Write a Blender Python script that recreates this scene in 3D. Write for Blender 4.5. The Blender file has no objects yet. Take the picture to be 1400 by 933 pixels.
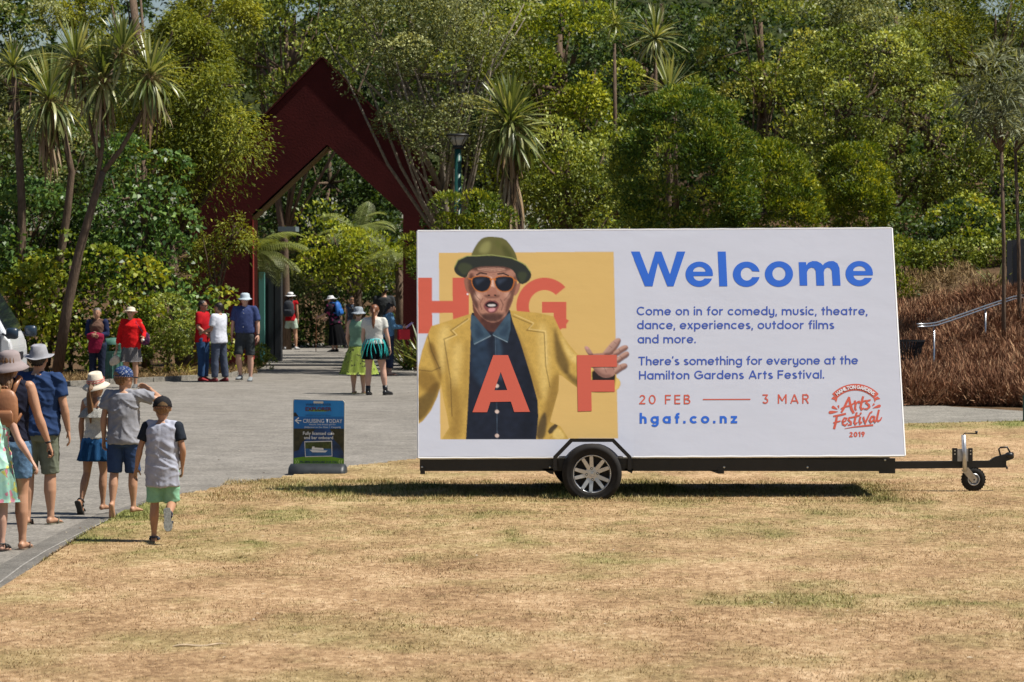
import bpy, bmesh, math, random
import numpy as np
from mathutils import Vector, Matrix, noise as mnoise

SC = bpy.context.scene
COL = SC.collection
R = math.radians
random.seed(7)
RNG = np.random.default_rng(11)

# ------------------------------------------------------------------ camera
F = 4200.0          # focal length in photo pixels (1400 wide)
HC = 2.45           # camera height
HY = 362.0          # horizon row in the photograph
cam_d = bpy.data.cameras.new('camera')
cam = bpy.data.objects.new('camera', cam_d)
COL.objects.link(cam)
cam.location = (0, 0, HC)
cam.rotation_euler = (R(90), 0, 0)
cam_d.sensor_width = 36
cam_d.lens = F / 1400 * 36
cam_d.shift_y = -(466.5 - HY) / 1400
cam_d.clip_start = 0.5
cam_d.clip_end = 3000
cam_d.dof.use_dof = True
cam_d.dof.focus_distance = 31.5
cam_d.dof.aperture_fstop = 7.1
SC.camera = cam

# ------------------------------------------------------------------ light
SUN = Vector((0.60, -0.075, 1.0)).normalized()
elev = math.asin(SUN.z)
w = bpy.data.worlds.new('World'); SC.world = w; w.use_nodes = True
nt = w.node_tree
sky = nt.nodes.new('ShaderNodeTexSky'); sky.sky_type = 'NISHITA'; sky.sun_disc = False
sky.sun_elevation = elev
sky.sun_rotation = math.atan2(SUN.x, SUN.y)
sky.air_density = 1.0; sky.dust_density = 0.6; sky.ozone_density = 1.0
nt.links.new(sky.outputs[0], nt.nodes['Background'].inputs[0])
nt.nodes['Background'].inputs[1].default_value = 0.056
sun_d = bpy.data.lights.new('sun', 'SUN'); sun_d.energy = 5.0; sun_d.angle = R(0.53); sun_d.color = (1.0, 0.95, 0.86)
sun = bpy.data.objects.new('sun', sun_d); COL.objects.link(sun)
sun.rotation_euler = SUN.to_track_quat('Z', 'Y').to_euler()
sun.location = (20, 20, 40)
SC.view_settings.view_transform = 'Standard'; SC.view_settings.look = 'None'
SC.view_settings.gamma = 1; SC.view_settings.exposure = 0.42
SC.cycles.max_bounces = 6; SC.cycles.diffuse_bounces = 2; SC.cycles.glossy_bounces = 2
SC.cycles.transmission_bounces = 4; SC.cycles.transparent_max_bounces = 4
SC.cycles.caustics_reflective = False; SC.cycles.caustics_refractive = False

# ------------------------------------------------------------------ helpers
def P(px, py, d):
    """world point seen at photo pixel (px,py) at distance d"""
    return Vector(((px - 700) / F * d, d, HC - (py - HY) / F * d))
def dist(py):
    return F * HC / (py - HY)
def G(px, py, z=0.0):
    d = F * (HC - z) / (py - HY)
    return Vector(((px - 700) / F * d, d, z))

def s2l(c):
    return tuple(((v / 255) / 12.92 if v / 255 <= 0.04045 else (((v / 255) + 0.055) / 1.055) ** 2.4) for v in c)

MATS = {}
def mat(name, col, rough=0.6, spec=0.4, metal=0.0, var=0.0, vscale=8.0, bump=0.0, bscale=60.0, dark=None, transl=0.0, tint=None, coat=0.0, stretch=None):
    """procedural principled material: base colour broken up by noise (var), bump, optional tint attribute mixing to other colours"""
    if name in MATS: return MATS[name]
    m = bpy.data.materials.new(name); m.use_nodes = True
    t = m.node_tree; n = t.nodes; L = t.links
    b = n['Principled BSDF']
    b.inputs['Roughness'].default_value = rough
    b.inputs['Specular IOR Level'].default_value = spec
    b.inputs['Metallic'].default_value = metal
    if coat: b.inputs['Coat Weight'].default_value = coat; b.inputs['Coat Roughness'].default_value = 0.05
    tc = n.new('ShaderNodeTexCoord')
    src = tc.outputs['Object']
    if stretch:
        mp = n.new('ShaderNodeMapping'); mp.inputs['Scale'].default_value = stretch
        L.new(src, mp.inputs[0]); src = mp.outputs[0]
    cur = None
    if tint:
        at = n.new('ShaderNodeAttribute'); at.attribute_name = 'tint'
        cr = n.new('ShaderNodeValToRGB'); e = cr.color_ramp.elements
        k = len(tint)
        e[0].position = 0; e[0].color = (*tint[0], 1)
        e[1].position = 1; e[1].color = (*tint[-1], 1)
        for i in range(1, k - 1):
            x = e.new(i / (k - 1)); x.color = (*tint[i], 1)
        L.new(at.outputs['Fac'], cr.inputs[0]); cur = cr.outputs[0]
    if var > 0:
        nz = n.new('ShaderNodeTexNoise'); nz.inputs['Scale'].default_value = vscale; nz.inputs['Detail'].default_value = 5
        L.new(src, nz.inputs['Vector'])
        mr = n.new('ShaderNodeMapRange'); mr.inputs['From Min'].default_value = 0.3; mr.inputs['From Max'].default_value = 0.7
        L.new(nz.outputs['Fac'], mr.inputs['Value'])
        if cur is None:
            mx = n.new('ShaderNodeMix'); mx.data_type = 'RGBA'
            d = dark if dark else tuple(c * (1 - var) for c in col)
            mx.inputs['A'].default_value = (*d, 1); mx.inputs['B'].default_value = (*col, 1)
            L.new(mr.outputs[0], mx.inputs['Factor']); cur = mx.outputs['Result']
        else:
            mx = n.new('ShaderNodeMix'); mx.data_type = 'RGBA'; mx.blend_type = 'MULTIPLY'
            mx.inputs['Factor'].default_value = 1
            cm = n.new('ShaderNodeMapRange'); cm.inputs['To Min'].default_value = 1 - var; cm.inputs['To Max'].default_value = 1.0
            L.new(mr.outputs[0], cm.inputs['Value'])
            L.new(cur, mx.inputs['A']); L.new(cm.outputs[0], mx.inputs['B']); cur = mx.outputs['Result']
    if cur is None: b.inputs['Base Color'].default_value = (*col, 1)
    else: L.new(cur, b.inputs['Base Color'])
    if bump > 0:
        nb = n.new('ShaderNodeTexNoise'); nb.inputs['Scale'].default_value = bscale; nb.inputs['Detail'].default_value = 4
        L.new(src, nb.inputs['Vector'])
        bp = n.new('ShaderNodeBump'); bp.inputs['Strength'].default_value = 1; bp.inputs['Distance'].default_value = bump
        L.new(nb.outputs['Fac'], bp.inputs['Height']); L.new(bp.outputs[0], b.inputs['Normal'])
    if transl > 0:
        tr = n.new('ShaderNodeBsdfTranslucent')
        if cur is None: tr.inputs[0].default_value = (*[min(1, c * 1.5) for c in col], 1)
        else:
            g = n.new('ShaderNodeMix'); g.data_type = 'RGBA'; g.blend_type = 'MULTIPLY'; g.inputs['Factor'].default_value = 1
            L.new(cur, g.inputs['A']); g.inputs['B'].default_value = (1.9, 1.7, 0.7, 1); L.new(g.outputs['Result'], tr.inputs[0])
        ms = n.new('ShaderNodeMixShader'); ms.inputs[0].default_value = transl
        L.new(b.outputs[0], ms.inputs[1]); L.new(tr.outputs[0], ms.inputs[2])
        L.new(ms.outputs[0], n['Material Output'].inputs['Surface'])
    MATS[name] = m
    return m

def tag(o, label=None, cat=None, group=None, kind=None):
    if label: o['label'] = label
    if cat: o['category'] = cat
    if group: o['group'] = group
    if kind: o['kind'] = kind
    return o

WM = {}
def empty(name, loc=(0, 0, 0), rz=0.0):
    o = bpy.data.objects.new(name, None); COL.objects.link(o)
    o.empty_display_size = 0.2
    o.location = loc; o.rotation_euler = (0, 0, rz)
    WM[o.name] = Matrix.Translation(Vector(loc)) @ Matrix.Rotation(rz, 4, 'Z')
    return o

def link(name, me, m, parent=None, world=False, smooth=False):
    """ONE mesh object. world=True: vertices are world coordinates even though the parent is moved"""
    o = bpy.data.objects.new(name, me); COL.objects.link(o)
    if m is not None:
        me.materials.clear()
        for x in (m if isinstance(m, (list, tuple)) else [m]): me.materials.append(x)
    if parent is not None:
        o.parent = parent
        if world and parent.name in WM: o.matrix_parent_inverse = WM[parent.name].inverted()
    if smooth:
        me.polygons.foreach_set('use_smooth', np.ones(len(me.polygons), dtype=bool))
    return o

def mesh_np(name, verts, faces, tint=None, attr=None):
    """verts (n,3), faces (m,k) int arrays of equal k"""
    me = bpy.data.meshes.new(name)
    verts = np.asarray(verts, dtype=np.float32); faces = np.asarray(faces, dtype=np.int32)
    m, k = faces.shape
    me.vertices.add(len(verts)); me.vertices.foreach_set('co', verts.ravel())
    me.loops.add(m * k); me.loops.foreach_set('vertex_index', faces.ravel())
    me.polygons.add(m); me.polygons.foreach_set('loop_start', np.arange(0, m * k, k, dtype=np.int32))
    me.polygons.foreach_set('loop_total', np.full(m, k, dtype=np.int32))
    if tint is not None:
        a = me.attributes.new('tint', 'FLOAT', 'FACE' if len(tint) == m else 'POINT')
        a.data.foreach_set('value', np.asarray(tint, dtype=np.float32))
    for nm, vals in (attr or {}).items():
        a = me.attributes.new(nm, 'FLOAT', 'POINT'); a.data.foreach_set('value', np.asarray(vals, dtype=np.float32))
    me.update(); me.validate()
    return me

class B:
    """collects boxes, tubes, lathes and prisms into one bmesh"""
    def __init__(s): s.bm = bmesh.new()
    def quad(s, pts):
        s.bm.faces.new([s.bm.verts.new(p) for p in pts]); return s
    def box(s, c, size, M=None):
        M = M or Matrix.Identity(4)
        c = Vector(c); h = Vector(size) / 2
        v = [s.bm.verts.new(M @ (c + Vector((x * h.x, y * h.y, z * h.z)))) for x in (-1, 1) for y in (-1, 1) for z in (-1, 1)]
        for f in ((0, 1, 3, 2), (4, 6, 7, 5), (0, 4, 5, 1), (2, 3, 7, 6), (0, 2, 6, 4), (1, 5, 7, 3)):
            s.bm.faces.new([v[i] for i in f])
        return s
    def prism(s, pts, depth):
        """pts: list of 3-D points of a planar outline; depth: Vector extrusion"""
        a = [s.bm.verts.new(p) for p in pts]; b = [s.bm.verts.new(Vector(p) + Vector(depth)) for p in pts]
        n = len(pts)
        s.bm.faces.new(a); s.bm.faces.new(b[::-1])
        for i in range(n): s.bm.faces.new([a[i], b[i], b[(i + 1) % n], a[(i + 1) % n]][::-1])
        return s
    def loft(s, rings, n=12, cap=True):
        """rings: (centre, u, v) half-axis vectors"""
        prev = None; first = None
        for c, u, v in rings:
            c, u, v = Vector(c), Vector(u), Vector(v)
            cur = [s.bm.verts.new(c + u * math.cos(2 * math.pi * i / n) + v * math.sin(2 * math.pi * i / n)) for i in range(n)]
            if prev:
                for i in range(n): s.bm.faces.new([prev[i], prev[(i + 1) % n], cur[(i + 1) % n], cur[i]])
            else: first = cur
            prev = cur
        if cap:
            s.bm.faces.new(first[::-1]); s.bm.faces.new(prev)
        return s
    def tube(s, pts, rad, n=8, cap=True, flat=1.0):
        pts = [Vector(p) for p in pts]
        if not isinstance(rad, (list, tuple)): rad = [rad] * len(pts)
        rings = []; ref = None
        for i, p in enumerate(pts):
            t = (pts[min(i + 1, len(pts) - 1)] - pts[max(i - 1, 0)])
            t = t.normalized() if t.length > 1e-9 else Vector((0, 0, 1))
            if ref is None:
                ref = Vector((0, 1, 0)) if abs(t.y) < 0.8 else Vector((1, 0, 0))
            u = (ref - t * ref.dot(t)).normalized(); ref = u
            v = t.cross(u)
            rings.append((p, u * rad[i], v * rad[i] * flat))
        return s.loft(rings, n, cap)
    def ball(s, c, r, n=10, M=None):
        c = Vector(c); r = Vector(r) if not isinstance(r, (int, float)) else Vector((r, r, r))
        rings = []
        M3 = M or Matrix.Identity(3)
        k = max(4, n // 2)
        for i in range(1, k):
            a = math.pi * i / k
            rings.append((c + M3 @ Vector((0, 0, -r.z * math.cos(a))), M3 @ Vector((r.x * math.sin(a), 0, 0)), M3 @ Vector((0, r.y * math.sin(a), 0))))
        s.loft(rings, n, cap=True)
        return s
    def lathe(s, prof, M=None, n=24, axis=False):
        """prof: (r,z) pairs around local z"""
        M = M or Matrix.Identity(4); prev = None
        for r, z in prof:
            if r < 1e-6: cur = [s.bm.verts.new(M @ Vector((0, 0, z)))]
            else: cur = [s.bm.verts.new(M @ Vector((r * math.cos(2 * math.pi * i / n), r * math.sin(2 * math.pi * i / n), z))) for i in range(n)]
            if prev:
                if len(prev) == 1 and len(cur) > 1:
                    for i in range(n): s.bm.faces.new([prev[0], cur[i], cur[(i + 1) % n]])
                elif len(cur) == 1 and len(prev) > 1:
                    for i in range(n): s.bm.faces.new([prev[(i + 1) % n], prev[i], cur[0]])
                else:
                    for i in range(n): s.bm.faces.new([prev[i], prev[(i + 1) % n], cur[(i + 1) % n], cur[i]])
            prev = cur
        return s
    def mesh(s, name='m', fix=True):
        if fix: bmesh.ops.recalc_face_normals(s.bm, faces=s.bm.faces)
        me = bpy.data.meshes.new(name); s.bm.to_mesh(me); s.bm.free(); return me
    def put(s, name, m, parent=None, world=False, smooth=False, bevel=0.0):
        if bevel:
            bmesh.ops.bevel(s.bm, geom=list(s.bm.edges), offset=bevel, segments=2, affect='EDGES', clamp_overlap=True)
        return link(name, s.mesh(name), m, parent, world, smooth)

def basis(x, y, z, o=(0, 0, 0)):
    x, y, z = Vector(x), Vector(y), Vector(z)
    M = Matrix.Identity(4)
    for i in range(3): M[i][0] = x[i]; M[i][1] = y[i]; M[i][2] = z[i]; M[i][3] = o[i]
    return M

def copy_tree(o, parent=None):
    c = o.copy(); COL.objects.link(c); c.parent = parent
    for ch in list(o.children): copy_tree(ch, c)
    return c

def remesh(me, voxel, smooth=2, adapt=0.0):
    """one continuous skin over everything in the mesh"""
    o = bpy.data.objects.new('tmp', me); COL.objects.link(o)
    md = o.modifiers.new('r', 'REMESH'); md.mode = 'VOXEL'; md.voxel_size = voxel; md.use_smooth_shade = True
    if smooth:
        sm = o.modifiers.new('s', 'SMOOTH'); sm.factor = 0.5; sm.iterations = smooth
    dg = bpy.context.evaluated_depsgraph_get(); dg.update()
    r = bpy.data.meshes.new_from_object(o.evaluated_get(dg), depsgraph=dg)
    bpy.data.objects.remove(o)
    return r

# smooth 2-D value noise for placing patches (numpy)
_tab = np.random.default_rng(3).random((256, 256))
def vnoise(x, y):
    xi = np.floor(x).astype(int); yi = np.floor(y).astype(int)
    fx = x - xi; fy = y - yi
    fx = fx * fx * (3 - 2 * fx); fy = fy * fy * (3 - 2 * fy)
    a = _tab[xi % 256, yi % 256]; b = _tab[(xi + 1) % 256, yi % 256]
    c = _tab[xi % 256, (yi + 1) % 256]; d = _tab[(xi + 1) % 256, (yi + 1) % 256]
    return (a * (1 - fx) + b * fx) * (1 - fy) + (c * (1 - fx) + d * fx) * fy
def fnoise(x, y, o=4):
    s = 0; a = 0.5
    for i in range(o):
        s = s + a * vnoise(x * 2 ** i + 17 * i, y * 2 ** i + 31 * i); a /= 2
    return s / (1 - 0.5 ** o)
def sstep(a, b, x):
    t = np.clip((x - a) / (b - a), 0, 1); return t * t * (3 - 2 * t)

# ------------------------------------------------------------------ ground, lawn, path
def terrain(x, y):
    """bank rising on the right and behind the gate on the right-hand side"""
    x = np.asarray(x, float); y = np.asarray(y, float)
    right = sstep(4.0, 8.5, x)
    toe = 53.2 - 0.6 * np.clip(x - 8, 0, 20)
    up = sstep(0, 1, (y - toe) / 20.0) * 2.9
    bank = right * up
    back = sstep(95, 125, y) * 4.0
    return np.maximum(bank, 0) + back

GX = np.concatenate([np.linspace(-900, -40, 8), np.linspace(-30, 30, 81), np.linspace(40, 900, 8)])
GY = np.concatenate([np.linspace(-300, 0, 4), np.linspace(10, 120, 111), np.linspace(140, 1500, 10)])
xx, yy = np.meshgrid(GX, GY, indexing='ij')
zz = terrain(xx, yy) + 0.0
nx, ny = xx.shape
idx = np.arange(nx * ny).reshape(nx, ny)
fc = np.stack([idx[:-1, :-1], idx[1:, :-1], idx[1:, 1:], idx[:-1, 1:]], -1).reshape(-1, 4)
M_SOIL = mat('soil_and_leaf_litter', (0.16, 0.10, 0.055), 0.95, 0.1, var=0.6, vscale=3.0, bump=0.03, bscale=25)
g = link('ground', mesh_np('ground', np.stack([xx, yy, zz], -1).reshape(-1, 3), fc), M_SOIL, smooth=True)
tag(g, kind='structure')

def sheet(name, pts, z, m, kind='structure', tri=True):
    bm = bmesh.new(); vs = [bm.verts.new((p[0], p[1], z)) for p in pts]
    f = bm.faces.new(vs)
    if f.normal.z < 0: f.normal_flip()
    bmesh.ops.triangulate(bm, faces=[f])
    me = bpy.data.meshes.new(name); bm.to_mesh(me); bm.free()
    o = link(name, me, m); tag(o, kind=kind); return o

def gl(pts): return [G(*p) for p in pts]

lawn_edge = [(-60, 850), (0, 811), (31, 789), (60, 766), (94, 744), (126, 724), (151, 712), (178, 700), (204, 687), (245, 679), (276, 673), (314, 666), (365, 658), (420, 650), (475, 640), (530, 634), (572, 630), (700, 620), (900, 604), (1100, 590), (1237, 581), (1330, 579), (1400, 577), (1500, 575)]
strip_top = [(-60, 812), (0, 775), (47, 747), (104, 718.5), (126, 707.5), (163, 697), (204, 684), (228, 680)]
bed_edge = [(-150, 540), (0, 533), (80, 529), (150, 526), (210, 523), (290, 519), (325, 516), (345, 508), (362, 500), (372, 490), (382, 478), (390, 470), (420, 464)]
far_edge = [(500, 464), (548, 476), (552, 500), (575, 510), (700, 520), (900, 531), (1100, 545), (1235, 555), (1300, 563), (1350, 570), (1400, 575), (1500, 575)]

def asphalt_mat(name, base, dark, scale):
    m = mat(name, base, 0.85, 0.25, var=0.5, vscale=0.35, dark=dark, bump=0.006, bscale=140)
    t = m.node_tree; n = t.nodes; L = t.links
    b = n['Principled BSDF']; cur = b.inputs['Base Color'].links[0].from_socket
    tc = n.new('ShaderNodeTexCoord')
    v = n.new('ShaderNodeTexVoronoi'); v.inputs['Scale'].default_value = scale
    L.new(tc.outputs['Object'], v.inputs['Vector'])
    mr = n.new('ShaderNodeMapRange'); mr.inputs['To Min'].default_value = 0.62; mr.inputs['To Max'].default_value = 1.3
    L.new(v.outputs['Color'], mr.inputs['Value'])
    nz = n.new('ShaderNodeTexNoise'); nz.inputs['Scale'].default_value = 2.2; nz.inputs['Detail'].default_value = 8
    L.new(tc.outputs['Object'], nz.inputs['Vector'])
    mr2 = n.new('ShaderNodeMapRange'); mr2.inputs['From Min'].default_value = .3; mr2.inputs['From Max'].default_value = .7; mr2.inputs['To Min'].default_value = 0.78; mr2.inputs['To Max'].default_value = 1.16
    L.new(nz.outputs['Fac'], mr2.inputs['Value'])
    mu = n.new('ShaderNodeMath'); mu.operation = 'MULTIPLY'; L.new(mr.outputs[0], mu.inputs[0]); L.new(mr2.outputs[0], mu.inputs[1])
    mx = n.new('ShaderNodeMix'); mx.data_type = 'RGBA'; mx.blend_type = 'MULTIPLY'; mx.inputs['Factor'].default_value = 1
    L.new(cur, mx.inputs['A']); L.new(mu.outputs[0], mx.inputs['B']); L.new(mx.outputs['Result'], b.inputs['Base Color'])
    return m
M_ASPH = asphalt_mat('worn_grey_asphalt', (0.250, 0.230, 0.203), (0.21, 0.192, 0.167), 38)
M_KERB = asphalt_mat('dark_kerb_concrete', (0.18, 0.165, 0.145), (0.15, 0.14, 0.125), 60)
M_CONC = asphalt_mat('pale_concrete', (0.28, 0.26, 0.225), (0.22, 0.205, 0.175), 30)
pts = gl(strip_top[:-1]) + gl(lawn_edge[8:-3]) 
asph = gl(strip_top[:-1]) + gl(lawn_edge[9:]) + gl(far_edge[::-1]) + gl(bed_edge[::-1])
sheet('asphalt_path', asph, 0.006, M_ASPH)
kerb = gl(lawn_edge[:10]) + gl(strip_top[::-1])
sheet('kerb_strip', kerb, 0.010, M_KERB)
conc = gl([(1060, 589), (1237, 577), (1330, 575), (1400, 573), (1500, 573)]) + gl([(1500, 574.2), (1400, 574), (1350, 568), (1300, 562), (1235, 554), (1060, 541)][0:0])
conc = gl([(1060, 592), (1237, 582), (1500, 576)]) + gl([(1500, 560), (1400, 563), (1300, 557), (1235, 549), (1060, 538)])
sheet('concrete_path', conc, 0.011, M_CONC)
# thin pale line along the kerb
line = [(-60, 837), (0, 798.6), (31, 775), (63, 755), (94, 739), (126, 723), (151, 711)]
b = B(); gp = gl(line)
for a, c in zip(gp[:-1], gp[1:]):
    t = (c - a).normalized(); s_ = Vector((-t.y, t.x, 0)) * 0.008
    b.quad([a - s_ + Vector((0, 0, .0145)), c - s_ + Vector((0, 0, .0145)), c + s_ + Vector((0, 0, .0145)), a + s_ + Vector((0, 0, .0145))])
o = b.put('kerb_line', mat('pale_line', (0.40, 0.375, 0.34), 0.9, var=.5, vscale=6)); tag(o, kind='structure')

# bed edging along the far side of the path: a low concrete kerb
bedp = gl([(-150, 540), (0, 533), (80, 529), (150, 526), (210, 523), (290, 519), (325, 516), (345, 508)])
for i, (a, c) in enumerate(zip(bedp[:-1], bedp[1:])):
    t = (c - a); L_ = t.length; t.normalize(); nrm = Vector((-t.y, t.x, 0))
    n = max(1, int(L_ / 1.0))
    for k in range(n):
        p0 = a + t * (L_ * k / n + 0.01); p1 = a + t * (L_ * (k + 1) / n - 0.01)
        b = B(); b.prism([p0, p1, p1 + nrm * 0.14, p0 + nrm * 0.14], (0, 0, 0.10 + 0.012 * random.random()))
        if i == 0 and k == 0:
            kerbroot = b.put('garden_kerb', M_CONC); tag(kerbroot, kind='structure')
        else: b.put('kerb_block', M_CONC, kerbroot)

# patch masks -----------------------------------------------------------
def in_poly(x, y, poly):
    inside = np.zeros(x.shape, bool); n = len(poly); j = n - 1
    for i in range(n):
        xi, yi = poly[i][0], poly[i][1]; xj, yj = poly[j][0], poly[j][1]
        c = ((yi > y) != (yj > y)) & (x < (xj - xi) * (y - yi) / (yj - yi + 1e-12) + xi)
        inside ^= c; j = i
    return inside
def to_px(x, y):
    return 700 + x / y * F, HY + HC / y * F
spots = [  # px, py, rx, ry, strength of green patches in the lawn
    (1200, 822, 190, 13, .75), (1320, 832, 150, 11, .8), (880, 814, 110, 4, .55), (1040, 829, 130, 4, .65), (910, 772, 60, 3, .6), (1180, 803, 160, 6, .35),
    (190, 703, 45, 11, 1.9), (118, 741, 32, 6, 1.9), (1385, 582, 40, 5, 2.2), (810, 682, 60, 5, 1.8), (60, 766, 20, 5, .9), (160, 722, 50, 8, .9), (230, 735, 60, 5, .5), (100, 838, 50, 3, .5),
    (1320, 583, 110, 6, 1.2), (1250, 586, 30, 3, .6), (320, 740, 60, 8, .2), (250, 675, 40, 4, .7), (430, 700, 140, 12, .15), (950, 690, 200, 10, .25), (660, 676, 320, 13, 1.0), (900, 674, 320, 9, 1.0),
    (300, 790, 60, 5, .35), (340, 700, 70, 6, .35), (1180, 690, 80, 6, .3), (760, 770, 80, 4, .35)]
def green(x, y):
    u, v = to_px(x, y)
    g_ = 0.0
    nn = fnoise(x * 1.3, y * 0.9, 5)
    n2 = fnoise(x * 6, y * 4 + 9, 3)
    for (a, c, rx, ry, s_) in spots:
        q = ((u - a) / rx) ** 2 + ((v - c) / ry) ** 2
        g_ = np.maximum(g_, s_ * np.exp(-q * 0.9))
    near = sstep(36, 50, y) * 0.1
    base = sstep(0.50, 0.72, nn) * 0.55 + sstep(0.55, 0.8, n2) * 0.35
    mid = np.exp(-((v - 722) / 42) ** 2) * 0.42
    return np.clip(g_ * (0.10 + 0.95 * n2) * 0.8 + base * 0.55 + mid * n2 + near * .6, 0, 1)

lawn_poly = gl(lawn_edge) + [Vector((14, 52, 0)), Vector((26, 50, 0)), Vector((30, 8, 0)), Vector((-16, 8, 0)), G(-300, 1000)]
lawn_poly2 = [(p[0], p[1]) for p in lawn_poly]
LX = np.arange(-10, 14, 0.11); LY = np.arange(13.5, 51, 0.16)
xx, yy = np.meshgrid(LX, LY, indexing='ij'); nx, ny = xx.shape
idx = np.arange(nx * ny).reshape(nx, ny)
fc = np.stack([idx[:-1, :-1], idx[1:, :-1], idx[1:, 1:], idx[:-1, 1:]], -1).reshape(-1, 4)
cx = (xx[:-1, :-1] + 0.055).ravel(); cy = (yy[:-1, :-1] + 0.08).ravel()
fc = fc[in_poly(cx, cy, lawn_poly2)]
used = np.unique(fc); remap = np.zeros(nx * ny, int); remap[used] = np.arange(len(used))
vz = 0.017 + 0.012 * fnoise(xx * 1.7, yy * 1.7, 3)
vv = np.stack([xx, yy, vz], -1).reshape(-1, 3)[used]
gr = green(vv[:, 0], vv[:, 1])

def lawn_mat(name, sheetm):
    m = bpy.data.materials.new(name); m.use_nodes = True
    t = m.node_tree; n = t.nodes; L = t.links; b = n['Principled BSDF']
    b.inputs['Roughness'].default_value = 0.75; b.inputs['Specular IOR Level'].default_value = 0.25
    at = n.new('ShaderNodeAttribute'); at.attribute_name = 'tint'
    ag = n.new('ShaderNodeAttribute'); ag.attribute_name = 'green'
    cr = n.new('ShaderNodeValToRGB'); e = cr.color_ramp.elements
    e[0].color = (0.19, 0.107, 0.047, 1); e[1].color = (0.70, 0.50, 0.30, 1); x = e.new(0.5); x.color = (0.435, 0.275, 0.142, 1)
    cg = n.new('ShaderNodeValToRGB'); e = cg.color_ramp.elements
    e[0].color = (0.085, 0.095, 0.022, 1); e[1].color = (0.38, 0.36, 0.13, 1); x = e.new(0.5); x.color = (0.19, 0.20, 0.05, 1)
    fac = at.outputs['Fac']
    if sheetm:
        tc = n.new('ShaderNodeTexCoord'); mp = n.new('ShaderNodeMapping'); mp.inputs['Scale'].default_value = (1, 0.6, 1)
        L.new(tc.outputs['Object'], mp.inputs[0])
        nz = n.new('ShaderNodeTexNoise'); nz.inputs['Scale'].default_value = 14; nz.inputs['Detail'].default_value = 9; nz.inputs['Roughness'].default_value = .75
        L.new(mp.outputs[0], nz.inputs['Vector'])
        mr = n.new('ShaderNodeMapRange'); mr.inputs['From Min'].default_value = .3; mr.inputs['From Max'].default_value = .7
        L.new(nz.outputs['Fac'], mr.inputs['Value'])
        n2 = n.new('ShaderNodeTexNoise'); n2.inputs['Scale'].default_value = 1.3; n2.inputs['Detail'].default_value = 6; L.new(mp.outputs[0], n2.inputs['Vector'])
        ad = n.new('ShaderNodeMath'); ad.operation = 'MULTIPLY_ADD'; ad.inputs[1].default_value = 1.1; L.new(n2.outputs['Fac'], ad.inputs[0]); ad.inputs[2].default_value = -.57
        a2 = n.new('ShaderNodeMath'); a2.operation = 'ADD'; a2.use_clamp = True; L.new(ad.outputs[0], a2.inputs[0]); L.new(mr.outputs[0], a2.inputs[1]); fac = a2.outputs[0]
        bp = n.new('ShaderNodeBump'); bp.inputs['Distance'].default_value = 0.03
        L.new(nz.outputs['Fac'], bp.inputs['Height']); L.new(bp.outputs[0], b.inputs['Normal'])
    L.new(fac, cr.inputs[0]); L.new(fac, cg.inputs[0])
    mx = n.new('ShaderNodeMix'); mx.data_type = 'RGBA'
    L.new(ag.outputs['Fac'], mx.inputs['Factor']); L.new(cr.outputs[0], mx.inputs['A']); L.new(cg.outputs[0], mx.inputs['B'])
    L.new(mx.outputs['Result'], b.inputs['Base Color'])
    return m
me = mesh_np('lawn', vv, remap[fc], attr={'green': gr})
o = link('lawn', me, lawn_mat('dry_lawn', True), smooth=True); tag(o, kind='structure')

# real blades, denser nearby
def blades(n, y0, y1, hs):
    u = RNG.random(n); y = 1 / (1 / y0 + u * (1 / y1 - 1 / y0)) if False else (y0 + (y1 - y0) * u ** 0.9)
    x = (RNG.random(n) - 0.5) * 2 * (y * 0.172) + 0.0
    k = in_poly(x, y, lawn_poly2)
    return x[k], y[k]
x1, y1 = blades(230000, 16.6, 35, 1); x2, y2 = blades(80000, 35, 48.5, 1)
# extra green growth in the patches and in the shade below the trailer
x3 = RNG.uniform(-3.2, 4.4, 34000); y3 = RNG.uniform(31.4, 34.6, 34000)
x4, y4 = blades(140000, 19, 49, 1); k4 = green(x4, y4) > 0.45; x4, y4 = x4[k4], y4[k4]
bx = np.concatenate([x1, x2, x3, x4]); by = np.concatenate([y1, y2, y3, y4]); n = len(bx)
gg = green(bx, by)
tall = np.concatenate([np.zeros(len(x1) + len(x2)), np.ones(len(x3)), 0.4 * np.ones(len(x4))])
gb = np.clip(gg * 1.2 + RNG.normal(0, 0.16, n), 0, 1)
h = (0.010 + 0.018 * RNG.random(n)) * (1 + 0.25 * gg) * (1 + tall * 1.8 * gg)
ang = RNG.random(n) * 2 * np.pi; lean = RNG.normal(0, 0.6, n) * h; wd = 0.0028 + 0.0035 * RNG.random(n)
ca, sa = np.cos(ang), np.sin(ang)
base = np.stack([bx, by, np.full(n, 0.012)], 1)
side = np.stack([ca * wd, sa * wd, np.zeros(n)], 1)
top = base + np.stack([-sa * lean * 1.2 + RNG.normal(0, 0.010, n), ca * lean * 1.2, h], 1)
V = np.concatenate([base - side, base + side, top]); Fc = np.stack([np.arange(n), np.arange(n) + n, np.arange(n) + 2 * n], 1)
tb = np.clip(RNG.normal(0.46, 0.30, n) + (fnoise(bx * .9 + 3, by * .45, 4) - .5) * .7 + (fnoise(bx * 5, by * 3.5, 3) - .5) * .8, 0, 1)
me = mesh_np('grass', V, Fc, attr={'tint': np.tile(tb, 3), 'green': np.tile(gb, 3)})
o = link('grass', me, lawn_mat('grass_blade', False)); tag(o, 'short sunburnt grass blades covering the lawn, green in patches', 'grass', kind='stuff')

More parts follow.
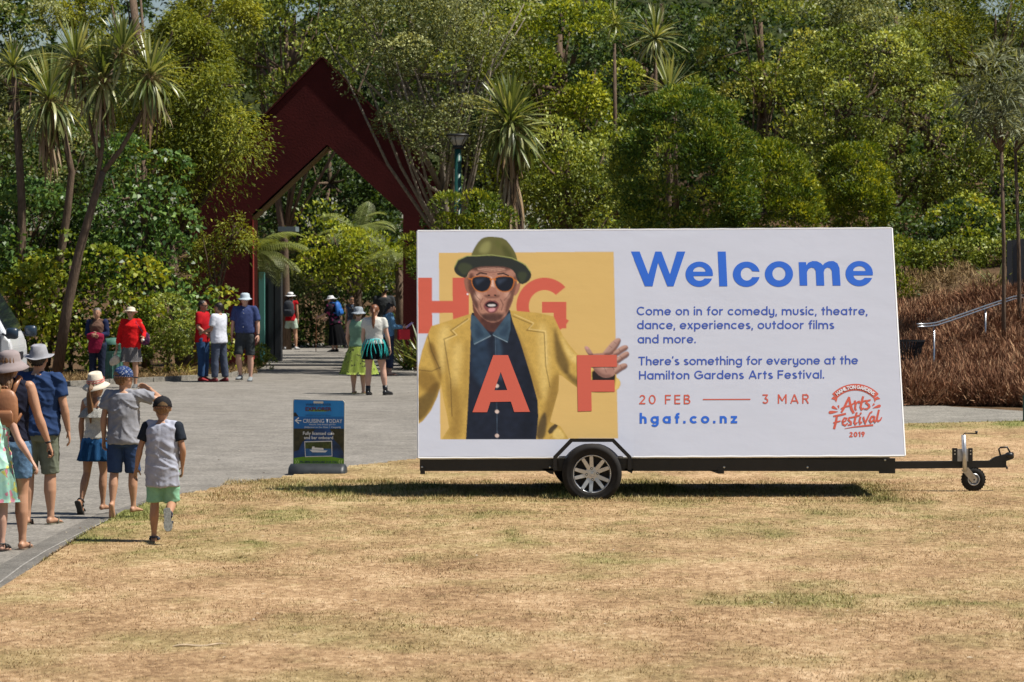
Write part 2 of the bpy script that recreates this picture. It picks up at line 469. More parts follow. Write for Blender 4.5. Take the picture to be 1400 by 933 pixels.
# fallen stick in the foreground
b = B(); a = G(236, 884, .03); c = G(310, 881, .035)
pp = [a + (c - a) * t + Vector((0, .012 * math.sin(7 * t), .006 * math.sin(9 * t))) for t in np.linspace(0, 1, 9)]
b.tube(pp, [.004, .008, .009, .010, .010, .009, .008, .006, .003], 6)
o = b.put('stick', mat('bleached_wood', (.62, .48, .32), .8, var=.4, vscale=20)); tag(o, 'pale dry stick lying on the brown grass in front', 'stick')

# wooded hill closing the view behind the trees
hx = np.linspace(-80, 80, 161); hy = np.linspace(128, 220, 60); xx, yy = np.meshgrid(hx, hy, indexing='ij')
zz = 3.5 + sstep(126, 150, yy) * (9.3 + 1.6 * np.sin(xx * .09 + 1)) + 1.7 * fnoise(xx * .35 + 50, yy * .35 + 50, 4) + .9 * fnoise(xx * 1.3 + 50, yy * 1.3 + 50, 3)
idx = np.arange(xx.size).reshape(xx.shape); fc = np.stack([idx[:-1, :-1], idx[1:, :-1], idx[1:, 1:], idx[:-1, 1:]], -1).reshape(-1, 4)
o = link('hill', mesh_np('hill', np.stack([xx, yy, zz], -1).reshape(-1, 3), fc), mat('wooded_hill', (.055, .07, .02), .9, .1, var=.85, vscale=2.5, bump=.3, bscale=3), smooth=True); tag(o, kind='structure')
# scraps and small stones on the path, and a few pale bits on the lawn
rs = np.random.default_rng(21)
n = 420; px = rs.uniform(-20, 1420, n); py = 480 + 450 * rs.random(n) ** .8
y = F * HC / (py - HY); x = (px - 700) / F * y; a = rs.random(n) * 6.28; r = rs.uniform(.008, .026, n); z = np.where(in_poly(x, y, lawn_poly2), .034, .012)
c, s_ = np.cos(a) * r, np.sin(a) * r; k = .45
V = np.stack([np.stack([x - c, y - s_, z], 1), np.stack([x + s_ * k, y - c * k, z + .3 * r], 1), np.stack([x + c, y + s_, z + .004], 1), np.stack([x - s_ * k, y + c * k, z + .2 * r], 1)], 1).reshape(-1, 3)
o = link('fallen_leaves', mesh_np('fallen_leaves', V, np.arange(4 * n).reshape(n, 4), tint=rs.random(n)), mat('fallen_leaf', (1, 1, 1), .8, .2, tint=((.10, .055, .025), (.30, .19, .09), (.62, .56, .46)))); tag(o, 'small fallen leaves and scraps scattered over path and lawn', 'litter', kind='stuff')

# ------------------------------------------------------------------ billboard trailer
M_VINYL = mat('white_banner_vinyl', (0.562, 0.580, 0.668), 0.42, 0.35, var=0.03, vscale=1.2, bump=0.0055, bscale=1.6, stretch=(1, 1, 2.2))
M_BLACK = mat('black_painted_steel', (0.012, 0.012, 0.015), 0.38, 0.5, var=0.4, vscale=9, bump=0.001, bscale=90)
M_GALV = mat('galvanised_steel', (0.55, 0.56, 0.58), 0.36, 0.5, 0.75, var=0.35, vscale=16)
M_RUBBER = mat('tyre_rubber', (0.022, 0.020, 0.019), 0.8, 0.25, var=0.4, vscale=14, bump=0.001, bscale=80)
M_ALLOY = mat('silver_alloy', (0.60, 0.62, 0.65), 0.25, 0.6, 0.45, var=0.1, vscale=20)
M_DARK = mat('brake_dust_and_painted_shade', (0.03, 0.028, 0.026), 0.7)  # dark tone includes painted shade between the spokes and in the nut recesses
M_BOLT = mat('zinc_bolt', (0.6, 0.6, 0.58), 0.3, 0.5, 0.8)
DB, DT = 32.05, 32.95
TL, TR, BR, BL = P(571, 316, DT), P(1219, 312, DT), P(1237, 623, DB), P(572, 626, DB)
NRM = (BR - BL).cross(TL - BL).normalized()
if NRM.y > 0: NRM = -NRM
def onp(px, py, off=0.0):
    """point on the sloping banner face, raised off it by off metres"""
    r = Vector(((px - 700) / F, 1, -(py - HY) / F)); o_ = Vector((0, 0, HC))
    t = (BL - o_).dot(NRM) / r.dot(NRM)
    return o_ + r * t + NRM * off
tr = empty('billboard_trailer', (G(810, 687).x, 32.9, 0))
tag(tr, 'black trailer on the dry lawn carrying a big white Welcome billboard', 'trailer')
def PT(b, name, m, smooth=False, bevel=0.0): return b.put(name, m, tr, True, smooth, bevel)
# front banner: a slab with softly rippled skin
nu, nv = 60, 30
b = B(); g0 = []
cs = [onp(571, 316), onp(1219, 312), onp(1237, 623), onp(572, 626)]
for j in range(nv + 1):
    row = []
    for i in range(nu + 1):
        u, v = i / nu, j / nv
        p = (cs[0] * (1 - u) + cs[1] * u) * (1 - v) + (cs[3] * (1 - u) + cs[2] * u) * v
        row.append(p)
    g0.append(row)
edge_in = lambda p: p - NRM * 0.035
vt = [[b.bm.verts.new(p) for p in row] for row in g0]
for j in range(nv):
    for i in range(nu): b.bm.faces.new([vt[j][i], vt[j + 1][i], vt[j + 1][i + 1], vt[j][i + 1]])
ring = [vt[0][i] for i in range(nu + 1)] + [vt[j][nu] for j in range(1, nv + 1)] + [vt[nv][i] for i in range(nu - 1, -1, -1)] + [vt[j][0] for j in range(nv - 1, 0, -1)]
bk = [b.bm.verts.new(edge_in(v.co)) for v in ring]
for i in range(len(ring)):
    k = (i + 1) % len(ring); b.bm.faces.new([ring[i], ring[k], bk[k], bk[i]])
b.bm.faces.new(bk)
banner = PT(b, 'banner', M_VINYL)
# hem along the edges
b = B(); 
for seg in ([(571, 316), (1219, 312)], [(572, 626), (1237, 623)], [(1219, 312), (1237, 623)], [(571, 316), (572, 626)]):
    a, c = onp(*seg[0], -0.012), onp(*seg[1], -0.012)
    pts = [a + (c - a) * t for t in np.linspace(0, 1, 40)]
    b.tube([p + Vector((0, 0, .0012 * math.sin(i * 2.3 + 1))) for i, p in enumerate(pts)], 0.015, 6)
b.put('hem', mat('white_hem', (0.78, 0.78, 0.80), 0.5), banner)
# rear banner and end triangles (the board is an A frame)
yb = 2 * 32.95 + 0.08
mir = lambda p: Vector((p.x, yb - p.y, p.z))
b = B(); b.prism([mir(cs[0]), mir(cs[1]), mir(cs[2]), mir(cs[3])], (0, 0.03, 0)); PT(b, 'rear_banner', M_VINYL)
for a, c in ((0, 3), (1, 2)):
    s_ = 0.03 if a == 0 else -0.03
    q = [cs[a] + Vector((s_, 0.02, -.02)), cs[c] + Vector((s_, 0.02, .02)), mir(cs[c]) + Vector((s_, -.02, .02)), mir(cs[a]) + Vector((s_, -.02, -.02))]
    b = B(); b.prism(q, (s_ * .5, 0, 0)); PT(b, 'end_panel', M_VINYL)
b = B(); a, c = cs[0], cs[1]
b.prism([a + Vector((0, .0, .0)), a + Vector((0, .12, .0)), a + Vector((0, .12, .006)), a + Vector((0, .0, .006))], c - a); PT(b, 'ridge_cap', mat('white_hem', (0.78, 0.78, 0.80), 0.5))
# chassis
x0, x1 = P(574, 0, 32.1).x, P(1216, 0, 32.1).x
zt, zb = HC - (627 - HY) / F * 32.1, HC - (643.5 - HY) / F * 32.1
for y in (32.11, 33.86):
    b = B(); b.box(((x0 + x1) / 2, y, (zt + zb) / 2 - .005), (x1 - x0, .06, zt - zb)); PT(b, 'side_rail', M_BLACK, bevel=.004)
for x in np.linspace(x0 + .05, x1 - .05, 7):
    b = B(); b.box((x, 32.985, zb + .05), (.05, 1.68, .07)); PT(b, 'cross_member', M_BLACK)
b = B(); b.box(((x0 + x1) / 2, 32.985, zt + .012), (x1 - x0, 1.8, .018)); PT(b, 'deck', M_BLACK)
def bx(name, p0, p1, d, th, m, bevel=0.0, parent=None):
    a, c = P(*p0, d), P(*p1, d)
    b = B(); b.box(((a.x + c.x) / 2, d + th / 2, (a.z + c.z) / 2), (abs(a.x - c.x), th, abs(a.z - c.z)))
    return b.put(name, m, parent or tr, parent is None, False, bevel)
bx('corner_leg', (574.5, 640), (581, 648.5), 32.06, .05, M_BLACK)
bx('mounting_tab', (982, 640), (990, 647), 32.07, .05, M_BLACK)
b = B(); b.prism([P(968, 643, 32.08), P(990, 643, 32.08), P(990, 648, 32.08), P(982, 648, 32.08)], (0, .04, 0)); PT(b, 'bracket', M_BLACK)
b = B(); b.prism([P(740, 641, 32.08), P(757, 641, 32.08), P(757, 649, 32.08), P(752, 648, 32.08)], (0, .2, 0)); PT(b, 'bracket', M_BLACK)
b = B(); b.prism([P(850, 641, 32.08), P(866, 641, 32.08), P(864, 647.5, 32.08), P(852, 642, 32.08)], (0, .2, 0)); PT(b, 'bracket', M_BLACK)
for px in (577, 752, 990, 1104, 1210):
    b = B(); c = P(px, 639 if px < 1200 else 629, 32.078); M = basis((1, 0, 0), (0, 0, 1), (0, -1, 0), c); b.lathe([(0, .012), (.009, .010), (.013, .0), (.013, -.01)], M, 10)
    PT(b, 'bolt', M_BOLT)
# drawbar and coupling (centre line of the trailer)
DD = 32.95
bx('drawbar', (1080, 637), (1216, 644.5), DD, .07, M_BLACK, .004)
bx('drawbar_mount', (1202, 627), (1224, 647.5), DD - .05, .05, M_BLACK)
b = B(); a, c = P(1215, 636.3, DD), P(1376, 634.8, DD)
b.prism([a + Vector((0, 0, .038)), c + Vector((0, 0, .036)), c + Vector((.0, 0, -.038)), a + Vector((0, 0, -.040))], (0, .07, 0)); PT(b, 'drawbar', M_BLACK, bevel=.004)
bx('clamp_plate', (1302, 613), (1309, 632), DD - .03, .025, M_BLACK, .003)
bx('clamp_plate', (1324, 613), (1330, 632), DD - .03, .025, M_BLACK, .003)
for px in (1305.5, 1327):
    for py in (616.5, 621):
        b = B(); M = basis((1, 0, 0), (0, 0, 1), (0, -1, 0), P(px, py, DD - .031)); b.lathe([(0, .002), (.008, .002), (.008, 0)], M, 8); PT(b, 'slot', M_BOLT)
bx('jockey_bracket', (1309, 614), (1324, 631), DD - .02, .02, M_GALV, .002)
jw = B(); a, c = P(1317.3, 595, DD - .09), P(1319.5, 645, DD - .09)
jw.tube([a, c], .024, 14); PT(jw, 'jockey_tube', M_GALV, True)
b = B(); b.tube([a + Vector((0, 0, .005)), a + Vector((.02, 0, .02)), P(1334, 593, DD - .09), P(1335, 592, DD - .09)], .007, 6); b.tube([P(1335, 594, DD - .09), P(1335, 589.5, DD - .09)], [.010, .016], 8); PT(b, 'crank_handle', M_BLACK, True)
jr = bpy.data.objects.new('jockey_wheel', None); COL.objects.link(jr); jr.parent = tr; jr.matrix_parent_inverse = WM[tr.name].inverted()
jc = P(1330.8, 657.3, DD + .02)
jc.z = max(jc.z, 0.145)
MJ = basis((1, 0, 0), (0, 0, 1), (0, -1, 0), jc)
def tyre(b, M, ro, ri, wd, n=48):
    e = wd / 2
    b.lathe([(ri, -e * .8), (ri + .01, -e), (ro - .035, -e), (ro - .01, -e * .8), (ro, -e * .4), (ro, e * .4), (ro - .01, e * .8), (ro - .035, e), (ri + .01, e), (ri, e * .8)], M, n)
b = B(); tyre(b, MJ, .128, .062, .06, 32); o = b.put('tyre', M_RUBBER, jr, False, True)
for i in range(26):
    a_ = 2 * math.pi * i / 26; q = Matrix.Rotation(a_, 4, 'Z')
    if i == 0: bl = B()
    bl.box((.128, 0, 0), (.008, .014, .05), MJ @ q)
bl.put('tread', M_RUBBER, jr)
b = B(); b.lathe([(.064, .01), (.066, .032), (.056, .034), (.05, .015), (.02, .012), (.02, .035), (0, .036)], MJ, 28); b.put('rim', M_GALV, jr, False, True)
b = B(); p0, p1 = P(1320, 643, DD - .06), jc + Vector((0, -.06, 0))
b.prism([p0 + Vector((-.045, 0, 0)), p0 + Vector((.03, 0, .03)), p1 + Vector((.035, 0, .01)), p1 + Vector((.015, 0, -.035)), p1 + Vector((-.03, 0, -.02))], (0, .012, 0)); b.put('fork', M_GALV, jr, bevel=.002)
b = B(); b.lathe([(0, .072), (.008, .07), (.010, .055)], MJ, 10); b.put('axle_nut', M_BLACK, jr)
b = B(); b.prism([P(1352, 631, DD), P(1360, 625.5, DD), P(1372, 622, DD), P(1386, 618.5, DD), P(1386.5, 627, DD), P(1379, 629, DD), P(1374, 632, DD)], (0, .06, 0)); PT(b, 'coupling', M_BLACK, bevel=.006)
b = B(); b.tube([P(1368, 624, DD + .03), P(1365.5, 614, DD + .03), P(1368, 612, DD + .03), P(1377, 611.5, DD + .03), P(1381, 619, DD + .03)], .010, 8); PT(b, 'coupling_handle', M_BLACK, True)
b = B(); b.ball(P(1380, 622.5, DD + .02), (.05, .045, .035), 12); PT(b, 'ball_socket', M_BLACK, True)
b = B(); b.tube([P(1374, 636, DD), P(1377, 640, DD), P(1376, 641.5, DD)], .012, 6); PT(b, 'safety_chain_lug', M_BLACK)

# mudguard frame
fr = [(759, 642.5), (759, 625.5), (781.3, 602.3), (838, 602.3), (861, 625.5), (861, 642.5)]
b = B(); dF = 31.93
w_ = 2.4
outer = [(756.4, 643), (756.4, 624.5), (780, 600), (839.3, 600), (863.4, 624.5), (863.4, 643)]
inner = [(761.4, 643), (761.4, 626.6), (782.6, 604.6), (836.8, 604.6), (858.4, 626.6), (858.4, 643)]
for k in range(5):
    b.prism([P(*outer[k], dF), P(*outer[k + 1], dF), P(*inner[k + 1], dF), P(*inner[k], dF)], (0, .05, 0))
PT(b, 'mudguard_frame', M_BLACK)
pts = [(764, 625), (783.4, 605.2), (836, 605.2), (855.5, 625)]
arc = [(809.3 + 44.5 * math.cos(t), 651.5 - 44.5 * math.sin(t)) for t in np.linspace(R(37), R(143), 15)]
b = B()
top = [(764 + (783.4 - 764) * 0, 625)]
full = pts + arc
bmv = [b.bm.verts.new(onp(*p, .030)) for p in full]; f = b.bm.faces.new(bmv)
ex = bmesh.ops.extrude_face_region(b.bm, geom=[f]); bmesh.ops.translate(b.bm, verts=[v for v in ex['geom'] if isinstance(v, bmesh.types.BMVert)], vec=(0, .02, 0))
bmesh.ops.triangulate(b.bm, faces=[q for q in b.bm.faces if len(q.verts) > 4])
PT(b, 'wheel_arch_panel', M_VINYL)
b = B(); dk = 31.98
b.prism([P(x, y, dk) for x, y in [(762, 627), (766, 642), (854, 642), (858, 627)]], (0, .02, 0)); PT(b, 'inner_guard', M_BLACK)

def road_wheel(cx, y, cz, detail=True):
    wr = bpy.data.objects.new('wheel', None); COL.objects.link(wr); wr.parent = tr; wr.matrix_parent_inverse = WM[tr.name].inverted()
    M = basis((1, 0, 0), (0, 0, 1), (0, -1, 0), (cx, y, cz))
    b = B(); e = .093
    ro, ri = .309, .196
    b.lathe([(ri, -e * .8), (ri + .02, -e), (.26, -e), (ro - .012, -e * .75), (ro, -e * .5), (ro, -.045), (ro - .008, -.042), (ro - .008, -.036), (ro, -.033), (ro, -.005), (ro - .008, -.002), (ro - .008, .004), (ro, .007), (ro, .035), (ro - .008, .038), (ro - .008, .044), (ro, .047), (ro - .004, e * .6), (ro - .02, e * .86), (.262, e), (.255, e - .004), (ri + .03, e - .001), (ri + .012, e - .006), (ri, e * .8)], M, 72)
    for v in b.bm.verts:
        if v.co.z < .02: v.co.z = .02 + (v.co.z - .02) * .15
    b.put('tyre', M_RUBBER, wr, False, True)
    b = B(); b.lathe([(.197, .062), (.201, .075), (.193, .080), (.186, .07), (.180, .03), (.176, -.02)], M, 60); b.put('rim', M_ALLOY, wr, False, True)
    b = B(); b.lathe([(.178, .0), (.12, .0), (.05, .005), (0, .005)], M, 40); b.put('brake_drum', M_DARK, wr)
    if detail:
        for k in range(5):
            for s_ in (-1, 1):
                a0 = R(35 + 72 * k); a1 = a0 + s_ * R(14.5)
                c0 = Vector((math.cos(a0 + s_ * R(12)) * .05, math.sin(a0 + s_ * R(12)) * .05)); c1 = Vector((math.cos(a1), math.sin(a1))) * .186
                t = (c1 - c0).normalized(); nr = Vector((-t.y, t.x))
                w0, w1 = .022, .018
                sp = [c0 - nr * w0, c1 - nr * w1, c1 + nr * w1, c0 + nr * w0]
                b = B(); b.prism([M @ Vector((q.x, q.y, .050 + (.012 if i in (1, 2) else 0))) for i, q in enumerate(sp)], M.to_3x3() @ Vector((0, 0, .020)))
                b.put('spoke', M_ALLOY, wr, bevel=.004)
        b = B(); b.lathe([(.078, .045), (.074, .069), (.03, .071), (.028, .066), (0, .068)], M, 32); b.put('hub_cap', M_ALLOY, wr, False, False)
        for k in range(4):
            a_ = R(5 + 90 * k); q = M @ Vector((math.cos(a_) * .057, math.sin(a_) * .057, .070))
            MM = M.copy(); MM.translation = q
            b = B(); b.lathe([(.013, 0.0005), (.013, .003), (.008, .003)], MM, 12); b.put('nut_recess', M_DARK, wr)
            b = B(); b.lathe([(.007, .001), (.007, .012), (0, .013)], MM, 6); b.put('wheel_nut', M_BOLT, wr)
    return wr
road_wheel(P(809.3, 0, 31.84).x, 31.86, .271 + .012)
road_wheel(P(792, 0, 34.0).x, 34.0, .283, False)
b = B(); b.tube([(P(806, 0, 32.9).x, 31.95, .28), (P(800, 0, 33).x, 33.95, .28)], .03, 10); PT(b, 'axle', M_BLACK)

# ------------------------------------------------------------------ geometric stroke lettering
def arc_(cx, cy, rx, ry, a0, a1, n=None):
    n = n or max(4, int(abs(a1 - a0) / 12) + 1)
    return [(cx + rx * math.cos(R(a0 + (a1 - a0) * i / n)), cy + ry * math.sin(R(a0 + (a1 - a0) * i / n))) for i in range(n + 1)]
def glyph(ch, w, C=7.0, A=7.3):
    """strokes (centre lines) and advance; x height 5, capitals 7, ascender 7.3, descender -2"""
    h = w / 2; r = 2.5 - h; X = 5.0
    o = lambda cx=2.5: arc_(cx, 2.5, r + .1, r + .05, 0, 360, 32)
    S = None
    if ch == 'o': S, a = [o()], 5
    elif ch == 'a': S, a = [o(), [(4.95 - h, 0), (4.95 - h, X)]], 5
    elif ch == 'b': S, a = [o(), [(h, 0), (h, A)]], 5
    elif ch == 'd': S, a = [o(), [(5 - h, 0), (5 - h, A)]], 5
    elif ch == 'p': S, a = [o(), [(h, -2), (h, X)]], 5
    elif ch == 'q': S, a = [o(), [(5 - h, -2), (5 - h, X)]], 5
    elif ch == 'g': S, a = [o(), [(5 - h, X)] + arc_(2.5, .1, 2.5 - h, 2.3 - h + .1, 0, -150, 12)], 5
    elif ch == 'c': S, a = [arc_(2.5, 2.5, r + .1, r + .05, 42, 318, 26)], 4.5
    elif ch == 'e': S, a = [arc_(2.5, 2.5, r + .1, r + .05, 0, 325, 28), ([(h + .1, 2.5), (5 - h * .4, 2.5)], h * (0.62 if w > 1.5 else 0.9))], 5
    elif ch == 'h': S, a = [[(h, 0), (h, A)], arc_(2.2, 2.8, 2.2 - h, 2.2 - h, 180, 0, 14) + [(4.4 - h, 0)]], 4.4
    elif ch == 'n': S, a = [[(h, 0), (h, X)], arc_(2.2, 2.8, 2.2 - h, 2.2 - h, 180, 0, 14) + [(4.4 - h, 0)]], 4.4
    elif ch == 'm':
        rx = 1.85 - h * .35; cy = 5 - h - rx
        S, a = [[(h, 0), (h, X)], arc_(h + rx, cy, rx, rx, 180, 0, 12) + [(h + 2 * rx, 0)], arc_(h + 3 * rx, cy, rx, rx, 180, 0, 12) + [(h + 4 * rx, 0)]], 2 * h + 4 * rx
    elif ch == 'u': S, a = [[(h, X)] + arc_(2.2, 2.2, 2.2 - h, 2.2 - h, 180, 360, 14) + [(4.4 - h, X)]], 4.4
    elif ch == 'y': S, a = [[(h, X)] + arc_(2.2, 2.2, 2.2 - h, 2.2 - h, 180, 360, 14), [(4.4 - h, X)] + arc_(2.2, .1, 2.2 - h, 2.1 - h + .1, 0, -150, 12)], 4.4
    elif ch == 'r': S, a = [[(h, 0), (h, X)], arc_(2.4, 2.6, 2.4 - h, 2.4 - h, 180, 75, 9)], 2.9
    elif ch == 's': S, a = [arc_(1.9, 3.68, 1.45 - h * .3, 1.32 - h, 35, 250, 12)[:-1] + arc_(1.9, 1.32, 1.6 - h * .3, 1.35 - h, 75, -150, 14)], 3.7
    elif ch == 't': S, a = [[(1.5, 6.5), (1.5, 0)], [(0, X - h), (3.0, X - h)]], 3.0
    elif ch == 'f': S, a = [[(1.3, 0)] + [(1.3, 5.2)] + arc_(2.8, 5.8, 1.5, 1.5 - h, 180, 85, 8), [(0, X - h), (2.8, X - h)]], 2.8
    elif ch == 'i': S, a = [[(h, 0), (h, X)], 'dot', ], 2 * h; S = [[(h, 0), (h, X)], [(h, 6.0), (h, 6.0 + w * 1.1)]]
    elif ch == 'l': S, a = [[(h, 0), (h, A)]], w
    elif ch == 'v': S, a = [[(h * .6, X), (2.2, h * .5)], [(4.4 - h * .6, X), (2.2, h * .5)]], 4.4
    elif ch == 'x': S, a = [[(h * .7, 0), (4.2 - h * .7, X)], [(h * .7, X), (4.2 - h * .7, 0)]], 4.2
    elif ch == 'z': S, a = [[(0, X - h), (3.9, X - h)], [(h * 1.2, h), (3.8 - h, X - h)], [(0, h), (4, h)]], 4.0
    elif ch == 'W':
        k = h * 1.05
        S, a = [[(k, C), (2.9, 0)], [(2.9, 0), (5.15, C)], [(5.15, C), (7.4, 0)], [(7.4, 0), (10.3 - k, C)]], 10.3
    elif ch == 'C': S, a = [arc_(3.5, 3.5, 3.5 - h, 3.5 - h, 45, 315, 26)], 6.1
    elif ch == 'G': S, a = [arc_(3.5, 3.5, 3.5 - h, 3.5 - h, 42, 328, 28), [(3.4, 3.5 - h * .2), (6.9, 3.5 - h * .2)], [(6.9 - h, 3.5), (6.9 - h, 1.2)]], 6.9
    elif ch == 'H': S, a = [[(h, 0), (h, C)], [(5.4 - h, 0), (5.4 - h, C)], [(h, 3.6), (5.4 - h, 3.6)]], 5.4
    elif ch == 'T': S, a = [[(0, C - h), (5.2, C - h)], [(2.6, 0), (2.6, C)]], 5.2
    elif ch == 'A': S, a = [[(h * .9, 0), (3.2, C - h * .2)], [(6.4 - h * .9, 0), (3.2, C - h * .2)], [(1.3, 2.0), (5.1, 2.0)]], 6.4
    elif ch == 'F': S, a = [[(h, 0), (h, C)], [(h, C - h), (4.5, C - h)], [(h, 3.5), (4.1, 3.5)]], 4.5
    elif ch == 'E': S, a = [[(h, 0), (h, C)], [(h, C - h), (4.5, C - h)], [(h, 3.6), (4.2, 3.6)], [(h, h), (4.5, h)]], 4.5
    elif ch == 'B': S, a = [[(h, 0), (h, C)], [(h, C - h), (2.8, C - h)] + arc_(2.8, 5.3, 1.7 - h, 1.7 - h, 90, -90, 8) + [(h, 3.6 + h * 0)], [(h, 3.6), (3.0, 3.6)] + arc_(3.0, 1.85, 2.0 - h, 1.8 - h * .9, 90, -90, 10) + [(h, h)]], 5
    elif ch == 'M': S, a = [[(h, 0), (h, C)], [(h, C - h * .4), (3.3, 2)], [(3.3, 2), (6.6 - h, C - h * .4)], [(6.6 - h, 0), (6.6 - h, C)]], 6.6
    elif ch == 'R': S, a = [[(h, 0), (h, C)], [(h, C - h), (2.9, C - h)] + arc_(2.9, 5.0, 2.0 - h, 2.0 - h, 90, -90, 10) + [(h, 3.0 + h)], [(2.7, 3.2), (4.8 - h * .5, 0)]], 5
    elif ch == 'O': S, a = [arc_(3.5, 3.5, 3.5 - h, 3.5 - h, 0, 360, 34)], 7
    elif ch == 'N': S, a = [[(h, 0), (h, C)], [(h, C - h * .3), (5.4 - h, h * .3)], [(5.4 - h, 0), (5.4 - h, C)]], 5.4
    elif ch == 'I': S, a = [[(h, 0), (h, C)]], w
    elif ch == 'L': S, a = [[(h, 0), (h, C)], [(h, h), (4.2, h)]], 4.2
    elif ch == 'D': S, a = [[(h, 0), (h, C)], [(h, C - h), (2.2, C - h)] + arc_(2.2, 3.5, 3.5 - h, 3.5 - h, 90, -90, 16) + [(h, h)]], 5.7
    elif ch == 'S': S, a = [arc_(2.6, 5.1, 2.0 - h * .3, 1.9 - h, 30, 250, 12)[:-1] + arc_(2.6, 1.85, 2.2 - h * .3, 1.85 - h, 75, -150, 14)], 5
    elif ch == '0': S, a = [arc_(2.6, 3.5, 2.6 - h, 3.5 - h, 0, 360, 30)], 5.2
    elif ch == '1': S, a = [[(1.9, 0), (1.9, C)], [(1.9, C - h), (.2, 5.2)]], 2.6
    elif ch == '2': S, a = [arc_(2.3, 4.8, 2.2 - h, 2.2 - h, 165, -25, 14) + [(h * 1.0, h)], [(0, h), (4.6, h)]], 4.6
    elif ch == '3': S, a = [[(.3, C - h), (4.3, C - h)], [(4.2 - h * .5, C - h), (2.2, 4.0)], arc_(2.3, 2.15, 2.3 - h, 2.15 - h, 100, -155, 16)], 4.6
    elif ch == '9': S, a = [arc_(2.4, 4.7, 2.4 - h, 2.3 - h, 0, 360, 26), [(4.7 - h, 4.3), (1.9, 0)]], 4.8
    elif ch == '.': S, a = [[(h * .9, 0), (h * .9, w * 1.15)]], w * 1.05
    elif ch == ',': S, a = [[(h * 1.1, w * .9), (h * .4, -1.1)]], w
    elif ch == "'": S, a = [[(h, 7.2), (h * .7, 5.5)]], w
    else: S, a = [], 2.4
    return S, a
def strip(pts, hw, closed=False):
    """quad strip along a poly-line; hw half width (number or list)"""
    n = len(pts); P2 = [Vector(p) for p in pts]; L_, R_ = [], []
    closed = closed or (P2[0] - P2[-1]).length < 1e-6 and n > 3
    for i, p in enumerate(P2):
        if closed and i in (0, n - 1): d0, d1 = P2[-1] - P2[-2], P2[1] - P2[0]
        else: d0 = p - P2[i - 1] if i else P2[1] - p; d1 = P2[i + 1] - p if i < n - 1 else d0
        d0 = d0.normalized(); d1 = d1.normalized(); nn = Vector((-(d0 + d1).y, (d0 + d1).x))
        if nn.length < 1e-6: nn = Vector((-d0.y, d0.x))
        nn.normalize(); k = max(.45, nn.dot(Vector((-d0.y, d0.x))))
        q = (hw[i] if isinstance(hw, (list, tuple)) else hw) / k
        L_.append(p + nn * q); R_.append(p - nn * q)
    return L_, R_
def add_strokes(bm, strokes, hw, fn, z0=0.0022):
    """fn(x, y, off) -> world point; each stroke lies 0.25 mm above the one before"""
    for k, st in enumerate(strokes):
        h_ = hw
        if isinstance(st, tuple) and isinstance(st[0], list): st, h_ = st
        a, c = strip(st, h_); off = z0 + .00025 * (k % 12)
        va = [bm.verts.new(fn(p.x, p.y, off)) for p in a]; vc = [bm.verts.new(fn(p.x, p.y, off)) for p in c]
        for i in range(len(va) - 1):
            bm.faces.new([va[i], va[i + 1], vc[i + 1], vc[i]])
def text_line(name, txt, x0, x1, yb0, yb1, unit, w, m, parent, z0=.0022, sx=1.0, C=7.0, A=7.3, single=True):
    """baseline from (x0,yb0) to (x1,yb1) in photo px on the banner; unit px per glyph unit; one object per letter, or one per line when tiny"""
    gl_ = [glyph(c, w, C, A) if c != ' ' else ([], 1.9) for c in txt]
    nat = sum(g_[1] for g_ in gl_); ux = unit * sx
    tk = ((x1 - x0) / ux - nat) / (len(txt) - 1)
    cx = 0.0; total = (x1 - x0); b = None
    def done(b):
        for f in b.bm.faces:
            f.normal_update()
            if f.normal.dot(NRM) < 0: f.normal_flip()
        return link(name, b.mesh(name, fix=False), m, parent)
    for S, a in gl_:
        if b is None: b = B()
        def fn(x, y, off, cx=cx):
            X = x0 + (cx + x) * ux; yb = yb0 + (yb1 - yb0) * (X - x0) / total
            return onp(X, yb - y * unit, off)
        add_strokes(b.bm, S, w / 2, fn, z0)
        cx += a + tk
        if single and S: done(b); b = None
    if b and not single: tag(done(b), kind='stuff')
M_BLUE = mat('printed_blue', (0.030, 0.135, 0.60), 0.45, 0.3, var=.06, vscale=2)
M_NAVY = mat('printed_dark_blue', (0.05, 0.10, 0.42), 0.45, 0.3)
M_RED = mat('printed_coral', (0.60, 0.115, 0.075), 0.45, 0.3, var=.06, vscale=2)
M_WHITEPRINT = mat('printed_white', (0.70, 0.70, 0.74), 0.45, 0.3)
# (the word Welcome is cut below as outlined letters)
for txt, a, c, y0, y1 in (('Come on in for comedy, music, theatre,', 870.6, 1186, 431.2, 431), ('dance, experiences, outdoor films', 871.3, 1140.5, 450.2, 450),
                          ('and more.', 872, 951.5, 469.6, 469.4), ("There's something for everyone at the", 872.8, 1173, 499.6, 498.3), ('Hamilton Gardens Arts Festival.', 873.8, 1127, 519, 517.8)):
    text_line('body_lettering', txt, a, c, y0, y1, 11.6 / 7, 1.05, M_NAVY, banner, sx=1.06, single=False)
text_line('printed_letter', '20 FEB', 874, 944, 553, 552.8, 12.8 / 7, 1.0, M_RED, banner)
text_line('printed_letter', '3 MAR', 1042, 1106, 552.3, 552, 12.8 / 7, 1.0, M_RED, banner)
text_line('printed_letter', 'hgaf.co.nz', 874.5, 1008, 579.4, 579, 14.0 / 7, 1.5, M_BLUE, banner, sx=1.1)
b = B(); b.quad([onp(961, 545.7, .0022), onp(961, 547.2, .0022), onp(1026, 547, .0022), onp(1026, 545.5, .0022)]); b.put('date_dash', M_RED, banner)

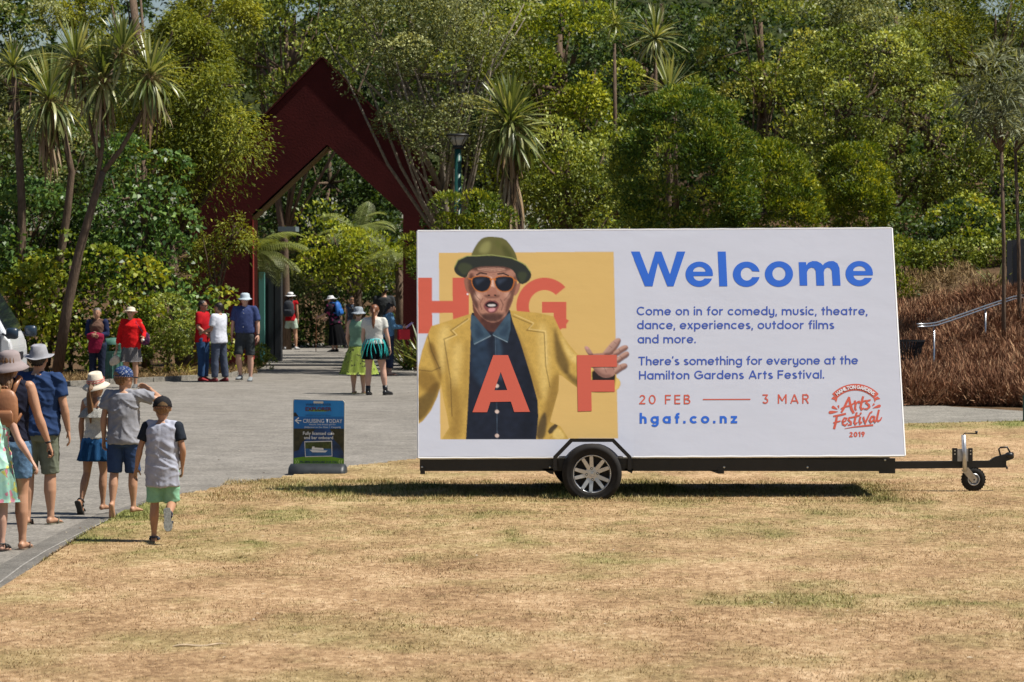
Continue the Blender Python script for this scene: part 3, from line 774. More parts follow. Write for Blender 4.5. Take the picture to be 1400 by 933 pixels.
# festival emblem
def LG(x, y, off=.0022): return onp(1120 + x / 7.775, 500 + y / 7.775, off)
b = B()
cx_, cy_ = 385, 533
ang = [90 + 47 * (1 - 2 * i / 24) for i in range(25)]
for a0, a1 in zip(ang[:-1], ang[1:]):
    q = [(cx_ + r_ * math.cos(R(a_)), cy_ - r_ * math.sin(R(a_))) for r_, a_ in ((268, a0), (268, a1), (338, a1), (338, a0))]
    b.quad([LG(*p) for p in q])
for pts in ([(150, 328), (195, 352), (182, 392), (165, 365), (128, 355)], [(620, 328), (580, 352), (592, 392), (606, 365), (650, 355)]):
    b.bm.faces.new([b.bm.verts.new(LG(*p)) for p in pts])
def petal(x0, y0, x1, y1, wd):
    pts = []
    d = Vector((x1 - x0, y1 - y0)); L_ = d.length; d.normalize(); n_ = Vector((-d.y, d.x))
    prof = [(0, 0), (.3, .25), (.6, .42), (.85, .5), (.97, .3), (1, 0)]
    for t, k in prof: pts.append(Vector((x0, y0)) + d * t * L_ + n_ * k * wd)
    for t, k in prof[-2:0:-1]: pts.append(Vector((x0, y0)) + d * t * L_ - n_ * k * wd)
    b.bm.faces.new([b.bm.verts.new(LG(p.x, p.y)) for p in pts])
petal(205, 490, 100, 500, 34); petal(198, 468, 135, 436, 32); petal(210, 458, 203, 422, 20)
petal(565, 455, 655, 425, 32); petal(562, 432, 588, 405, 20)
o = b.put('emblem_ribbon', M_RED, banner); tag(o, kind='stuff')
def strokes_obj(name, strokes, hw, m, z0=.0022):
    b = B(); add_strokes(b.bm, strokes, hw, lambda x, y, off: LG(x, y, off), z0)
    for f in b.bm.faces:
        f.normal_update()
        if f.normal.dot(NRM) < 0: f.normal_flip()
    return tag(link(name, b.mesh(name, fix=False), m, banner), kind='stuff')
strokes_obj('arts_script', [
    ([(235, 500), (262, 455), (290, 395), (320, 335)], [11, 12, 13, 12]), ([(318, 335), (328, 400), (345, 465), (368, 508)], [10, 13, 15, 13]),
    ([(230, 462), (268, 440), (330, 428), (372, 400), (385, 375)], [6, 9, 9, 8, 8]),
    ([(378, 372), (388, 410), (382, 452), (392, 478)], [10, 11, 11, 9]), ([(388, 412), (410, 388), (432, 380)], 9),
    ([(468, 328), (452, 392), (440, 440), (452, 468), (476, 452)], [11, 12, 12, 10, 6]), ([(418, 398), (455, 385), (505, 372)], 8),
    ([(548, 365), (515, 375), (500, 398), (528, 418), (535, 440), (510, 462), (478, 462)], [7, 9, 10, 11, 11, 10, 6])], 9, M_RED)
strokes_obj('festival_script', [
    ([(188, 545), (178, 600), (158, 675)], [12, 13, 13]), ([(150, 540), (210, 530), (285, 512)], [8, 11, 10]), ([(150, 610), (190, 600), (228, 590)], [7, 9, 7]),
    ([(245, 606), (282, 588), (294, 562), (268, 558), (248, 590), (252, 625), (278, 638), (305, 612)], [7, 7, 7, 9, 10, 10, 9, 6]),
    ([(348, 552), (320, 556), (312, 580), (338, 602), (338, 626), (306, 634)], [7, 9, 10, 10, 10, 7]),
    ([(400, 498), (385, 560), (374, 605), (386, 625), (408, 605)], [10, 11, 11, 10, 6]), ([(345, 552), (390, 542), (436, 528)], 8),
    ([(440, 545), (428, 590), (436, 616), (458, 600)], [10, 10, 10, 6]), ([(442, 500), (444, 518)], 9),
    ([(470, 545), (478, 580), (492, 612), (515, 560), (540, 505), (566, 490)], [9, 10, 10, 9, 8, 7]),
    ([(588, 540), (556, 546), (538, 580), (550, 604), (574, 585), (592, 545)], [8, 10, 11, 9, 8, 8]), ([(592, 542), (582, 580), (596, 600), (612, 582)], [9, 10, 9, 6]),
    ([(636, 470), (622, 530), (612, 578), (628, 594), (652, 578), (665, 550)], [10, 11, 11, 10, 8, 6]),
    ([(270, 672), (360, 655), (480, 642), (575, 633)], [2, 6, 9, 10])], 9, M_RED)
# 2019 and the words on the ribbon
b = B(); xx_ = 320; un = 8.0
for ch in '2019':
    S, a = glyph(ch, 1.7); add_strokes(b.bm, S, .85, lambda x, y, off, q=xx_: LG(q + x * un, 762 - y * un - (q - 320) * .03, off)); xx_ += (a + 1.15) * un
for f in b.bm.faces:
    f.normal_update()
    if f.normal.dot(NRM) < 0: f.normal_flip()
tag(link('year_lettering', b.mesh('year', fix=False), M_RED, banner), kind='stuff')
b = B(); txt = 'HAMILTON GARDENS'; un = 5.6; gs = [glyph(c, 1.5) if c != ' ' else ([], 2.2) for c in txt]
tot = sum(g_[1] for g_ in gs); Rb = 283; span = R(84); tk = (span * 303 / un - tot) / (len(txt) - 1); cur = 0
for S, a in gs:
    mid = cur + a / 2; th = math.pi / 2 + span / 2 - (mid * un / 303)
    def fn(x, y, off, th=th, a=a):
        rr = Rb + y * un; s_ = (x - a / 2) * un
        return LG(cx_ + rr * math.cos(th) + s_ * math.sin(th), cy_ - rr * math.sin(th) + s_ * math.cos(th), off)
    add_strokes(b.bm, S, .75, fn, .0062); cur += a + tk
for f in b.bm.faces:
    f.normal_update()
    if f.normal.dot(NRM) < 0: f.normal_flip()
tag(link('ribbon_lettering', b.mesh('ribbon', fix=False), M_WHITEPRINT, banner), kind='stuff')

# ------------------------------------------------------------------ printed portrait: painted into a fine grid of coloured cells (flat print)
PX0, PY0, PW, PH, SS = 571, 317, 296, 308, 3
cv = np.zeros((PH * SS, PW * SS, 3), np.float32)
YY, XX = np.mgrid[0:PH * SS, 0:PW * SS]
XX = PX0 + (XX + .5) / SS; YY = PY0 + (YY + .5) / SS
WHITE_ = np.array((0.558, 0.577, 0.665)); cv[:] = WHITE_
def blur(a, k):
    k = int(k)
    if k < 1: return a
    for ax in (0, 1):
        for _ in range(2):
            c_ = np.cumsum(np.concatenate([np.zeros_like(np.take(a, [0], ax)), np.pad(a, [(k, k) if i == ax else (0, 0) for i in range(a.ndim)], mode='edge')], ax), ax)
            n_ = a.shape[ax]; a = (np.take(c_, np.arange(2 * k + 1, 2 * k + 1 + n_), ax) - np.take(c_, np.arange(0, n_), ax)) / (2 * k + 1)
    return a
def smooth_poly(p, it=2):
    for _ in range(it):
        q = []
        for i in range(len(p)):
            a, c = p[i], p[(i + 1) % len(p)]
            q += [(a[0] * .75 + c[0] * .25, a[1] * .75 + c[1] * .25), (a[0] * .25 + c[0] * .75, a[1] * .25 + c[1] * .75)]
        p = q
    return p
def mask(p, soft=0, sm=0):
    p = smooth_poly(p, sm) if sm else p
    mx_ = np.array(p); x0, y0 = mx_.min(0) - 2; x1, y1 = mx_.max(0) + 2
    i0, i1 = int(max(0, (y0 - PY0) * SS)), int(min(PH * SS, (y1 - PY0) * SS)); j0, j1 = int(max(0, (x0 - PX0) * SS)), int(min(PW * SS, (x1 - PX0) * SS))
    m_ = np.zeros(XX.shape, np.float32)
    if i1 > i0 and j1 > j0: m_[i0:i1, j0:j1] = in_poly(XX[i0:i1, j0:j1], YY[i0:i1, j0:j1], p)
    if soft: m_ = blur(m_, soft * SS)
    return m_
clipm = None
def paint(p, col, soft=0, op=1.0, sm=0, clip=None):
    global cv
    m_ = mask(p, soft, sm) * op
    if clip is not None: m_ = m_ * clip
    cv = cv * (1 - m_[..., None]) + np.array(s2l(col), np.float32) * m_[..., None]
def line_(p, wd, col, op=1.0, clip=None, soft=0):
    a, c = strip([Vector(q) for q in p], wd / 2); paint([tuple(v) for v in a] + [tuple(v) for v in c[::-1]], col, soft, op, 0, clip)
YEL = (216, 180, 110); COR = (206, 96, 76)
paint([(600, 346), (839, 344.5), (845, 599.5), (602, 601)], YEL)
# H and G behind the figure
for q in ([(571, 380), (590.5, 380), (591, 456.5), (571.5, 456.5)], [(571, 412), (622, 411.5), (622, 428), (571, 428.5)], [(618.5, 380), (641, 380), (641, 456), (619.5, 456)]): paint(q, COR)
gc = (744.5, 419)
ga = [(gc[0] + 38.5 * math.cos(R(a_)), gc[1] - 39 * math.sin(R(a_))) for a_ in range(42, 331, 4)] + [(gc[0] + 21.5 * math.cos(R(a_)), gc[1] - 22 * math.sin(R(a_))) for a_ in range(328, 40, -4)]
paint(ga, COR); paint([(741, 413), (774.5, 413), (774.5, 449.5), (757, 449.5), (757, 428), (741, 428)], COR)
# jacket silhouette
jk = [(650, 427), (632, 433), (610, 440), (590, 446), (583, 462), (577, 480), (573, 498), (569, 515), (569, 582), (578, 576), (589, 562), (598, 543), (603, 526), (606, 545), (611, 567), (614, 585), (604, 601), (692, 601), (762, 601), (778, 601), (766, 583), (752, 577), (756, 562), (763.5, 535), (764.5, 513), (768, 514), (778, 522), (789, 530), (800, 534), (812, 536), (812, 500), (800, 489), (789, 484), (780, 474), (770, 460), (764, 448), (757, 433), (735, 428), (712, 426), (697, 425)]
JK = (203, 166, 82); JD = (118, 86, 32); JL = (238, 208, 130); JX = (66, 48, 22)
paint(jk, JK); jm = mask(jk)
# corduroy
cor = (0.94 + 0.06 * np.sin((XX * .9 + YY * .25) * 4.2))[..., None]
cv = cv * (1 - jm[..., None]) + cv * cor * jm[..., None]
for p, c_, s_, o_ in (
    ([(569, 545), (580, 540), (596, 520), (603, 526), (589, 562), (569, 582)], JX, 2, .75), ([(572, 500), (596, 512), (602, 530), (590, 540), (570, 530)], JD, 3, .7),
    ([(583, 470), (592, 466), (604, 500), (604, 528), (596, 505)], JD, 2, .85), ([(600, 448), (616, 442), (612, 480), (606, 520), (598, 480)], JL, 4, .6),
    ([(612, 520), (622, 515), (634, 560), (630, 600), (612, 600), (618, 575)], JD, 4, .55), ([(636, 460), (642, 470), (640, 560), (632, 560)], JD, 3, .35),
    ([(700, 440), (716, 470), (728, 505), (742, 545), (736, 548), (722, 510), (708, 480)], JD, 2, .5), ([(735, 440), (748, 445), (752, 500), (746, 560), (738, 520)], JL, 4, .55),
    ([(757, 440), (766, 470), (780, 500), (775, 515), (762, 500), (758, 480)], JX, 2, .75), ([(764, 450), (780, 482), (800, 492), (792, 500), (776, 490)], JL, 2, .7),
    ([(768, 500), (790, 520), (830, 532), (800, 536), (778, 522)], JX, 2, .7), ([(752, 520), (766, 505), (764, 545), (752, 575), (740, 600), (730, 600), (744, 560)], JD, 3, .6),
    ([(748, 588), (762, 577), (764, 582), (752, 596)], (40, 34, 30), 0.5, .9), ([(756, 590), (764, 584), (775, 600), (756, 601)], JL, 1, .6), ([(735, 580), (745, 560), (748, 575), (745, 601), (733, 601)], (60, 50, 36), 1, .8),
    ([(790, 490), (812, 500), (820, 515), (800, 512)], JL, 2, .5), 
    ([(620, 470), (632, 466), (630, 500), (622, 540), (616, 500)], JL, 4, .5), ([(606, 470), (611, 470), (614, 530), (618, 560), (612, 560)], JD, 2, .45)):
    paint(p, c_, s_, o_, 1, jm)
for p in ([(571, 506), (590, 508), (603, 502)], [(584, 455), (590, 480), (602, 506)], [(640, 436), (616, 452), (622, 458), (607, 464), (616, 520), (618, 570)], [(700, 432), (728, 444), (720, 452), (744, 455), (746, 500), (752, 530)]): line_(p, 1.3, JX, .6, jm)
for p in ([(641, 437), (618, 453), (624, 459), (609, 466)], [(702, 431), (729, 443), (722, 451), (745, 454), (747, 500)]): line_([(x + .9, y - .9) for x, y in p], .9, (238, 214, 150), .7, jm)
# dark shirt
sh = [(645, 428), (643, 470), (641, 530), (637, 601), (733, 601), (736, 570), (735, 548), (726, 515), (712, 470), (701, 440), (697, 424)]
paint(sh, (25, 30, 44)); shm = mask(sh)
paint([(645, 440), (662, 448), (672, 500), (668, 540), (650, 520), (643, 500)], (40, 58, 80), 3, .8, 1, shm)
paint([(676, 450), (684, 460), (690, 520), (680, 520)], (62, 84, 106), 2, .6, 1, shm); line_([(677, 452), (678, 500), (680, 601)], .8, (90, 110, 130), .6, shm)
for y in (528, 563, 596): paint([(679.5 + 2.8 * math.cos(t), y + 2.6 * math.sin(t)) for t in np.linspace(0, 6.2, 14)], (225, 200, 190))
paint([(718, 480), (733, 545), (731, 601), (706, 601), (716, 540)], (18, 22, 34), 3, .8, 1, shm)
# neck, collar
paint([(645, 404), (697, 404), (694, 430), (686, 448), (673, 456), (656, 444), (647, 430)], (104, 62, 48), 0, 1, 1)
paint([(655, 432), (690, 430), (684, 448), (673, 456), (662, 450)], (74, 42, 36), 2, .8, 1)
paint([(644, 430), (650, 433), (671, 459), (648, 472), (643, 450)], (60, 82, 100)); paint([(698, 427), (692, 432), (673, 458), (694, 469), (698, 450)], (60, 82, 100))
paint([(648, 440), (656, 446), (664, 460), (650, 466)], (40, 58, 78), 1, .7, 1); paint([(695, 440), (688, 448), (680, 458), (694, 462)], (40, 58, 78), 1, .7, 1)
line_([(648, 471), (671, 459.5)], 1.0, (150, 170, 182), .8); line_([(694, 468), (674, 458.5)], 1.0, (150, 170, 182), .8)
# face
fc_ = [(640, 372), (638, 392), (643, 402), (647, 418), (655, 431), (664, 439), (674, 442), (684, 439), (693, 430), (700, 416), (704, 400), (708, 385), (706, 368), (700, 360), (672, 356), (646, 362)]
SK = (176, 126, 106)
paint(fc_, SK, 0, 1, 1); fm = mask(fc_, 0, 1)
paint([(634, 381), (641, 378), (644, 402), (638, 400), (635, 390)], (150, 100, 80), 0, 1, 1); paint([(707, 388), (712, 386), (710, 398), (703, 407), (703, 396)], (165, 112, 92), 0, 1, 1)
for p, c_, s_, o_ in (
    ([(640, 375), (648, 372), (650, 400), (656, 425), (648, 420), (641, 400)], (72, 40, 32), 1.5, .85), ([(702, 375), (708, 380), (702, 410), (692, 432), (690, 420), (698, 400)], (84, 48, 38), 1.5, .8),
    ([(646, 362), (700, 362), (704, 370), (640, 372)], (62, 34, 28), 1.5, .85), ([(655, 428), (690, 428), (684, 440), (664, 440)], (58, 32, 28), 1.5, .8),
    ([(664, 380), (674, 378), (676, 396), (668, 398)], (240, 200, 180), 1.2, .75), ([(649, 400), (659, 403), (655, 412), (650, 409)], (226, 182, 160), 2, .8), ([(688, 401), (698, 399), (695, 410)], (218, 170, 148), 2, .7),
    ([(660, 403), (684, 403), (682, 408), (664, 408)], (96, 56, 46), .8, .7), ([(652, 366), (692, 366), (690, 371), (654, 371)], (206, 158, 136), .8, .7),
    ([(654, 427), (664, 432), (684, 432), (690, 426), (684, 440), (664, 440)], (60, 36, 32), 1.2, .55), ([(650, 412), (654, 424), (660, 432), (654, 430)], (50, 32, 28), .8, .5), ([(698, 412), (692, 426), (686, 434), (690, 432)], (50, 32, 28), .8, .5)):
    paint(p, c_, s_, o_, 1, fm)
for y in (366.5, 369, 371.8): line_([(654, y + 1.5), (663, y - .3), (673, y + 1), (684, y - .5), (692, y + 1.2)], .6, (70, 40, 32), .7)
line_([(651, 376.5), (657, 373.5), (666, 375)], 1.8, (30, 20, 18)); line_([(680, 375), (688, 374), (696, 377.5)], 1.8, (30, 20, 18))
# grain of a printed photograph: creases and pores
gr_ = np.random.default_rng(2).normal(0, 1, XX.shape).astype(np.float32); gr_ = blur(gr_, 1) * 3.0
cv = cv * (1 + (gr_ * .10 * fm)[..., None])
for q in ([(648, 398), (652, 406), (657, 411)], [(699, 398), (694, 406), (689, 411)], [(660, 408), (656, 416), (659, 424)], [(684, 409), (688, 417), (685, 425)]): line_(q, 1.1, (70, 38, 32), .6, fm, .3)
# nose and mouth
paint([(665, 398), (668, 392), (675, 392), (679, 398), (680, 404), (674, 406), (667, 405)], (168, 112, 92), .5, .9, 1)
for x in (668.5, 677): paint([(x + 1.8 * math.cos(t), 404 + 1.1 * math.sin(t)) for t in np.linspace(0, 6.2, 10)], (30, 16, 14))
paint([(660.5, 418), (665, 412.5), (670, 410.5), (673, 411.5), (677, 410.8), (682, 415), (682.5, 419), (678, 427.5), (669, 428.5), (663.5, 424)], (128, 72, 70), 0, 1, 1)
paint([(662.5, 417), (667, 413), (674, 412), (681, 416), (680, 420), (672, 422), (665, 420)], (34, 14, 16), 0, 1, 1); paint([(666, 416.5), (677, 416), (678, 419), (668, 419.5)], (214, 206, 204), 0, 1, 1); paint([(667, 422), (678, 421), (676, 426), (669, 427)], (222, 156, 160), .5, .9, 1)
# sunglasses
for cx, pts in ((658, [(645, 381), (652, 378.5), (664, 378.5), (671, 381), (671, 389), (667, 397), (659, 399.5), (651, 397), (646, 390)]), (688, [(676.5, 381), (683, 378.5), (696, 378.5), (702, 381), (702, 389), (698, 397), (689, 399.5), (681, 396), (677, 389)])):
    paint(smooth_poly([(cx + (x - cx) * 1.10, 388.5 + (y - 388.5) * 1.10) for x, y in pts], 1), (196, 112, 40), 0, 1, 1); paint(pts, (18, 22, 32), 0, 1, 1)
    paint([(cx - 9, 382), (cx + 6, 381), (cx - 6, 390)], (60, 72, 92), 1.5, .6)
line_([(670, 383), (674, 381.5), (678, 383)], 1.8, (196, 112, 40)); line_([(640, 381), (646, 382.5)], 1.6, (196, 112, 40)); line_([(702, 382), (707, 385)], 1.6, (196, 112, 40))
paint([(639.3 + 1.3 * math.cos(t), 402.5 + 1.3 * math.sin(t)) for t in np.linspace(0, 6.2, 10)], (240, 240, 245))
# hat
brim = [(620.5, 367), (624, 358), (634, 351), (650, 349), (672, 349), (700, 353), (716, 361), (725, 371), (727, 378), (722, 386), (712, 390), (706, 382), (704, 372), (694, 365), (672, 364), (652, 365), (641, 371), (638, 381), (628, 378), (622, 373)]
paint(brim, (42, 45, 38), 0, 1, 1); paint([(624, 366), (632, 358), (648, 364), (640, 372), (634, 378)], (70, 76, 48), 1, .7, 1); paint([(706, 372), (722, 372), (718, 384), (712, 388)], (66, 72, 46), 1, .7, 1)
crown = [(643, 352), (648, 340), (656, 328), (664, 324), (676, 324), (690, 326), (700, 338), (705, 347), (708, 358), (696, 353), (672, 349.5)]
paint(crown, (104, 101, 54), 0, 1, 1); cm_ = mask(crown, 0, 1)
paint([(652, 345), (662, 330), (672, 330), (668, 348)], (150, 148, 90), 2, .8, 1, cm_); paint([(684, 332), (696, 340), (705, 357), (690, 352)], (74, 76, 30), 2, .8, 1, cm_); paint([(674, 328), (686, 330), (682, 345)], (92, 96, 40), 2, .6, 1, cm_)
line_([(621, 366), (626, 356), (638, 350.5), (672, 348.8), (700, 353), (718, 362), (726, 373)], 1.2, (150, 156, 92))
# the raised hand
HS = (172, 128, 114); HDK = (74, 42, 36); HL = (206, 168, 152)
paint([(808, 500), (838, 500), (840, 514), (848.5, 521), (848, 529), (842, 535), (829, 536.8), (808, 536.8)], JK, 0, 1, 1)
paint([(809, 502), (842, 503), (841, 518), (839, 533), (810, 530)], (34, 24, 18), .6, 1, 1)
paint([(843, 516), (848.5, 522), (846, 531), (840, 534.5), (842, 524)], JL, .6, .6, 1); paint([(812, 534), (840, 534), (829, 537), (812, 537)], JD, .8, .7, 1)
paint([(806, 484), (824, 483), (838, 480), (845, 486), (846, 500), (842, 511), (836, 516), (826, 517.5), (816, 512), (808, 500)], HS, 0, 1, 1)
fing = ([(805.5, 487), (799.5, 478), (798.8, 474.5), (802, 473), (806, 476), (812, 486)], [(823, 484), (830, 475), (837, 467), (843, 462.6), (848, 462.6), (848.6, 466), (845.5, 473), (838.5, 482), (832, 486)],
        [(836, 484), (846, 475.5), (854, 471.8), (858.6, 473), (858, 477.4), (850, 482), (844.5, 486.5)], [(841, 492), (848, 485), (856, 480.3), (860.4, 482), (859, 487.2), (851, 492), (845, 497)], [(839, 504), (846, 499), (853.5, 496.6), (858, 498.4), (856.5, 503), (849, 507), (841, 513)])
for pts in fing:
    paint([(x + .5, y + 1.0) for x, y in pts], HDK, .3, .75, 1); paint(pts, HS, 0, 1, 1); mm = mask(pts, 0, 1)
    paint([(x + 1.2, y + 3.2) for x, y in pts], HDK, .8, .6, 1, mm); paint([(x - 1.0, y - 2.6) for x, y in pts], HL, .8, .5, 1, mm)
paint([(797.5 + 2.6, 474.5), (802.5, 473.3), (805, 477), (803, 479)], (206, 150, 150), .3, .8, 1)
pm_ = mask([(806, 484), (824, 483), (838, 480), (845, 486), (846, 500), (842, 511), (836, 516), (826, 517.5), (816, 512), (808, 500)], 0, 1)
paint([(812, 488), (824, 487), (834, 492), (830, 506), (820, 504)], HL, 1.6, .7, 1, pm_); paint([(808, 498), (816, 506), (826, 513), (836, 512), (836, 518), (816, 516)], HDK, 1.5, .55, 1, pm_)
for q in ([(816, 489), (824, 497), (829, 510)], [(826, 486), (834, 494), (842, 497)], [(829, 492), (836, 501), (840, 506)]): line_(q, .8, HDK, .6, pm_, .2)
for q in ([(833, 473), (837, 476)], [(839, 467.5), (843, 470.5)], [(846, 477), (848, 481)], [(848, 487), (851, 491)], [(848, 499.5), (850, 504)]): line_(q, .8, HDK, .5)
# cloth wrinkles over the jacket, as printed
wn = blur(np.random.default_rng(4).normal(0, 1, XX.shape).astype(np.float32), 7); wn = wn / wn.std(); w2_ = blur(np.random.default_rng(6).normal(0, 1, XX.shape).astype(np.float32), 2); w2_ = w2_ / w2_.std()
jj = jm * (1 - shm) * (1 - fm); cv = cv * (1 + ((np.clip(np.abs(wn) - .6, -.6, 1.2) * -.05 + w2_ * .03) * jj)[..., None]); cv = cv * (1 + (wn * .10 * shm)[..., None])
# average to the grid and build the print
cvp = cv.reshape(PH, SS, PW, SS, 3).mean((1, 3))
gi, gj = np.meshgrid(np.arange(PH), np.arange(PW), indexing='ij')
o_ = np.array((0, 0, HC)); N_ = np.array(NRM); bl = np.array(BL)
px_ = PX0 + gj + .5; py_ = PY0 + gi + .5
px_ = np.clip(px_, 571.6, None)
ray = np.stack([(px_ - 700) / F, np.ones_like(px_), -(py_ - HY) / F], -1)
t_ = ((bl - o_) @ N_) / (ray @ N_)
V = (o_ + ray * t_[..., None] + N_ * .0015).reshape(-1, 3)
idx = np.arange(PH * PW).reshape(PH, PW)
fc = np.stack([idx[:-1, :-1], idx[1:, :-1], idx[1:, 1:], idx[:-1, 1:]], -1).reshape(-1, 4)
me = mesh_np('portrait_print', V, fc)
ca_ = me.color_attributes.new('ink', 'FLOAT_COLOR', 'POINT')
rgba = np.ones((PH * PW, 4), np.float32); rgba[:, :3] = cvp.reshape(-1, 3); rgba[:, :3] *= np.where(np.abs(rgba[:, :1] - .558) < .004, 1, .93); ca_.data.foreach_set('color', rgba.ravel())
mp = mat('portrait_ink', (1, 1, 1), 0.42, 0.35, bump=0.0055, bscale=1.6, stretch=(1, 1, 2.2))
n = mp.node_tree.nodes; a = n.new('ShaderNodeAttribute'); a.attribute_name = 'ink'; mp.node_tree.links.new(a.outputs['Color'], n['Principled BSDF'].inputs['Base Color'])
o = link('portrait_print', me, mp, banner)
# A and F over the figure
def poly_print(name, outer, holes, m, off):
    bm = bmesh.new(); ed = []
    for lp in [outer] + holes:
        vs = [bm.verts.new(onp(x, y, off)) for x, y in lp]
        ed += [bm.edges.new((vs[i], vs[(i + 1) % len(vs)])) for i in range(len(vs))]
    bmesh.ops.triangle_fill(bm, edges=ed, use_beauty=True, use_dissolve=False)
    for f in bm.faces:
        f.normal_update()
        if f.normal.dot(NRM) < 0: f.normal_flip()
    me = bpy.data.meshes.new(name); bm.to_mesh(me); bm.free(); return link(name, me, m, banner)
M_CORAL = mat('printed_coral_bright', (.555, .108, .068), .45, .3)
poly_print('printed_letter', [(646, 564), (674.5, 486), (694.5, 486), (724.5, 563.5), (703, 563.7), (698.5, 549.5), (670.5, 550), (666, 564)], [[(676, 534), (693.5, 533.8), (684.5, 509)]], M_CORAL, .0045)
poly_print('printed_letter', [(788.5, 486), (843, 485.5), (843.5, 502), (808, 502.3), (808, 520), (840, 520), (840.5, 536), (808.5, 536), (809, 562.5), (790, 563)], [], M_CORAL, .0045)

# Welcome: bold outlined letters
def WL(p): return [(855 + x / 4, 335 + y / 4) for x, y in p]
def el(cx, cy, rx, ry, a0, a1, n=24): return [(cx + rx * math.cos(R(a0 + (a1 - a0) * i / n)), cy - ry * math.sin(R(a0 + (a1 - a0) * i / n))) for i in range(n + 1)]
poly_print('printed_letter', WL([(30, 37), (78, 37), (126, 162), (164, 37), (197, 37), (244, 162), (282, 37), (328, 37), (264, 227), (230, 227), (179, 97), (149, 227), (107, 227)]), [], M_BLUE, .0022)
for dx, dy in ((0, 0), (875, -3.5)):
    sh_ = lambda p: WL([(x + dx, y + dy) for x, y in p])
    poly_print('printed_letter', sh_(el(404, 161, 75, 69, -8, 340, 40) + el(405, 171, 32, 26, -30, -180, 12)), [sh_(el(405, 147, 34, 27, 0, 180, 14))], M_BLUE, .0022)
poly_print('printed_letter', WL([(505, 37), (549, 37), (558, 227), (514, 227)]), [], M_BLUE, .0022)
poly_print('printed_letter', WL(el(662, 161, 74, 69, 12, 347, 36) + el(664, 160, 33, 36, 332, 25, 22)), [], M_BLUE, .0022)
poly_print('printed_letter', WL(el(840, 160, 77, 70, 0, 352.5, 47)), [WL(el(840, 158, 36, 37, 0, 345, 23))], M_BLUE, .0022)
poly_print('printed_letter', WL([(948, 95), (988, 95), (990, 112), (1000, 98), (1023, 89), (1048, 90), (1070, 101), (1080, 112), (1090, 100), (1112, 90), (1138, 89), (1160, 102), (1171, 127), (1177, 223), (1134, 223), (1129, 142), (1120, 128), (1105, 124), (1091, 132), (1085, 150), (1088, 223), (1045, 223), (1041, 142), (1032, 128), (1017, 124), (1002, 132), (993, 150), (995, 223), (954, 223)]), [], M_BLUE, .0022)

# ------------------------------------------------------------------ people
def skin(name, c): return mat(name, c, 0.5, 0.4, var=.10, vscale=14, bump=.0006, bscale=160)
SK_TAN = skin('skin_tan', (.42, .22, .13)); SK_FAIR = skin('skin_fair', (.56, .33, .24)); SK_WARM = skin('skin_warm', (.48, .26, .16)); SK_DARKISH = skin('skin_brown', (.34, .18, .11))
def cloth(name, c, var=.22, sc=18, bump=.0035): return mat(name, c, 0.85, 0.15, var=var, vscale=sc, bump=bump, bscale=22)
def patterned(name, kind, cols, scale=30):
    if name in MATS: return MATS[name]
    m = mat(name, cols[0], .85, .15, bump=.003, bscale=22); t = m.node_tree; n = t.nodes; L = t.links
    tc = n.new('ShaderNodeTexCoord'); cr = n.new('ShaderNodeValToRGB'); cr.color_ramp.interpolation = 'CONSTANT'
    if kind == 'spots':
        v = n.new('ShaderNodeTexVoronoi'); v.inputs['Scale'].default_value = scale; L.new(tc.outputs['Object'], v.inputs['Vector']); L.new(v.outputs['Distance'], cr.inputs[0])
        st = [(0, cols[1]), (.26, cols[0])]
    elif kind == 'patches':
        v = n.new('ShaderNodeTexVoronoi'); v.inputs['Scale'].default_value = scale; L.new(tc.outputs['Object'], v.inputs['Vector'])
        sp = n.new('ShaderNodeSeparateColor'); L.new(v.outputs['Color'], sp.inputs[0]); L.new(sp.outputs[0], cr.inputs[0])
        st = [(i / len(cols), c) for i, c in enumerate(cols)]
    elif kind == 'stripes':
        v = n.new('ShaderNodeTexWave'); v.bands_direction = 'X'; v.inputs['Scale'].default_value = scale; v.inputs['Distortion'].default_value = .6; v.inputs['Detail'].default_value = 1
        L.new(tc.outputs['Object'], v.inputs['Vector']); L.new(v.outputs['Fac'], cr.inputs[0]); st = [(0, cols[0]), (.45, cols[1]), (.8, cols[-1])]
    else:
        v = n.new('ShaderNodeTexNoise'); v.inputs['Scale'].default_value = scale; v.inputs['Detail'].default_value = 3; L.new(tc.outputs['Object'], v.inputs['Vector']); L.new(v.outputs['Fac'], cr.inputs[0])
        st = [(0, cols[0]), (.52, cols[1])] + ([(.60, cols[2])] if len(cols) > 2 else [])
    e = cr.color_ramp.elements; e[0].position = st[0][0]; e[0].color = (*st[0][1], 1); e[1].position = st[1][0]; e[1].color = (*st[1][1], 1)
    for p, c in st[2:]: x = e.new(p); x.color = (*c, 1)
    L.new(cr.outputs[0], n['Principled BSDF'].inputs['Base Color']); return m
HAIR_D = mat('dark_hair', (.018, .012, .010), .45, .5, var=.5, vscale=60, bump=.004, bscale=90, stretch=(3, 3, .4))
HAIR_B = mat('brown_hair', (.25, .125, .05), .45, .5, var=.55, vscale=60, bump=.005, bscale=80, stretch=(3, 3, .4))
HAIR_G = mat('grey_hair', (.20, .18, .16), .5, .4, var=.5, vscale=60, bump=.004, bscale=90)
HAIR_S = mat('sandy_hair', (.24, .15, .07), .5, .4, var=.5, vscale=60, bump=.005, bscale=80, stretch=(3, 3, .4))
M_EYE = mat('eye_dark', (.02, .015, .012), .2); M_LIP = mat('lip', (.36, .12, .10), .5); M_LENS = mat('sunglass_lens', (.008, .008, .010), .08, .6)
V3 = Vector
def orth(d, ref):
    d = d.normalized(); r = ref - d * ref.dot(d)
    if r.length < 1e-4: r = V3((1, 0, 0)) - d * d.x
    r.normalize(); return r
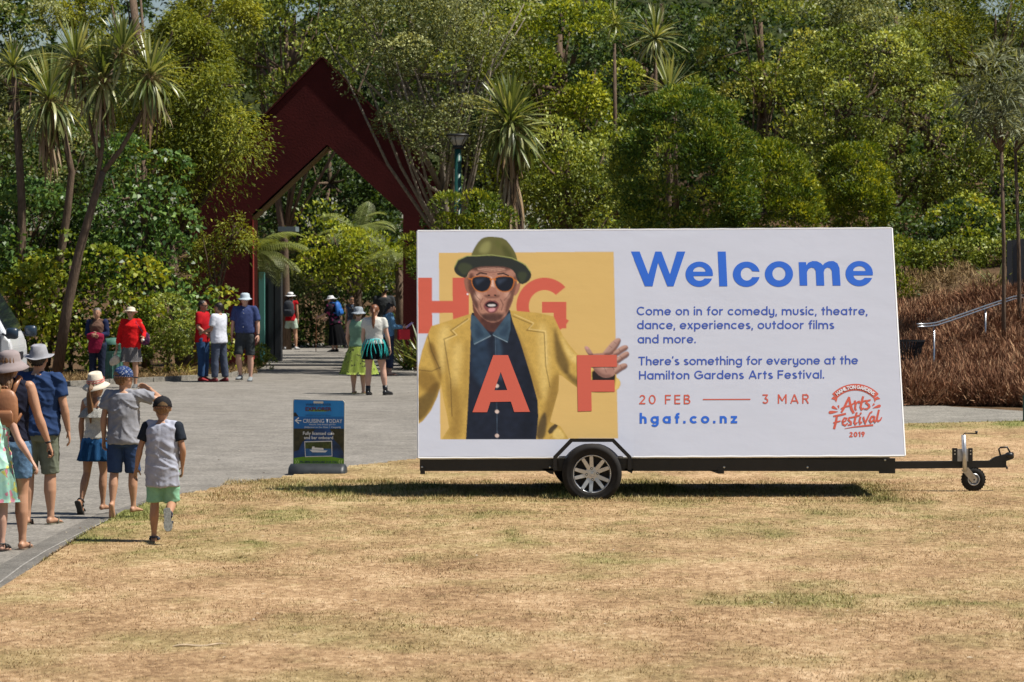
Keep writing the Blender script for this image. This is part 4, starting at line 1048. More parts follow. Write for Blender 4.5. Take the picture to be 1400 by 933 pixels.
def limb(b, pts, rad, ref=V3((0, 1, 0)), ell=1.0, n=14, capends=True):
    """tapered limb with rounded ends; ref keeps the section from twisting"""
    pts = [V3(p) for p in pts]; rings = []
    for i, p in enumerate(pts):
        t = (pts[min(i + 1, len(pts) - 1)] - pts[max(i - 1, 0)]).normalized()
        u = orth(t, ref); v = t.cross(u)
        r = rad[i]
        if i == 0 and capends:
            rings.append((p - t * r * .75, u * r * .5, v * r * .5 * ell))
        rings.append((p, u * r, v * r * ell))
        if i == len(pts) - 1 and capends:
            rings.append((p + t * r * .75, u * r * .5, v * r * .5 * ell))
    b.loft(rings, n); return b
def seg(a, c, prof, H):
    """points along a->c with radii from (t, r) profile"""
    return [a + (c - a) * t for t, _ in prof], [r * H for _, r in prof]
def hand_mesh(W, d, palm_n, thumb, s, curl, vox):
    """palm, four fingers of different length and a thumb from the side of the palm"""
    d = d.normalized(); pn = orth(d, palm_n); ts = orth(d, thumb); ts = (ts - pn * ts.dot(pn)).normalized()
    b = B(); q = 0.088 * s
    b.loft([(W - d * .02 * s, ts * .024 * s, pn * .020 * s), (W + d * .015 * s, ts * .028 * s, pn * .017 * s), (W + d * q * .6, ts * .040 * s, pn * .015 * s), (W + d * q, ts * .041 * s, pn * .012 * s), (W + d * (q + .006 * s), ts * .034 * s, pn * .008 * s)], 12)
    for k, (off, ln) in enumerate(((.031, .070), (.011, .080), (-.010, .074), (-.030, .058))):
        p = W + d * (q * .93) + ts * off * s; a_ = 0.12 + .05 * k; pts = [p]; L_ = ln * s
        for f in (.45, .32, .26):
            dd = d * math.cos(a_) + pn * math.sin(a_) + ts * (.10 * (1.5 - k) * .5)
            p = p + dd.normalized() * L_ * f; pts.append(p); a_ += curl * (1 + .12 * k)
        limb(b, pts, [.0092 * s, .0088 * s, .0080 * s, .0066 * s], pn, 1, 8)
    p = W + d * q * .25 + ts * .028 * s; pts = [p]
    for f, o_ in ((.036, .9), (.030, .55), (.024, .35)):
        p = p + (d * (1 - o_ * .4) + ts * o_ + pn * (.25 + curl * .3)).normalized() * f * s; pts.append(p)
    limb(b, pts, [.014 * s, .011 * s, .0095 * s, .0075 * s], pn, 1, 8)
    me = b.mesh('hand')
    return remesh(me, vox, 1) if vox else me
def rings_on(c0, tu, side, fwd, prof, H, sx=1.0, sy=1.0):
    """elliptic rings along a direction; prof (t along in H, half width, half depth, forward shift)"""
    return [(c0 + tu * t * H + fwd * s_ * H, side * a * H * sx, fwd * c * H * sy) for t, a, c, s_ in prof]
class Person:
    def __init__(s, label, px, py, H, face_deg, skinm, L=None, Rr=None, LA=None, RA=None, lean=(0, 0), wide=1.0, belly=0.0, child=0.0, head=(0, 0), female=False, near=False, curl=(.35, .35), sh=1.0, lift=0.0, d=None, group=None):
        """px,py: photo pixel of the ground between the feet. face_deg: 0 walks away from the camera, +90 faces left, 180 faces the camera"""
        s.H = H; s.near = near; s.vox = .0095 if near else .016; s.child = child
        loc = G(px, py, .012) if d is None else V3(((px - 700) / F * d, d, HC - (py - HY) / F * d))
        s.root = empty('person', loc, R(face_deg)); tag(s.root, label, 'person', group)
        f = V3((0, 1, 0)); x = V3((1, 0, 0)); up = V3((0, 0, 1)); s.f, s.x, s.up = f, x, up
        legL = .49 * H * (1 - .04 * child); th, shn = legL * .51, legL * .49
        hipw = .055 * H * (1.05 if female else 1) * (.95 + .05 * wide)
        dv = lambda v: V3(v).normalized()
        L = L or ((0, .05, -1), (0, -.03, -1), (0, 1, -.05)); Rr = Rr or ((0, .05, -1), (0, -.03, -1), (0, 1, -.05))
        s.leg = {}
        low = 1e9
        for k, sgn, q in (('L', -1, L), ('R', 1, Rr)):
            hip = V3((sgn * hipw, 0, 0)); kn = hip + dv(q[0]) * th; an = kn + dv(q[1]) * shn; fd = dv(q[2])
            s.leg[k] = [hip, kn, an, fd]
            toe = an + fd * .115 * H * .75; heel = an - fd * .03 * H
            fu = orth(fd, -dv(q[1])); low = min(low, (toe - fu * .030 * H).z, (heel - fu * .040 * H).z)
        z0 = -low + lift; s.P = V3((0, 0, z0))
        for k in 'LR':
            for i in range(3): s.leg[k][i] = s.leg[k][i] + s.P
        tu = V3((lean[0], lean[1], 1)).normalized(); s.tu = tu
        sf = orth(tu, f); s.sf = sf; sx = sf.cross(tu); s.sx = sx
        s.S = s.P + tu * .315 * H
        shw = (.104 if female else .113) * H * sh * (1 - .10 * child)
        s.shw = shw; s.wide = wide; s.belly = belly; s.female = female
        s.arm = {}
        LA = LA or ((-.12, -.03, -1), (-.05, .18, -1)); RA = RA or ((.12, -.03, -1), (.05, .18, -1))
        ua, fa = .172 * H, .145 * H
        for k, sgn, q in (('L', -1, LA), ('R', 1, RA)):
            sh_ = s.S + sx * sgn * shw; el = sh_ + dv(q[0]) * ua; wr = el + dv(q[1]) * fa
            hd = dv(q[2]) if len(q) > 2 else dv(q[1])
            s.arm[k] = [sh_, el, wr, hd]
        s.hh = H * (.142 + .036 * child)      # head height
        s.N = s.S + tu * .030 * H
        yaw, pit = R(head[0]), R(head[1])
        hf = (Matrix.Rotation(yaw, 3, 'Z') @ f); hr = hf.cross(up); s.hf = (hf * math.cos(pit) + up * math.sin(pit)).normalized(); s.hr = hr.normalized(); s.hu = s.hr.cross(s.hf).normalized()
        s.HC = s.N + tu * .004 * H + s.hu * s.hh * .50 + s.hf * .008 * H
        s.skinm = skinm; s.curl = curl
        s.body()
    def hp(s, x, y, z):
        """point in head units (x right, y forward, z up, in head heights)"""
        return s.HC + s.hr * x * s.hh + s.hf * y * s.hh + s.hu * z * s.hh
    def torso(s, e=0.0, t0=-.05, t1=.33, flare=0.0):
        """(t, half width, half depth, shift) torso profile inflated by e metres"""
        H = s.H; w_ = s.wide; bl = s.belly; k = e / H; fem = s.female
        pr = [(-.05, .080, .062, -.006), (0, .094, .070, -.008), (.045, .092, .066, -.004), (.10, .078 if fem else .082, .058, .004), (.15, .080 if fem else .086, .060, .004), (.20, .090 if fem else .096, .064, .002), (.255, .098 if fem else .106, .064 + (.008 if fem else 0), .004 if fem else 0), (.295, .098 if fem else .108, .054, -.004), (.325, .062, .040, -.008), (.345, .036, .032, -.004)]
        if s.child: pr = [(t, a * (.94), c * 1.06, d) for t, a, c, d in pr]
        return [(t, (a + k + flare * max(0, (.12 - t))) * (1 + (w_ - 1) * (1 if t < .27 else .4)), (c + k + flare * max(0, (.12 - t))) * (1 + (w_ - 1) * .9) + bl * math.exp(-((t - .09) / .07) ** 2) * .5, d + bl * math.exp(-((t - .09) / .07) ** 2) * .5) for t, a, c, d in pr if t0 <= t <= t1]
    def body(s):
        H = s.H; b = B(); m = s.wide
        b.loft(rings_on(s.P, s.tu, s.sx, s.sf, s.torso(0, -.06, .5), H), 20)
        fl = 1 + (m - 1) * .7
        for k in 'LR':
            hip, kn, an, fd = s.leg[k]
            fwd = orth((an - kn), s.f)
            p, r = seg(hip, kn, [(0, .054), (.15, .055), (.4, .050), (.7, .041), (.92, .034), (1, .033)], H * fl * (1 - .06 * s.child)); limb(b, p, r, s.x)
            c = orth(an - kn, -s.f) * .006 * H
            pts = [kn, kn + (an - kn) * .2 + c, kn + (an - kn) * .38 + c * 1.3, kn + (an - kn) * .62 + c * .6, kn + (an - kn) * .85, an]
            limb(b, pts, [q * H * fl * (1 - .04 * s.child) for q in (.033, .0345, .035, .028, .0205, .0205)], s.x)
            fu = orth(fd, -(an - kn)); side = fd.cross(fu); h = H * (1 + .05 * s.child)
            o_ = an - fu * .004 * H
            b.loft([(o_ - fd * .034 * h - fu * .020 * h, side * .012 * h, fu * .014 * h), (o_ - fd * .022 * h - fu * .018 * h, side * .019 * h, fu * .020 * h), (o_ + fd * .010 * h - fu * .014 * h, side * .020 * h, fu * .022 * h), (o_ + fd * .045 * h - fu * .020 * h, side * .023 * h, fu * .016 * h), (o_ + fd * .080 * h - fu * .026 * h, side * .027 * h, fu * .011 * h), (o_ + fd * .100 * h - fu * .029 * h, side * .024 * h, fu * .008 * h), (o_ + fd * .112 * h - fu * .030 * h, side * .014 * h, fu * .006 * h)], 12)
            sh_, el, wr, hd = s.arm[k]
            p, r = seg(sh_, el, [(0, .028), (.2, .030), (.5, .0275), (.85, .0235), (1, .0235)], H * fl * (1 - .08 * s.child)); limb(b, p, r, s.f)
            p, r = seg(el, wr, [(0, .0235), (.25, .0255), (.6, .020), (.9, .0150), (1, .0145)], H * (1 + (fl - 1) * .6) * (1 - .04 * s.child)); limb(b, p, r, s.f)
            b.ball(sh_ - s.tu * .004 * H - s.sx * (-1 if k == 'L' else 1) * .003 * H, (.0305 * H, .031 * H, .030 * H), 12)
        # neck and head
        nb = s.S + s.tu * .012 * H
        nr = .031 * H * (1 if not s.female else .88) * (1 - .04 * s.child)
        limb(b, [nb, s.N + s.tu * .01 * H, s.hp(0, -.08, -.22)], [nr * 1.15, nr, nr * .95], s.f)
        limb(b, [s.S + s.sx * -.07 * H, s.N - s.tu * .012 * H, s.S + s.sx * .07 * H], [.020 * H, .030 * H, .020 * H], s.f)   # trapezius
        MH = Matrix((s.hr, s.hf, s.hu)).transposed(); u = s.hh
        b.ball(s.hp(0, -.05, .10), (.345 * u, .42 * u, .40 * u), 18, MH)          # cranium
        b.ball(s.hp(0, .07, -.12), (.275 * u, .32 * u, .36 * u), 16, MH)           # face
        b.ball(s.hp(0, .17, -.36), (.17 * u, .17 * u, .13 * u), 12, MH)            # chin
        b.loft([(s.hp(0, .36, .08), s.hr * .03 * u, s.hu * .03 * u), (s.hp(0, .40, -.02), s.hr * .045 * u, s.hu * .05 * u), (s.hp(0, .44, -.09), s.hr * .065 * u, s.hu * .05 * u), (s.hp(0, .36, -.15), s.hr * .06 * u, s.hu * .02 * u)], 8)
        for sg in (-1, 1):
            b.ball(s.hp(.345 * sg, -.04, -.03), (.045 * u, .08 * u, .13 * u), 8, MH)
            b.ball(s.hp(.12 * sg, .315, .03), (.09 * u, .05 * u, .045 * u), 8, MH)
        me = remesh(b.mesh('body'), s.vox, 2 if s.near else 1)
        bm = bmesh.new(); bm.from_mesh(me)
        for k, sg in (('L', -1), ('R', 1)):
            sh_, el, wr, hd = s.arm[k]
            pn = orth(hd, s.sx * -sg * .9 + s.f * -.25); th_ = orth(hd, s.f)
            if hd.z > .3: th_ = orth(hd, s.sx * -sg)
            hm = hand_mesh(wr, hd, pn, th_, s.H / 1.72 * (1.0 if not s.child else 1.05), s.curl[0 if k == 'L' else 1], .0042 if s.near else 0)
            bm.from_mesh(hm)
        me2 = bpy.data.meshes.new('body'); bm.to_mesh(me2); bm.free()
        s.bodyo = link('body', me2, s.skinm, s.root, smooth=True)
        # eyes and mouth
        if abs(math.degrees(s.root.rotation_euler.z)) > 60:
            for sg in (-1, 1):
                b = B(); b.ball(s.hp(.125 * sg, .352, .015), (.05 * u, .03 * u, .022 * u), 8, MH); b.put('eye', M_EYE, s.root, smooth=True)
                b = B(); b.ball(s.hp(.13 * sg, .365, .085), (.075 * u, .02 * u, .013 * u), 8, MH); b.put('eyebrow', HAIR_D if not s.female else HAIR_G, s.root, smooth=True)
            b = B(); b.ball(s.hp(0, .345, -.235), (.10 * u, .04 * u, .022 * u), 8, MH); b.put('mouth', M_LIP, s.root, smooth=True)
    def garment(s, name, b, m, amp=.006, fr=7.0, vox=None, thick_smooth=2):
        me = remesh(b.mesh(name), vox or (s.vox * 1.05), thick_smooth)
        n = len(me.vertices); co = np.empty(n * 3, np.float32); me.vertices.foreach_get('co', co); co = co.reshape(-1, 3)
        no = np.empty(n * 3, np.float32); me.vertices.foreach_get('normal', no); no = no.reshape(-1, 3)
        se = random.random() * 50
        rg = lambda v: max(0.0, 1 - 3.2 * abs(v)) ** 2
        dsp = np.array([.45 * mnoise.noise(V3((c[0] * 20 + c[2] * 3 + se, c[1] * 20, c[2] * 4))) + .9 * rg(mnoise.noise(V3((c[0] * 7 + c[2] * 8 * (1 if c[0] > 0 else -1), c[1] * 7 + se, c[2] * 5)))) + .45 * rg(mnoise.noise(V3((c[0] * 6 + se * 2, c[1] * 6, c[2] * 15 + c[0] * 6)))) for c in co.tolist()], np.float32)
        co = co + no * (dsp * amp)[:, None]
        me.vertices.foreach_set('co', co.ravel()); me.update()
        return link(name, me, m, s.root, smooth=True)
    def shirt(s, m, hem=-.02, sleeve=.55, e=.014, flare=.05, name='shirt', sleeve_m=None, neck=.325, loose=.012, long=False, boxy=None):
        H = s.H; b = B()
        pr = [q for q in s.torso(e, hem, neck, flare)]
        bx_ = (.85 if not s.female else .35) if boxy is None else boxy
        mw = max(q[1] for q in pr); md = max(q[2] for q in pr)
        pr = [(t, a + (max(a, mw * (.97 if t > .1 else 1.0)) - a) * bx_ * (1 if t < .27 else 0), c + (max(c, md * .97) - c) * bx_ * (1 if t < .25 else 0), d) for t, a, c, d in pr]
        if pr[0][0] > hem: pr = [(hem, pr[0][1] * 1.0, pr[0][2], pr[0][3])] + pr
        b.loft(rings_on(s.P, s.tu, s.sx, s.sf, pr, H), 22)
        limb(b, [s.S + s.sx * -.085 * H, s.N - s.tu * .026 * H, s.S + s.sx * .085 * H], [.028 * H, .036 * H, .028 * H], s.f)
        if sleeve > 0 or name in ('shirt', 'jumper'):
            for sg in (-1, 1): b.ball(s.S + s.sx * sg * (s.shw - (.020 * H if sleeve_m else .004 * H)) - s.tu * .005 * H, (.035 * H + e * .5, .035 * H + e * .45, .0345 * H + e * .45), 14)
        bs = b
        for k, sg in (('L', -1), ('R', 1)):
            if sleeve_m: bs = B()
            sh_, el, wr, _ = s.arm[k]
            if sleeve <= 0: continue
            r0, r1 = .035 * H + e * .5, .033 * H + loose
            st = sh_ - s.sx * sg * (.02 if not sleeve_m else .0) * H
            if long:
                limb(bs, [st, sh_ + (el - sh_) * .5, el], [r0, .034 * H + loose * .5, .030 * H + loose * .4], s.f, capends=True)
                limb(bs, [el, el + (wr - el) * sleeve], [.030 * H + loose * .4, .024 * H + loose * .3], s.f)
            else:
                t1 = sh_ + (el - sh_) * sleeve
                dr = (el - sh_).normalized()
                if sleeve_m: bs.ball(sh_ + dr * .012, (r0 * 1.04, r0 * 1.04, r0), 12)
                bs.loft([(st - dr * .01, orth(dr, s.f) * r0 * .8, dr.cross(orth(dr, s.f)) * r0 * .8), (sh_ + dr * .02, orth(dr, s.f) * r0, dr.cross(orth(dr, s.f)) * r0), (t1, orth(dr, s.f) * r1, dr.cross(orth(dr, s.f)) * r1)], 14)
            if sleeve_m: s.garment('sleeve', bs, sleeve_m, amp=.004)
        o = s.garment(name, b, m, amp=.012 if s.near else .006)
        pass
        return o
    def shorts(s, m, length=.75, flare=.010, top=.055, name='shorts', e=.012):
        """length: fraction of the thigh covered (>1 runs on down the shin)"""
        H = s.H; b = B(); b.loft(rings_on(s.P, s.tu, s.sx, s.sf, s.torso(e, -.06, top), H), 20)
        fl = 1 + (s.wide - 1) * .7
        for k in 'LR':
            hip, kn, an, fd = s.leg[k]
            t = min(length, 1.0); r0 = .054 * H * fl + e; r1 = ((.054 - .020 * t) * H) * fl + e * .8 + flare * .8
            en = hip + (kn - hip) * t
            sg = -1 if k == 'L' else 1
            en = en + s.x * sg * max(0, (r1 + .004 - sg * (en.x - s.P.x))) * .9
            u = orth(kn - hip, s.x); v = (kn - hip).normalized().cross(u)
            b.loft([(hip + s.up * .03 * H, u * r0 * .8, v * r0 * .9), (hip, u * r0, v * r0), (hip + (en - hip) * .5, u * (r0 + r1) / 2, v * (r0 + r1) / 2), (en, u * r1, v * r1)], 16)
            if length > 1:
                e2 = kn + (an - kn) * (length - 1)
                limb(b, [kn, kn + (e2 - kn) * .4, e2], [r1, .040 * H * fl + e * .6 + flare * .5, .028 * H + e + flare], s.x, capends=False)
                b.ball(kn, r1 * .98, 12)
        return s.garment(name, b, m, amp=.006, vox=s.vox)
    def skirt(s, m, length=.28, flare=.05, folds=9, top=.06, name='skirt', amp=.012):
        """open pleated tube from the waist; length in H below the hip"""
        H = s.H; bm = bmesh.new(); n = 72; rows = 12; ph = random.random() * 6; prev = None
        lead = (s.leg['L'][1] + s.leg['R'][1]) / 2 - s.P; outer = []
        for j in range(rows + 1):
            t = j / rows; z = top - (top + length) * t
            w0 = .084 + .016 * min(1, t * 3) + flare * t; d0 = .064 + .014 * min(1, t * 3) + flare * t
            w0 *= 1 + (s.wide - 1); d0 *= 1 + (s.wide - 1)
            c = s.P + s.tu * z * H + V3((lead.x, lead.y, 0)) * max(0, t - .2) * .8
            row = []
            for i in range(n):
                a = 2 * math.pi * i / n; k = 1 + (math.sin(folds * a + ph) * .5 + math.sin((folds * 1.7) // 1 * a + 2 * ph) * .5) * amp / (.09) * t
                row.append(bm.verts.new(c + s.x * math.cos(a) * w0 * H * k + s.f * math.sin(a) * d0 * H * k))
            if prev:
                for i in range(n): bm.faces.new([prev[i], row[i], row[(i + 1) % n], prev[(i + 1) % n]])
            prev = row
        # inner skin so that the cloth has thickness
        g_ = bmesh.ops.solidify(bm, geom=list(bm.faces), thickness=.004)
        bmesh.ops.recalc_face_normals(bm, faces=bm.faces)
        me = bpy.data.meshes.new(name); bm.to_mesh(me); bm.free()
        return link(name, me, m, s.root, smooth=True)
    def hair(s, m, style='short', length=.3, hatted=False):
        b = B(); MH = Matrix((s.hr, s.hf, s.hu)).transposed(); u = s.hh
        if style == 'short':
            b.ball(s.hp(0, -.08, .13), (.365 * u, .43 * u, .40 * u), 16, MH); b.ball(s.hp(0, -.22, -.05), (.29 * u, .24 * u, .26 * u), 12, MH)
        elif style == 'nape':
            b.ball(s.hp(0, -.10, .0), (.345 * u, .385 * u, .20 * u), 16, MH); b.ball(s.hp(0, -.22, -.10), (.27 * u, .22 * u, .20 * u), 12, MH)
        elif style == 'long':
            b.ball(s.hp(0, -.08, .13), (.375 * u, .44 * u, .41 * u), 16, MH)
            e = s.hp(0, -.30, 0) ; d = -s.up * .75 - s.f * .1
            pts = [s.hp(0, -.2, .1), s.hp(0, -.34, -.25), s.S - s.sf * .075 * s.H + s.up * .02, s.S - s.sf * .088 * s.H - s.up * length * s.H * .5, s.S - s.sf * .085 * s.H - s.up * length * s.H]
            b.loft([(p, s.hr * r_ * u, s.f * q_ * u) for p, r_, q_ in zip(pts, (.34, .33, .28, .22, .07), (.26, .16, .11, .10, .04))], 14)
        elif style == 'tail':
            b.ball(s.hp(0, -.07, .12), (.365 * u, .43 * u, .40 * u), 16, MH)
            p0 = s.hp(0, -.47, .10)
            pts = [p0, s.hp(.02, -.56, -.1), s.hp(0, -.56, -.42), s.S - s.sf * .085 * s.H - s.up * length * s.H * .4, s.S - s.sf * .08 * s.H - s.up * length * s.H]
            limb(b, pts, [.08 * u, .13 * u, .15 * u, .13 * u, .04 * u], s.x)
        # strands: small bumps along the fall
        me = remesh(b.mesh('hair'), s.vox * .9, 1)
        n = len(me.vertices); co = np.empty(n * 3, np.float32); me.vertices.foreach_get('co', co); co = co.reshape(-1, 3)
        no = np.empty(n * 3, np.float32); me.vertices.foreach_get('normal', no); no = no.reshape(-1, 3)
        a = np.arctan2(co[:, 1] - s.HC.y, co[:, 0] - s.HC.x)
        co += no * (np.sin(a * 23 + co[:, 2] * 20) * .003 + np.sin(co[:, 0] * 300 + co[:, 2] * 30) * .0025)[:, None]
        # keep it off the face
        f_ = (co - np.array(s.HC)) @ np.array(s.hf); z_ = (co - np.array(s.HC)) @ np.array(s.hu)
        k = (f_ > .12 * u) & (z_ < .26 * u); co[k] -= np.array(s.hf)[None, :] * ((f_[k] - .12 * u))[:, None] * .9
        me.vertices.foreach_set('co', co.ravel()); me.update()
        return link('hair', me, m, s.root, smooth=True)
    def hat_frame(s, tilt=0, z=.12, y=-.04):
        u = s.hh; q = Matrix.Rotation(R(tilt), 4, 'X')
        return basis(s.hr, s.hf, s.hu, s.hp(0, y, z)) @ q @ Matrix.Diagonal((u * 1.04, u * 1.17, u * 1.04, 1))
    def hat(s, m, kind='bucket', brim=.62, drop=.12, band=None, tilt=0, name='hat', crown=.42, z=.12):
        M = s.hat_frame(tilt, z); b = B(); w_ = []
        if kind == 'bucket': prof = [(0, crown + .0), (.20, crown - .01), (.31, crown - .06), (.36, crown - .16), (.385, .05), (.40, .0), ((.40 + brim) / 2, -drop * .5), (brim, -drop), (brim - .01, -drop - .02), (.39, -.03), (.37, .04)]
        else: prof = [(0, crown - .05), (.12, crown - .01), (.22, crown + .02), (.29, crown - .02), (.35, .15), (.385, .03), (.40, .0), (.46, -.01), (brim, -drop), (brim - .01, -drop - .02), (.40, -.03), (.37, .04)]
        b.lathe(prof, M, 40)
        for v in b.bm.verts:
            l = M.inverted() @ v.co; r_ = math.hypot(l.x, l.y)
            if r_ > .44: v.co += s.hu * s.hh * (.035 * math.sin(2 * math.atan2(l.y, l.x) + 1.2) + .012 * math.sin(5 * math.atan2(l.y, l.x)))
        o = b.put(name, m, s.root, smooth=True)
        if band:
            for z0, z1, mb in band:
                b = B(); rr = lambda z: .39 - z * .09 + .012
                b.lathe([(rr(z0), z0), (rr(z1), z1)], M, 40); b.put('hat_band', mb, s.root, smooth=True)
        return o
    def cap(s, m, visor_m=None, back=True, tilt=-6, visor=True, yaw=0):
        M = s.hat_frame(tilt, .10) @ Matrix.Rotation(R(yaw), 4, 'Z'); b = B()
        prof = [(0, .40), (.04, .40), (.15, .375), (.26, .31), (.34, .20), (.375, .06), (.38, -.04), (.365, -.045), (.36, .05)]
        b.lathe(prof, M, 36); o = b.put('cap', m, s.root, smooth=True)
        b = B(); M2 = M @ Matrix.Translation((0, 0, .402)); b.lathe([(0, .02), (.03, .01), (.03, -.01)], M2, 10); b.put('cap_button', m, s.root)
        if visor:
            b = B(); pts = []
            for i in range(13):
                a = R(15 + 150 * i / 12); pts.append((math.cos(a) * .36, math.sin(a) * .34))
            out = [(math.cos(R(15 + 150 * i / 12)) * .33, .25 + math.sin(R(15 + 150 * i / 12)) * .42) for i in range(13)]
            for i in range(12):
                q = [pts[i], out[i], out[i + 1], pts[i + 1]]
                vs = [M @ V3((x, y, -.02 - .03 * (y > .5))) for x, y in q]; b.prism(vs, M.to_3x3() @ V3((0, 0, -.025)))
            b.put('visor', visor_m or m, s.root)
        if back:   # opening and strap at the back
            b = B(); a_ = [R(-90 - 32 + 64 * i / 10) for i in range(11)]
            for i in range(10):
                q = [(math.cos(t) * .384, math.sin(t) * .384, z) for t, z in ((a_[i], -.02), (a_[i + 1], -.02), (a_[i + 1], .02 + .13 * math.sin(math.pi * (i + 1) / 10)), (a_[i], .02 + .13 * math.sin(math.pi * i / 10)))]
                b.quad([M @ V3(p) for p in q])
            b.put('cap_opening', HAIR_S if s.child else HAIR_D, s.root)
            b = B(); b.lathe([(.39, -.045), (.392, -.01), (.385, -.01)], M, 30); b.put('cap_strap', m, s.root)
        return o
    def shoe(s, k, m, kind='shoe', sole_m=None):
        hip, kn, an, fd = s.leg[k]; H = s.H * (1 + .05 * s.child); fu = orth(fd, -(an - kn)); side = fd.cross(fu); o_ = an - fu * .004 * H
        nm = {'shoe': 'shoe', 'boot': 'boot', 'flat': 'sandal', 'sandal': 'sandal'}[kind]
        sm = sole_m or mat('dark_sole', (.03, .028, .026), .7)
        rt = bpy.data.objects.new(nm, None); COL.objects.link(rt); rt.parent = s.root
        b = B()
        foot = [(-.042, .012), (-.036, .022), (-.015, .024), (.03, .021), (.075, .030), (.100, .028), (.117, .018), (.122, .008)]
        pts = [o_ + fd * y * H + side * x * H for y, x in foot] + [o_ + fd * y * H - side * x * H for y, x in foot[::-1]]
        b.prism([p - fu * .034 * H for p in pts], -fu * .010 * H); b.put('sole', sm, rt, bevel=.001)
        b = B()
        if kind in ('shoe', 'boot'):
            b.loft([(o_ - fd * .038 * H - fu * .016 * H, side * .017 * H, fu * .020 * H), (o_ - fd * .024 * H - fu * .012 * H, side * .024 * H, fu * .027 * H), (o_ + fd * .012 * H - fu * .010 * H, side * .025 * H, fu * .028 * H), (o_ + fd * .05 * H - fu * .018 * H, side * .028 * H, fu * .021 * H), (o_ + fd * .085 * H - fu * .024 * H, side * .031 * H, fu * .015 * H), (o_ + fd * .112 * H - fu * .028 * H, side * .024 * H, fu * .010 * H), (o_ + fd * .122 * H - fu * .030 * H, side * .012 * H, fu * .007 * H)], 14)
            if kind == 'boot': limb(b, [o_, an + (kn - an) * .26], [.027 * H, .029 * H], s.x, capends=False)
            b.put('upper', m, rt, smooth=True)
        elif kind == 'sandal':
            for t, r_, u_ in ((.055, .030, .018), (.012, .027, .027)):
                c = o_ + fd * t * H - fu * .020 * H
                b.tube([c + side * math.cos(a) * r_ * H + fu * (math.sin(a) * u_ - .012 * (math.sin(a) < 0)) * H for a in np.linspace(0, math.pi, 9)], .006 * H / 1.2, 6, True, 2.2)
            b.tube([o_ + side * math.cos(a) * .026 * H + fd * (math.sin(a) * -.036) * H + fu * .004 * H for a in np.linspace(0, math.pi, 9)], .006 * H, 6)
            b.put('strap', m, rt, smooth=True)
        else:
            tp = o_ + fd * .085 * H - fu * .014 * H
            for sg in (-1, 1): b.tube([tp, o_ + fd * .06 * H + side * sg * .020 * H - fu * .008 * H, o_ + fd * .03 * H + side * sg * .030 * H - fu * .032 * H], .004 * H, 6)
            b.put('strap', m, rt, smooth=True)
    def backpack(s, m, w=.26, h=.36, t=.12, name='backpack', pocket=None, z=.20, leather=False):
        H = s.H; rt = bpy.data.objects.new(name, None); COL.objects.link(rt); rt.parent = s.root
        c = s.P + s.tu * z * H - s.sf * (.066 * H * (1 + (s.wide - 1) * .9) + t / 2 + .01)
        M = basis(s.sx, -s.sf, s.tu, c)
        b = B()
        b.loft([(M @ V3((0, 0, zz * h)), s.sx * w / 2 * k, s.sf * t / 2 * q) for zz, k, q in ((-.5, .55, .4), (-.47, .85, .8), (-.3, 1, 1), (0, 1, 1), (.25, .95, .9), (.42, .72, .65), (.5, .35, .3))], 18)
        b.put('bag_body', m, rt, smooth=True)
        b = B(); b.loft([(M @ V3((0, t * .5 + .005, zz * h)), s.sx * w / 2 * k * .75, s.sf * t * .12 * q) for zz, k, q in ((-.42, .7, .5), (-.36, 1, 1), (-.15, 1, 1), (-.05, .8, .6))], 14); b.put('pocket', pocket or m, rt, smooth=True)
        for sg in (-1, 1):
            b = B(); pts = [M @ V3((sg * w * .28, -t * .3, h * .42)), s.S + s.sx * sg * .055 * H + s.tu * .045 * H - s.sf * .01 * H, s.S + s.sx * sg * .062 * H - s.tu * .02 * H + s.sf * .066 * H, s.S + s.sx * sg * .075 * H - s.tu * .11 * H + s.sf * .05 * H, M @ V3((sg * w * .46, -t * .2, -h * .3))]
            b.tube(pts, .012, 6, True, 2.0); b.put('strap', pocket or m, rt, smooth=True)
        b = B(); b.tube([M @ V3((-.03, 0, h * .48)), M @ V3((-.02, 0, h * .56)), M @ V3((.02, 0, h * .56)), M @ V3((.03, 0, h * .48))], .007, 6); b.put('grab_handle', pocket or m, rt, smooth=True)
    def glasses(s):
        u = s.hh; MH = Matrix((s.hr, s.hf, s.hu)).transposed(); b = B()
        for sg in (-1, 1):
            b.ball(s.hp(.14 * sg, .38, .02), (.11 * u, .03 * u, .08 * u), 10, MH)
            b.tube([s.hp(.24 * sg, .36, .04), s.hp(.35 * sg, .0, .04)], .010 * u * 1.6, 5)
        b.tube([s.hp(-.05, .40, .04), s.hp(.05, .40, .04)], .012 * u, 5)
        b.put('sunglasses', M_LENS, s.root, smooth=True)

FL = 'flat'
# ---- the family walking away at the left
WALK_L = ((0, .06, -1), (0, -.04, -1), (0, 1, -.03)); 
p = Person('man in a navy T-shirt, grey trilby hat and khaki shorts walking away', 53, 716, 1.63, -8, SK_WARM, near=True, wide=1.06,
    L=((-.02, -.02, -1), (0, -.10, -1), (-.1, 1, -.12)), Rr=((.03, .08, -1), (.03, -.06, -1), (.25, 1, -.02)), LA=((-.20, -.05, -1), (-.05, .15, -1)), RA=((.24, -.06, -1), (.12, .20, -1)))
p.shirt(cloth('navy_jersey', (.024, .052, .14)), hem=-.015, sleeve=.66, e=.022, loose=.010)
p.shorts(cloth('khaki_cotton', (.17, .19, .14)), .96, .020); p.hair(HAIR_D, 'nape')
p.hat(mat('grey_felt', (.33, .33, .36), .9, .1, var=.2, vscale=25, bump=.001, bscale=120), 'trilby', .60, -.02, tilt=8, crown=.44)
for k in 'LR': p.shoe(k, mat('olive_rubber', (.10, .10, .07), .6), 'flat', mat('olive_sole', (.16, .15, .11), .7))
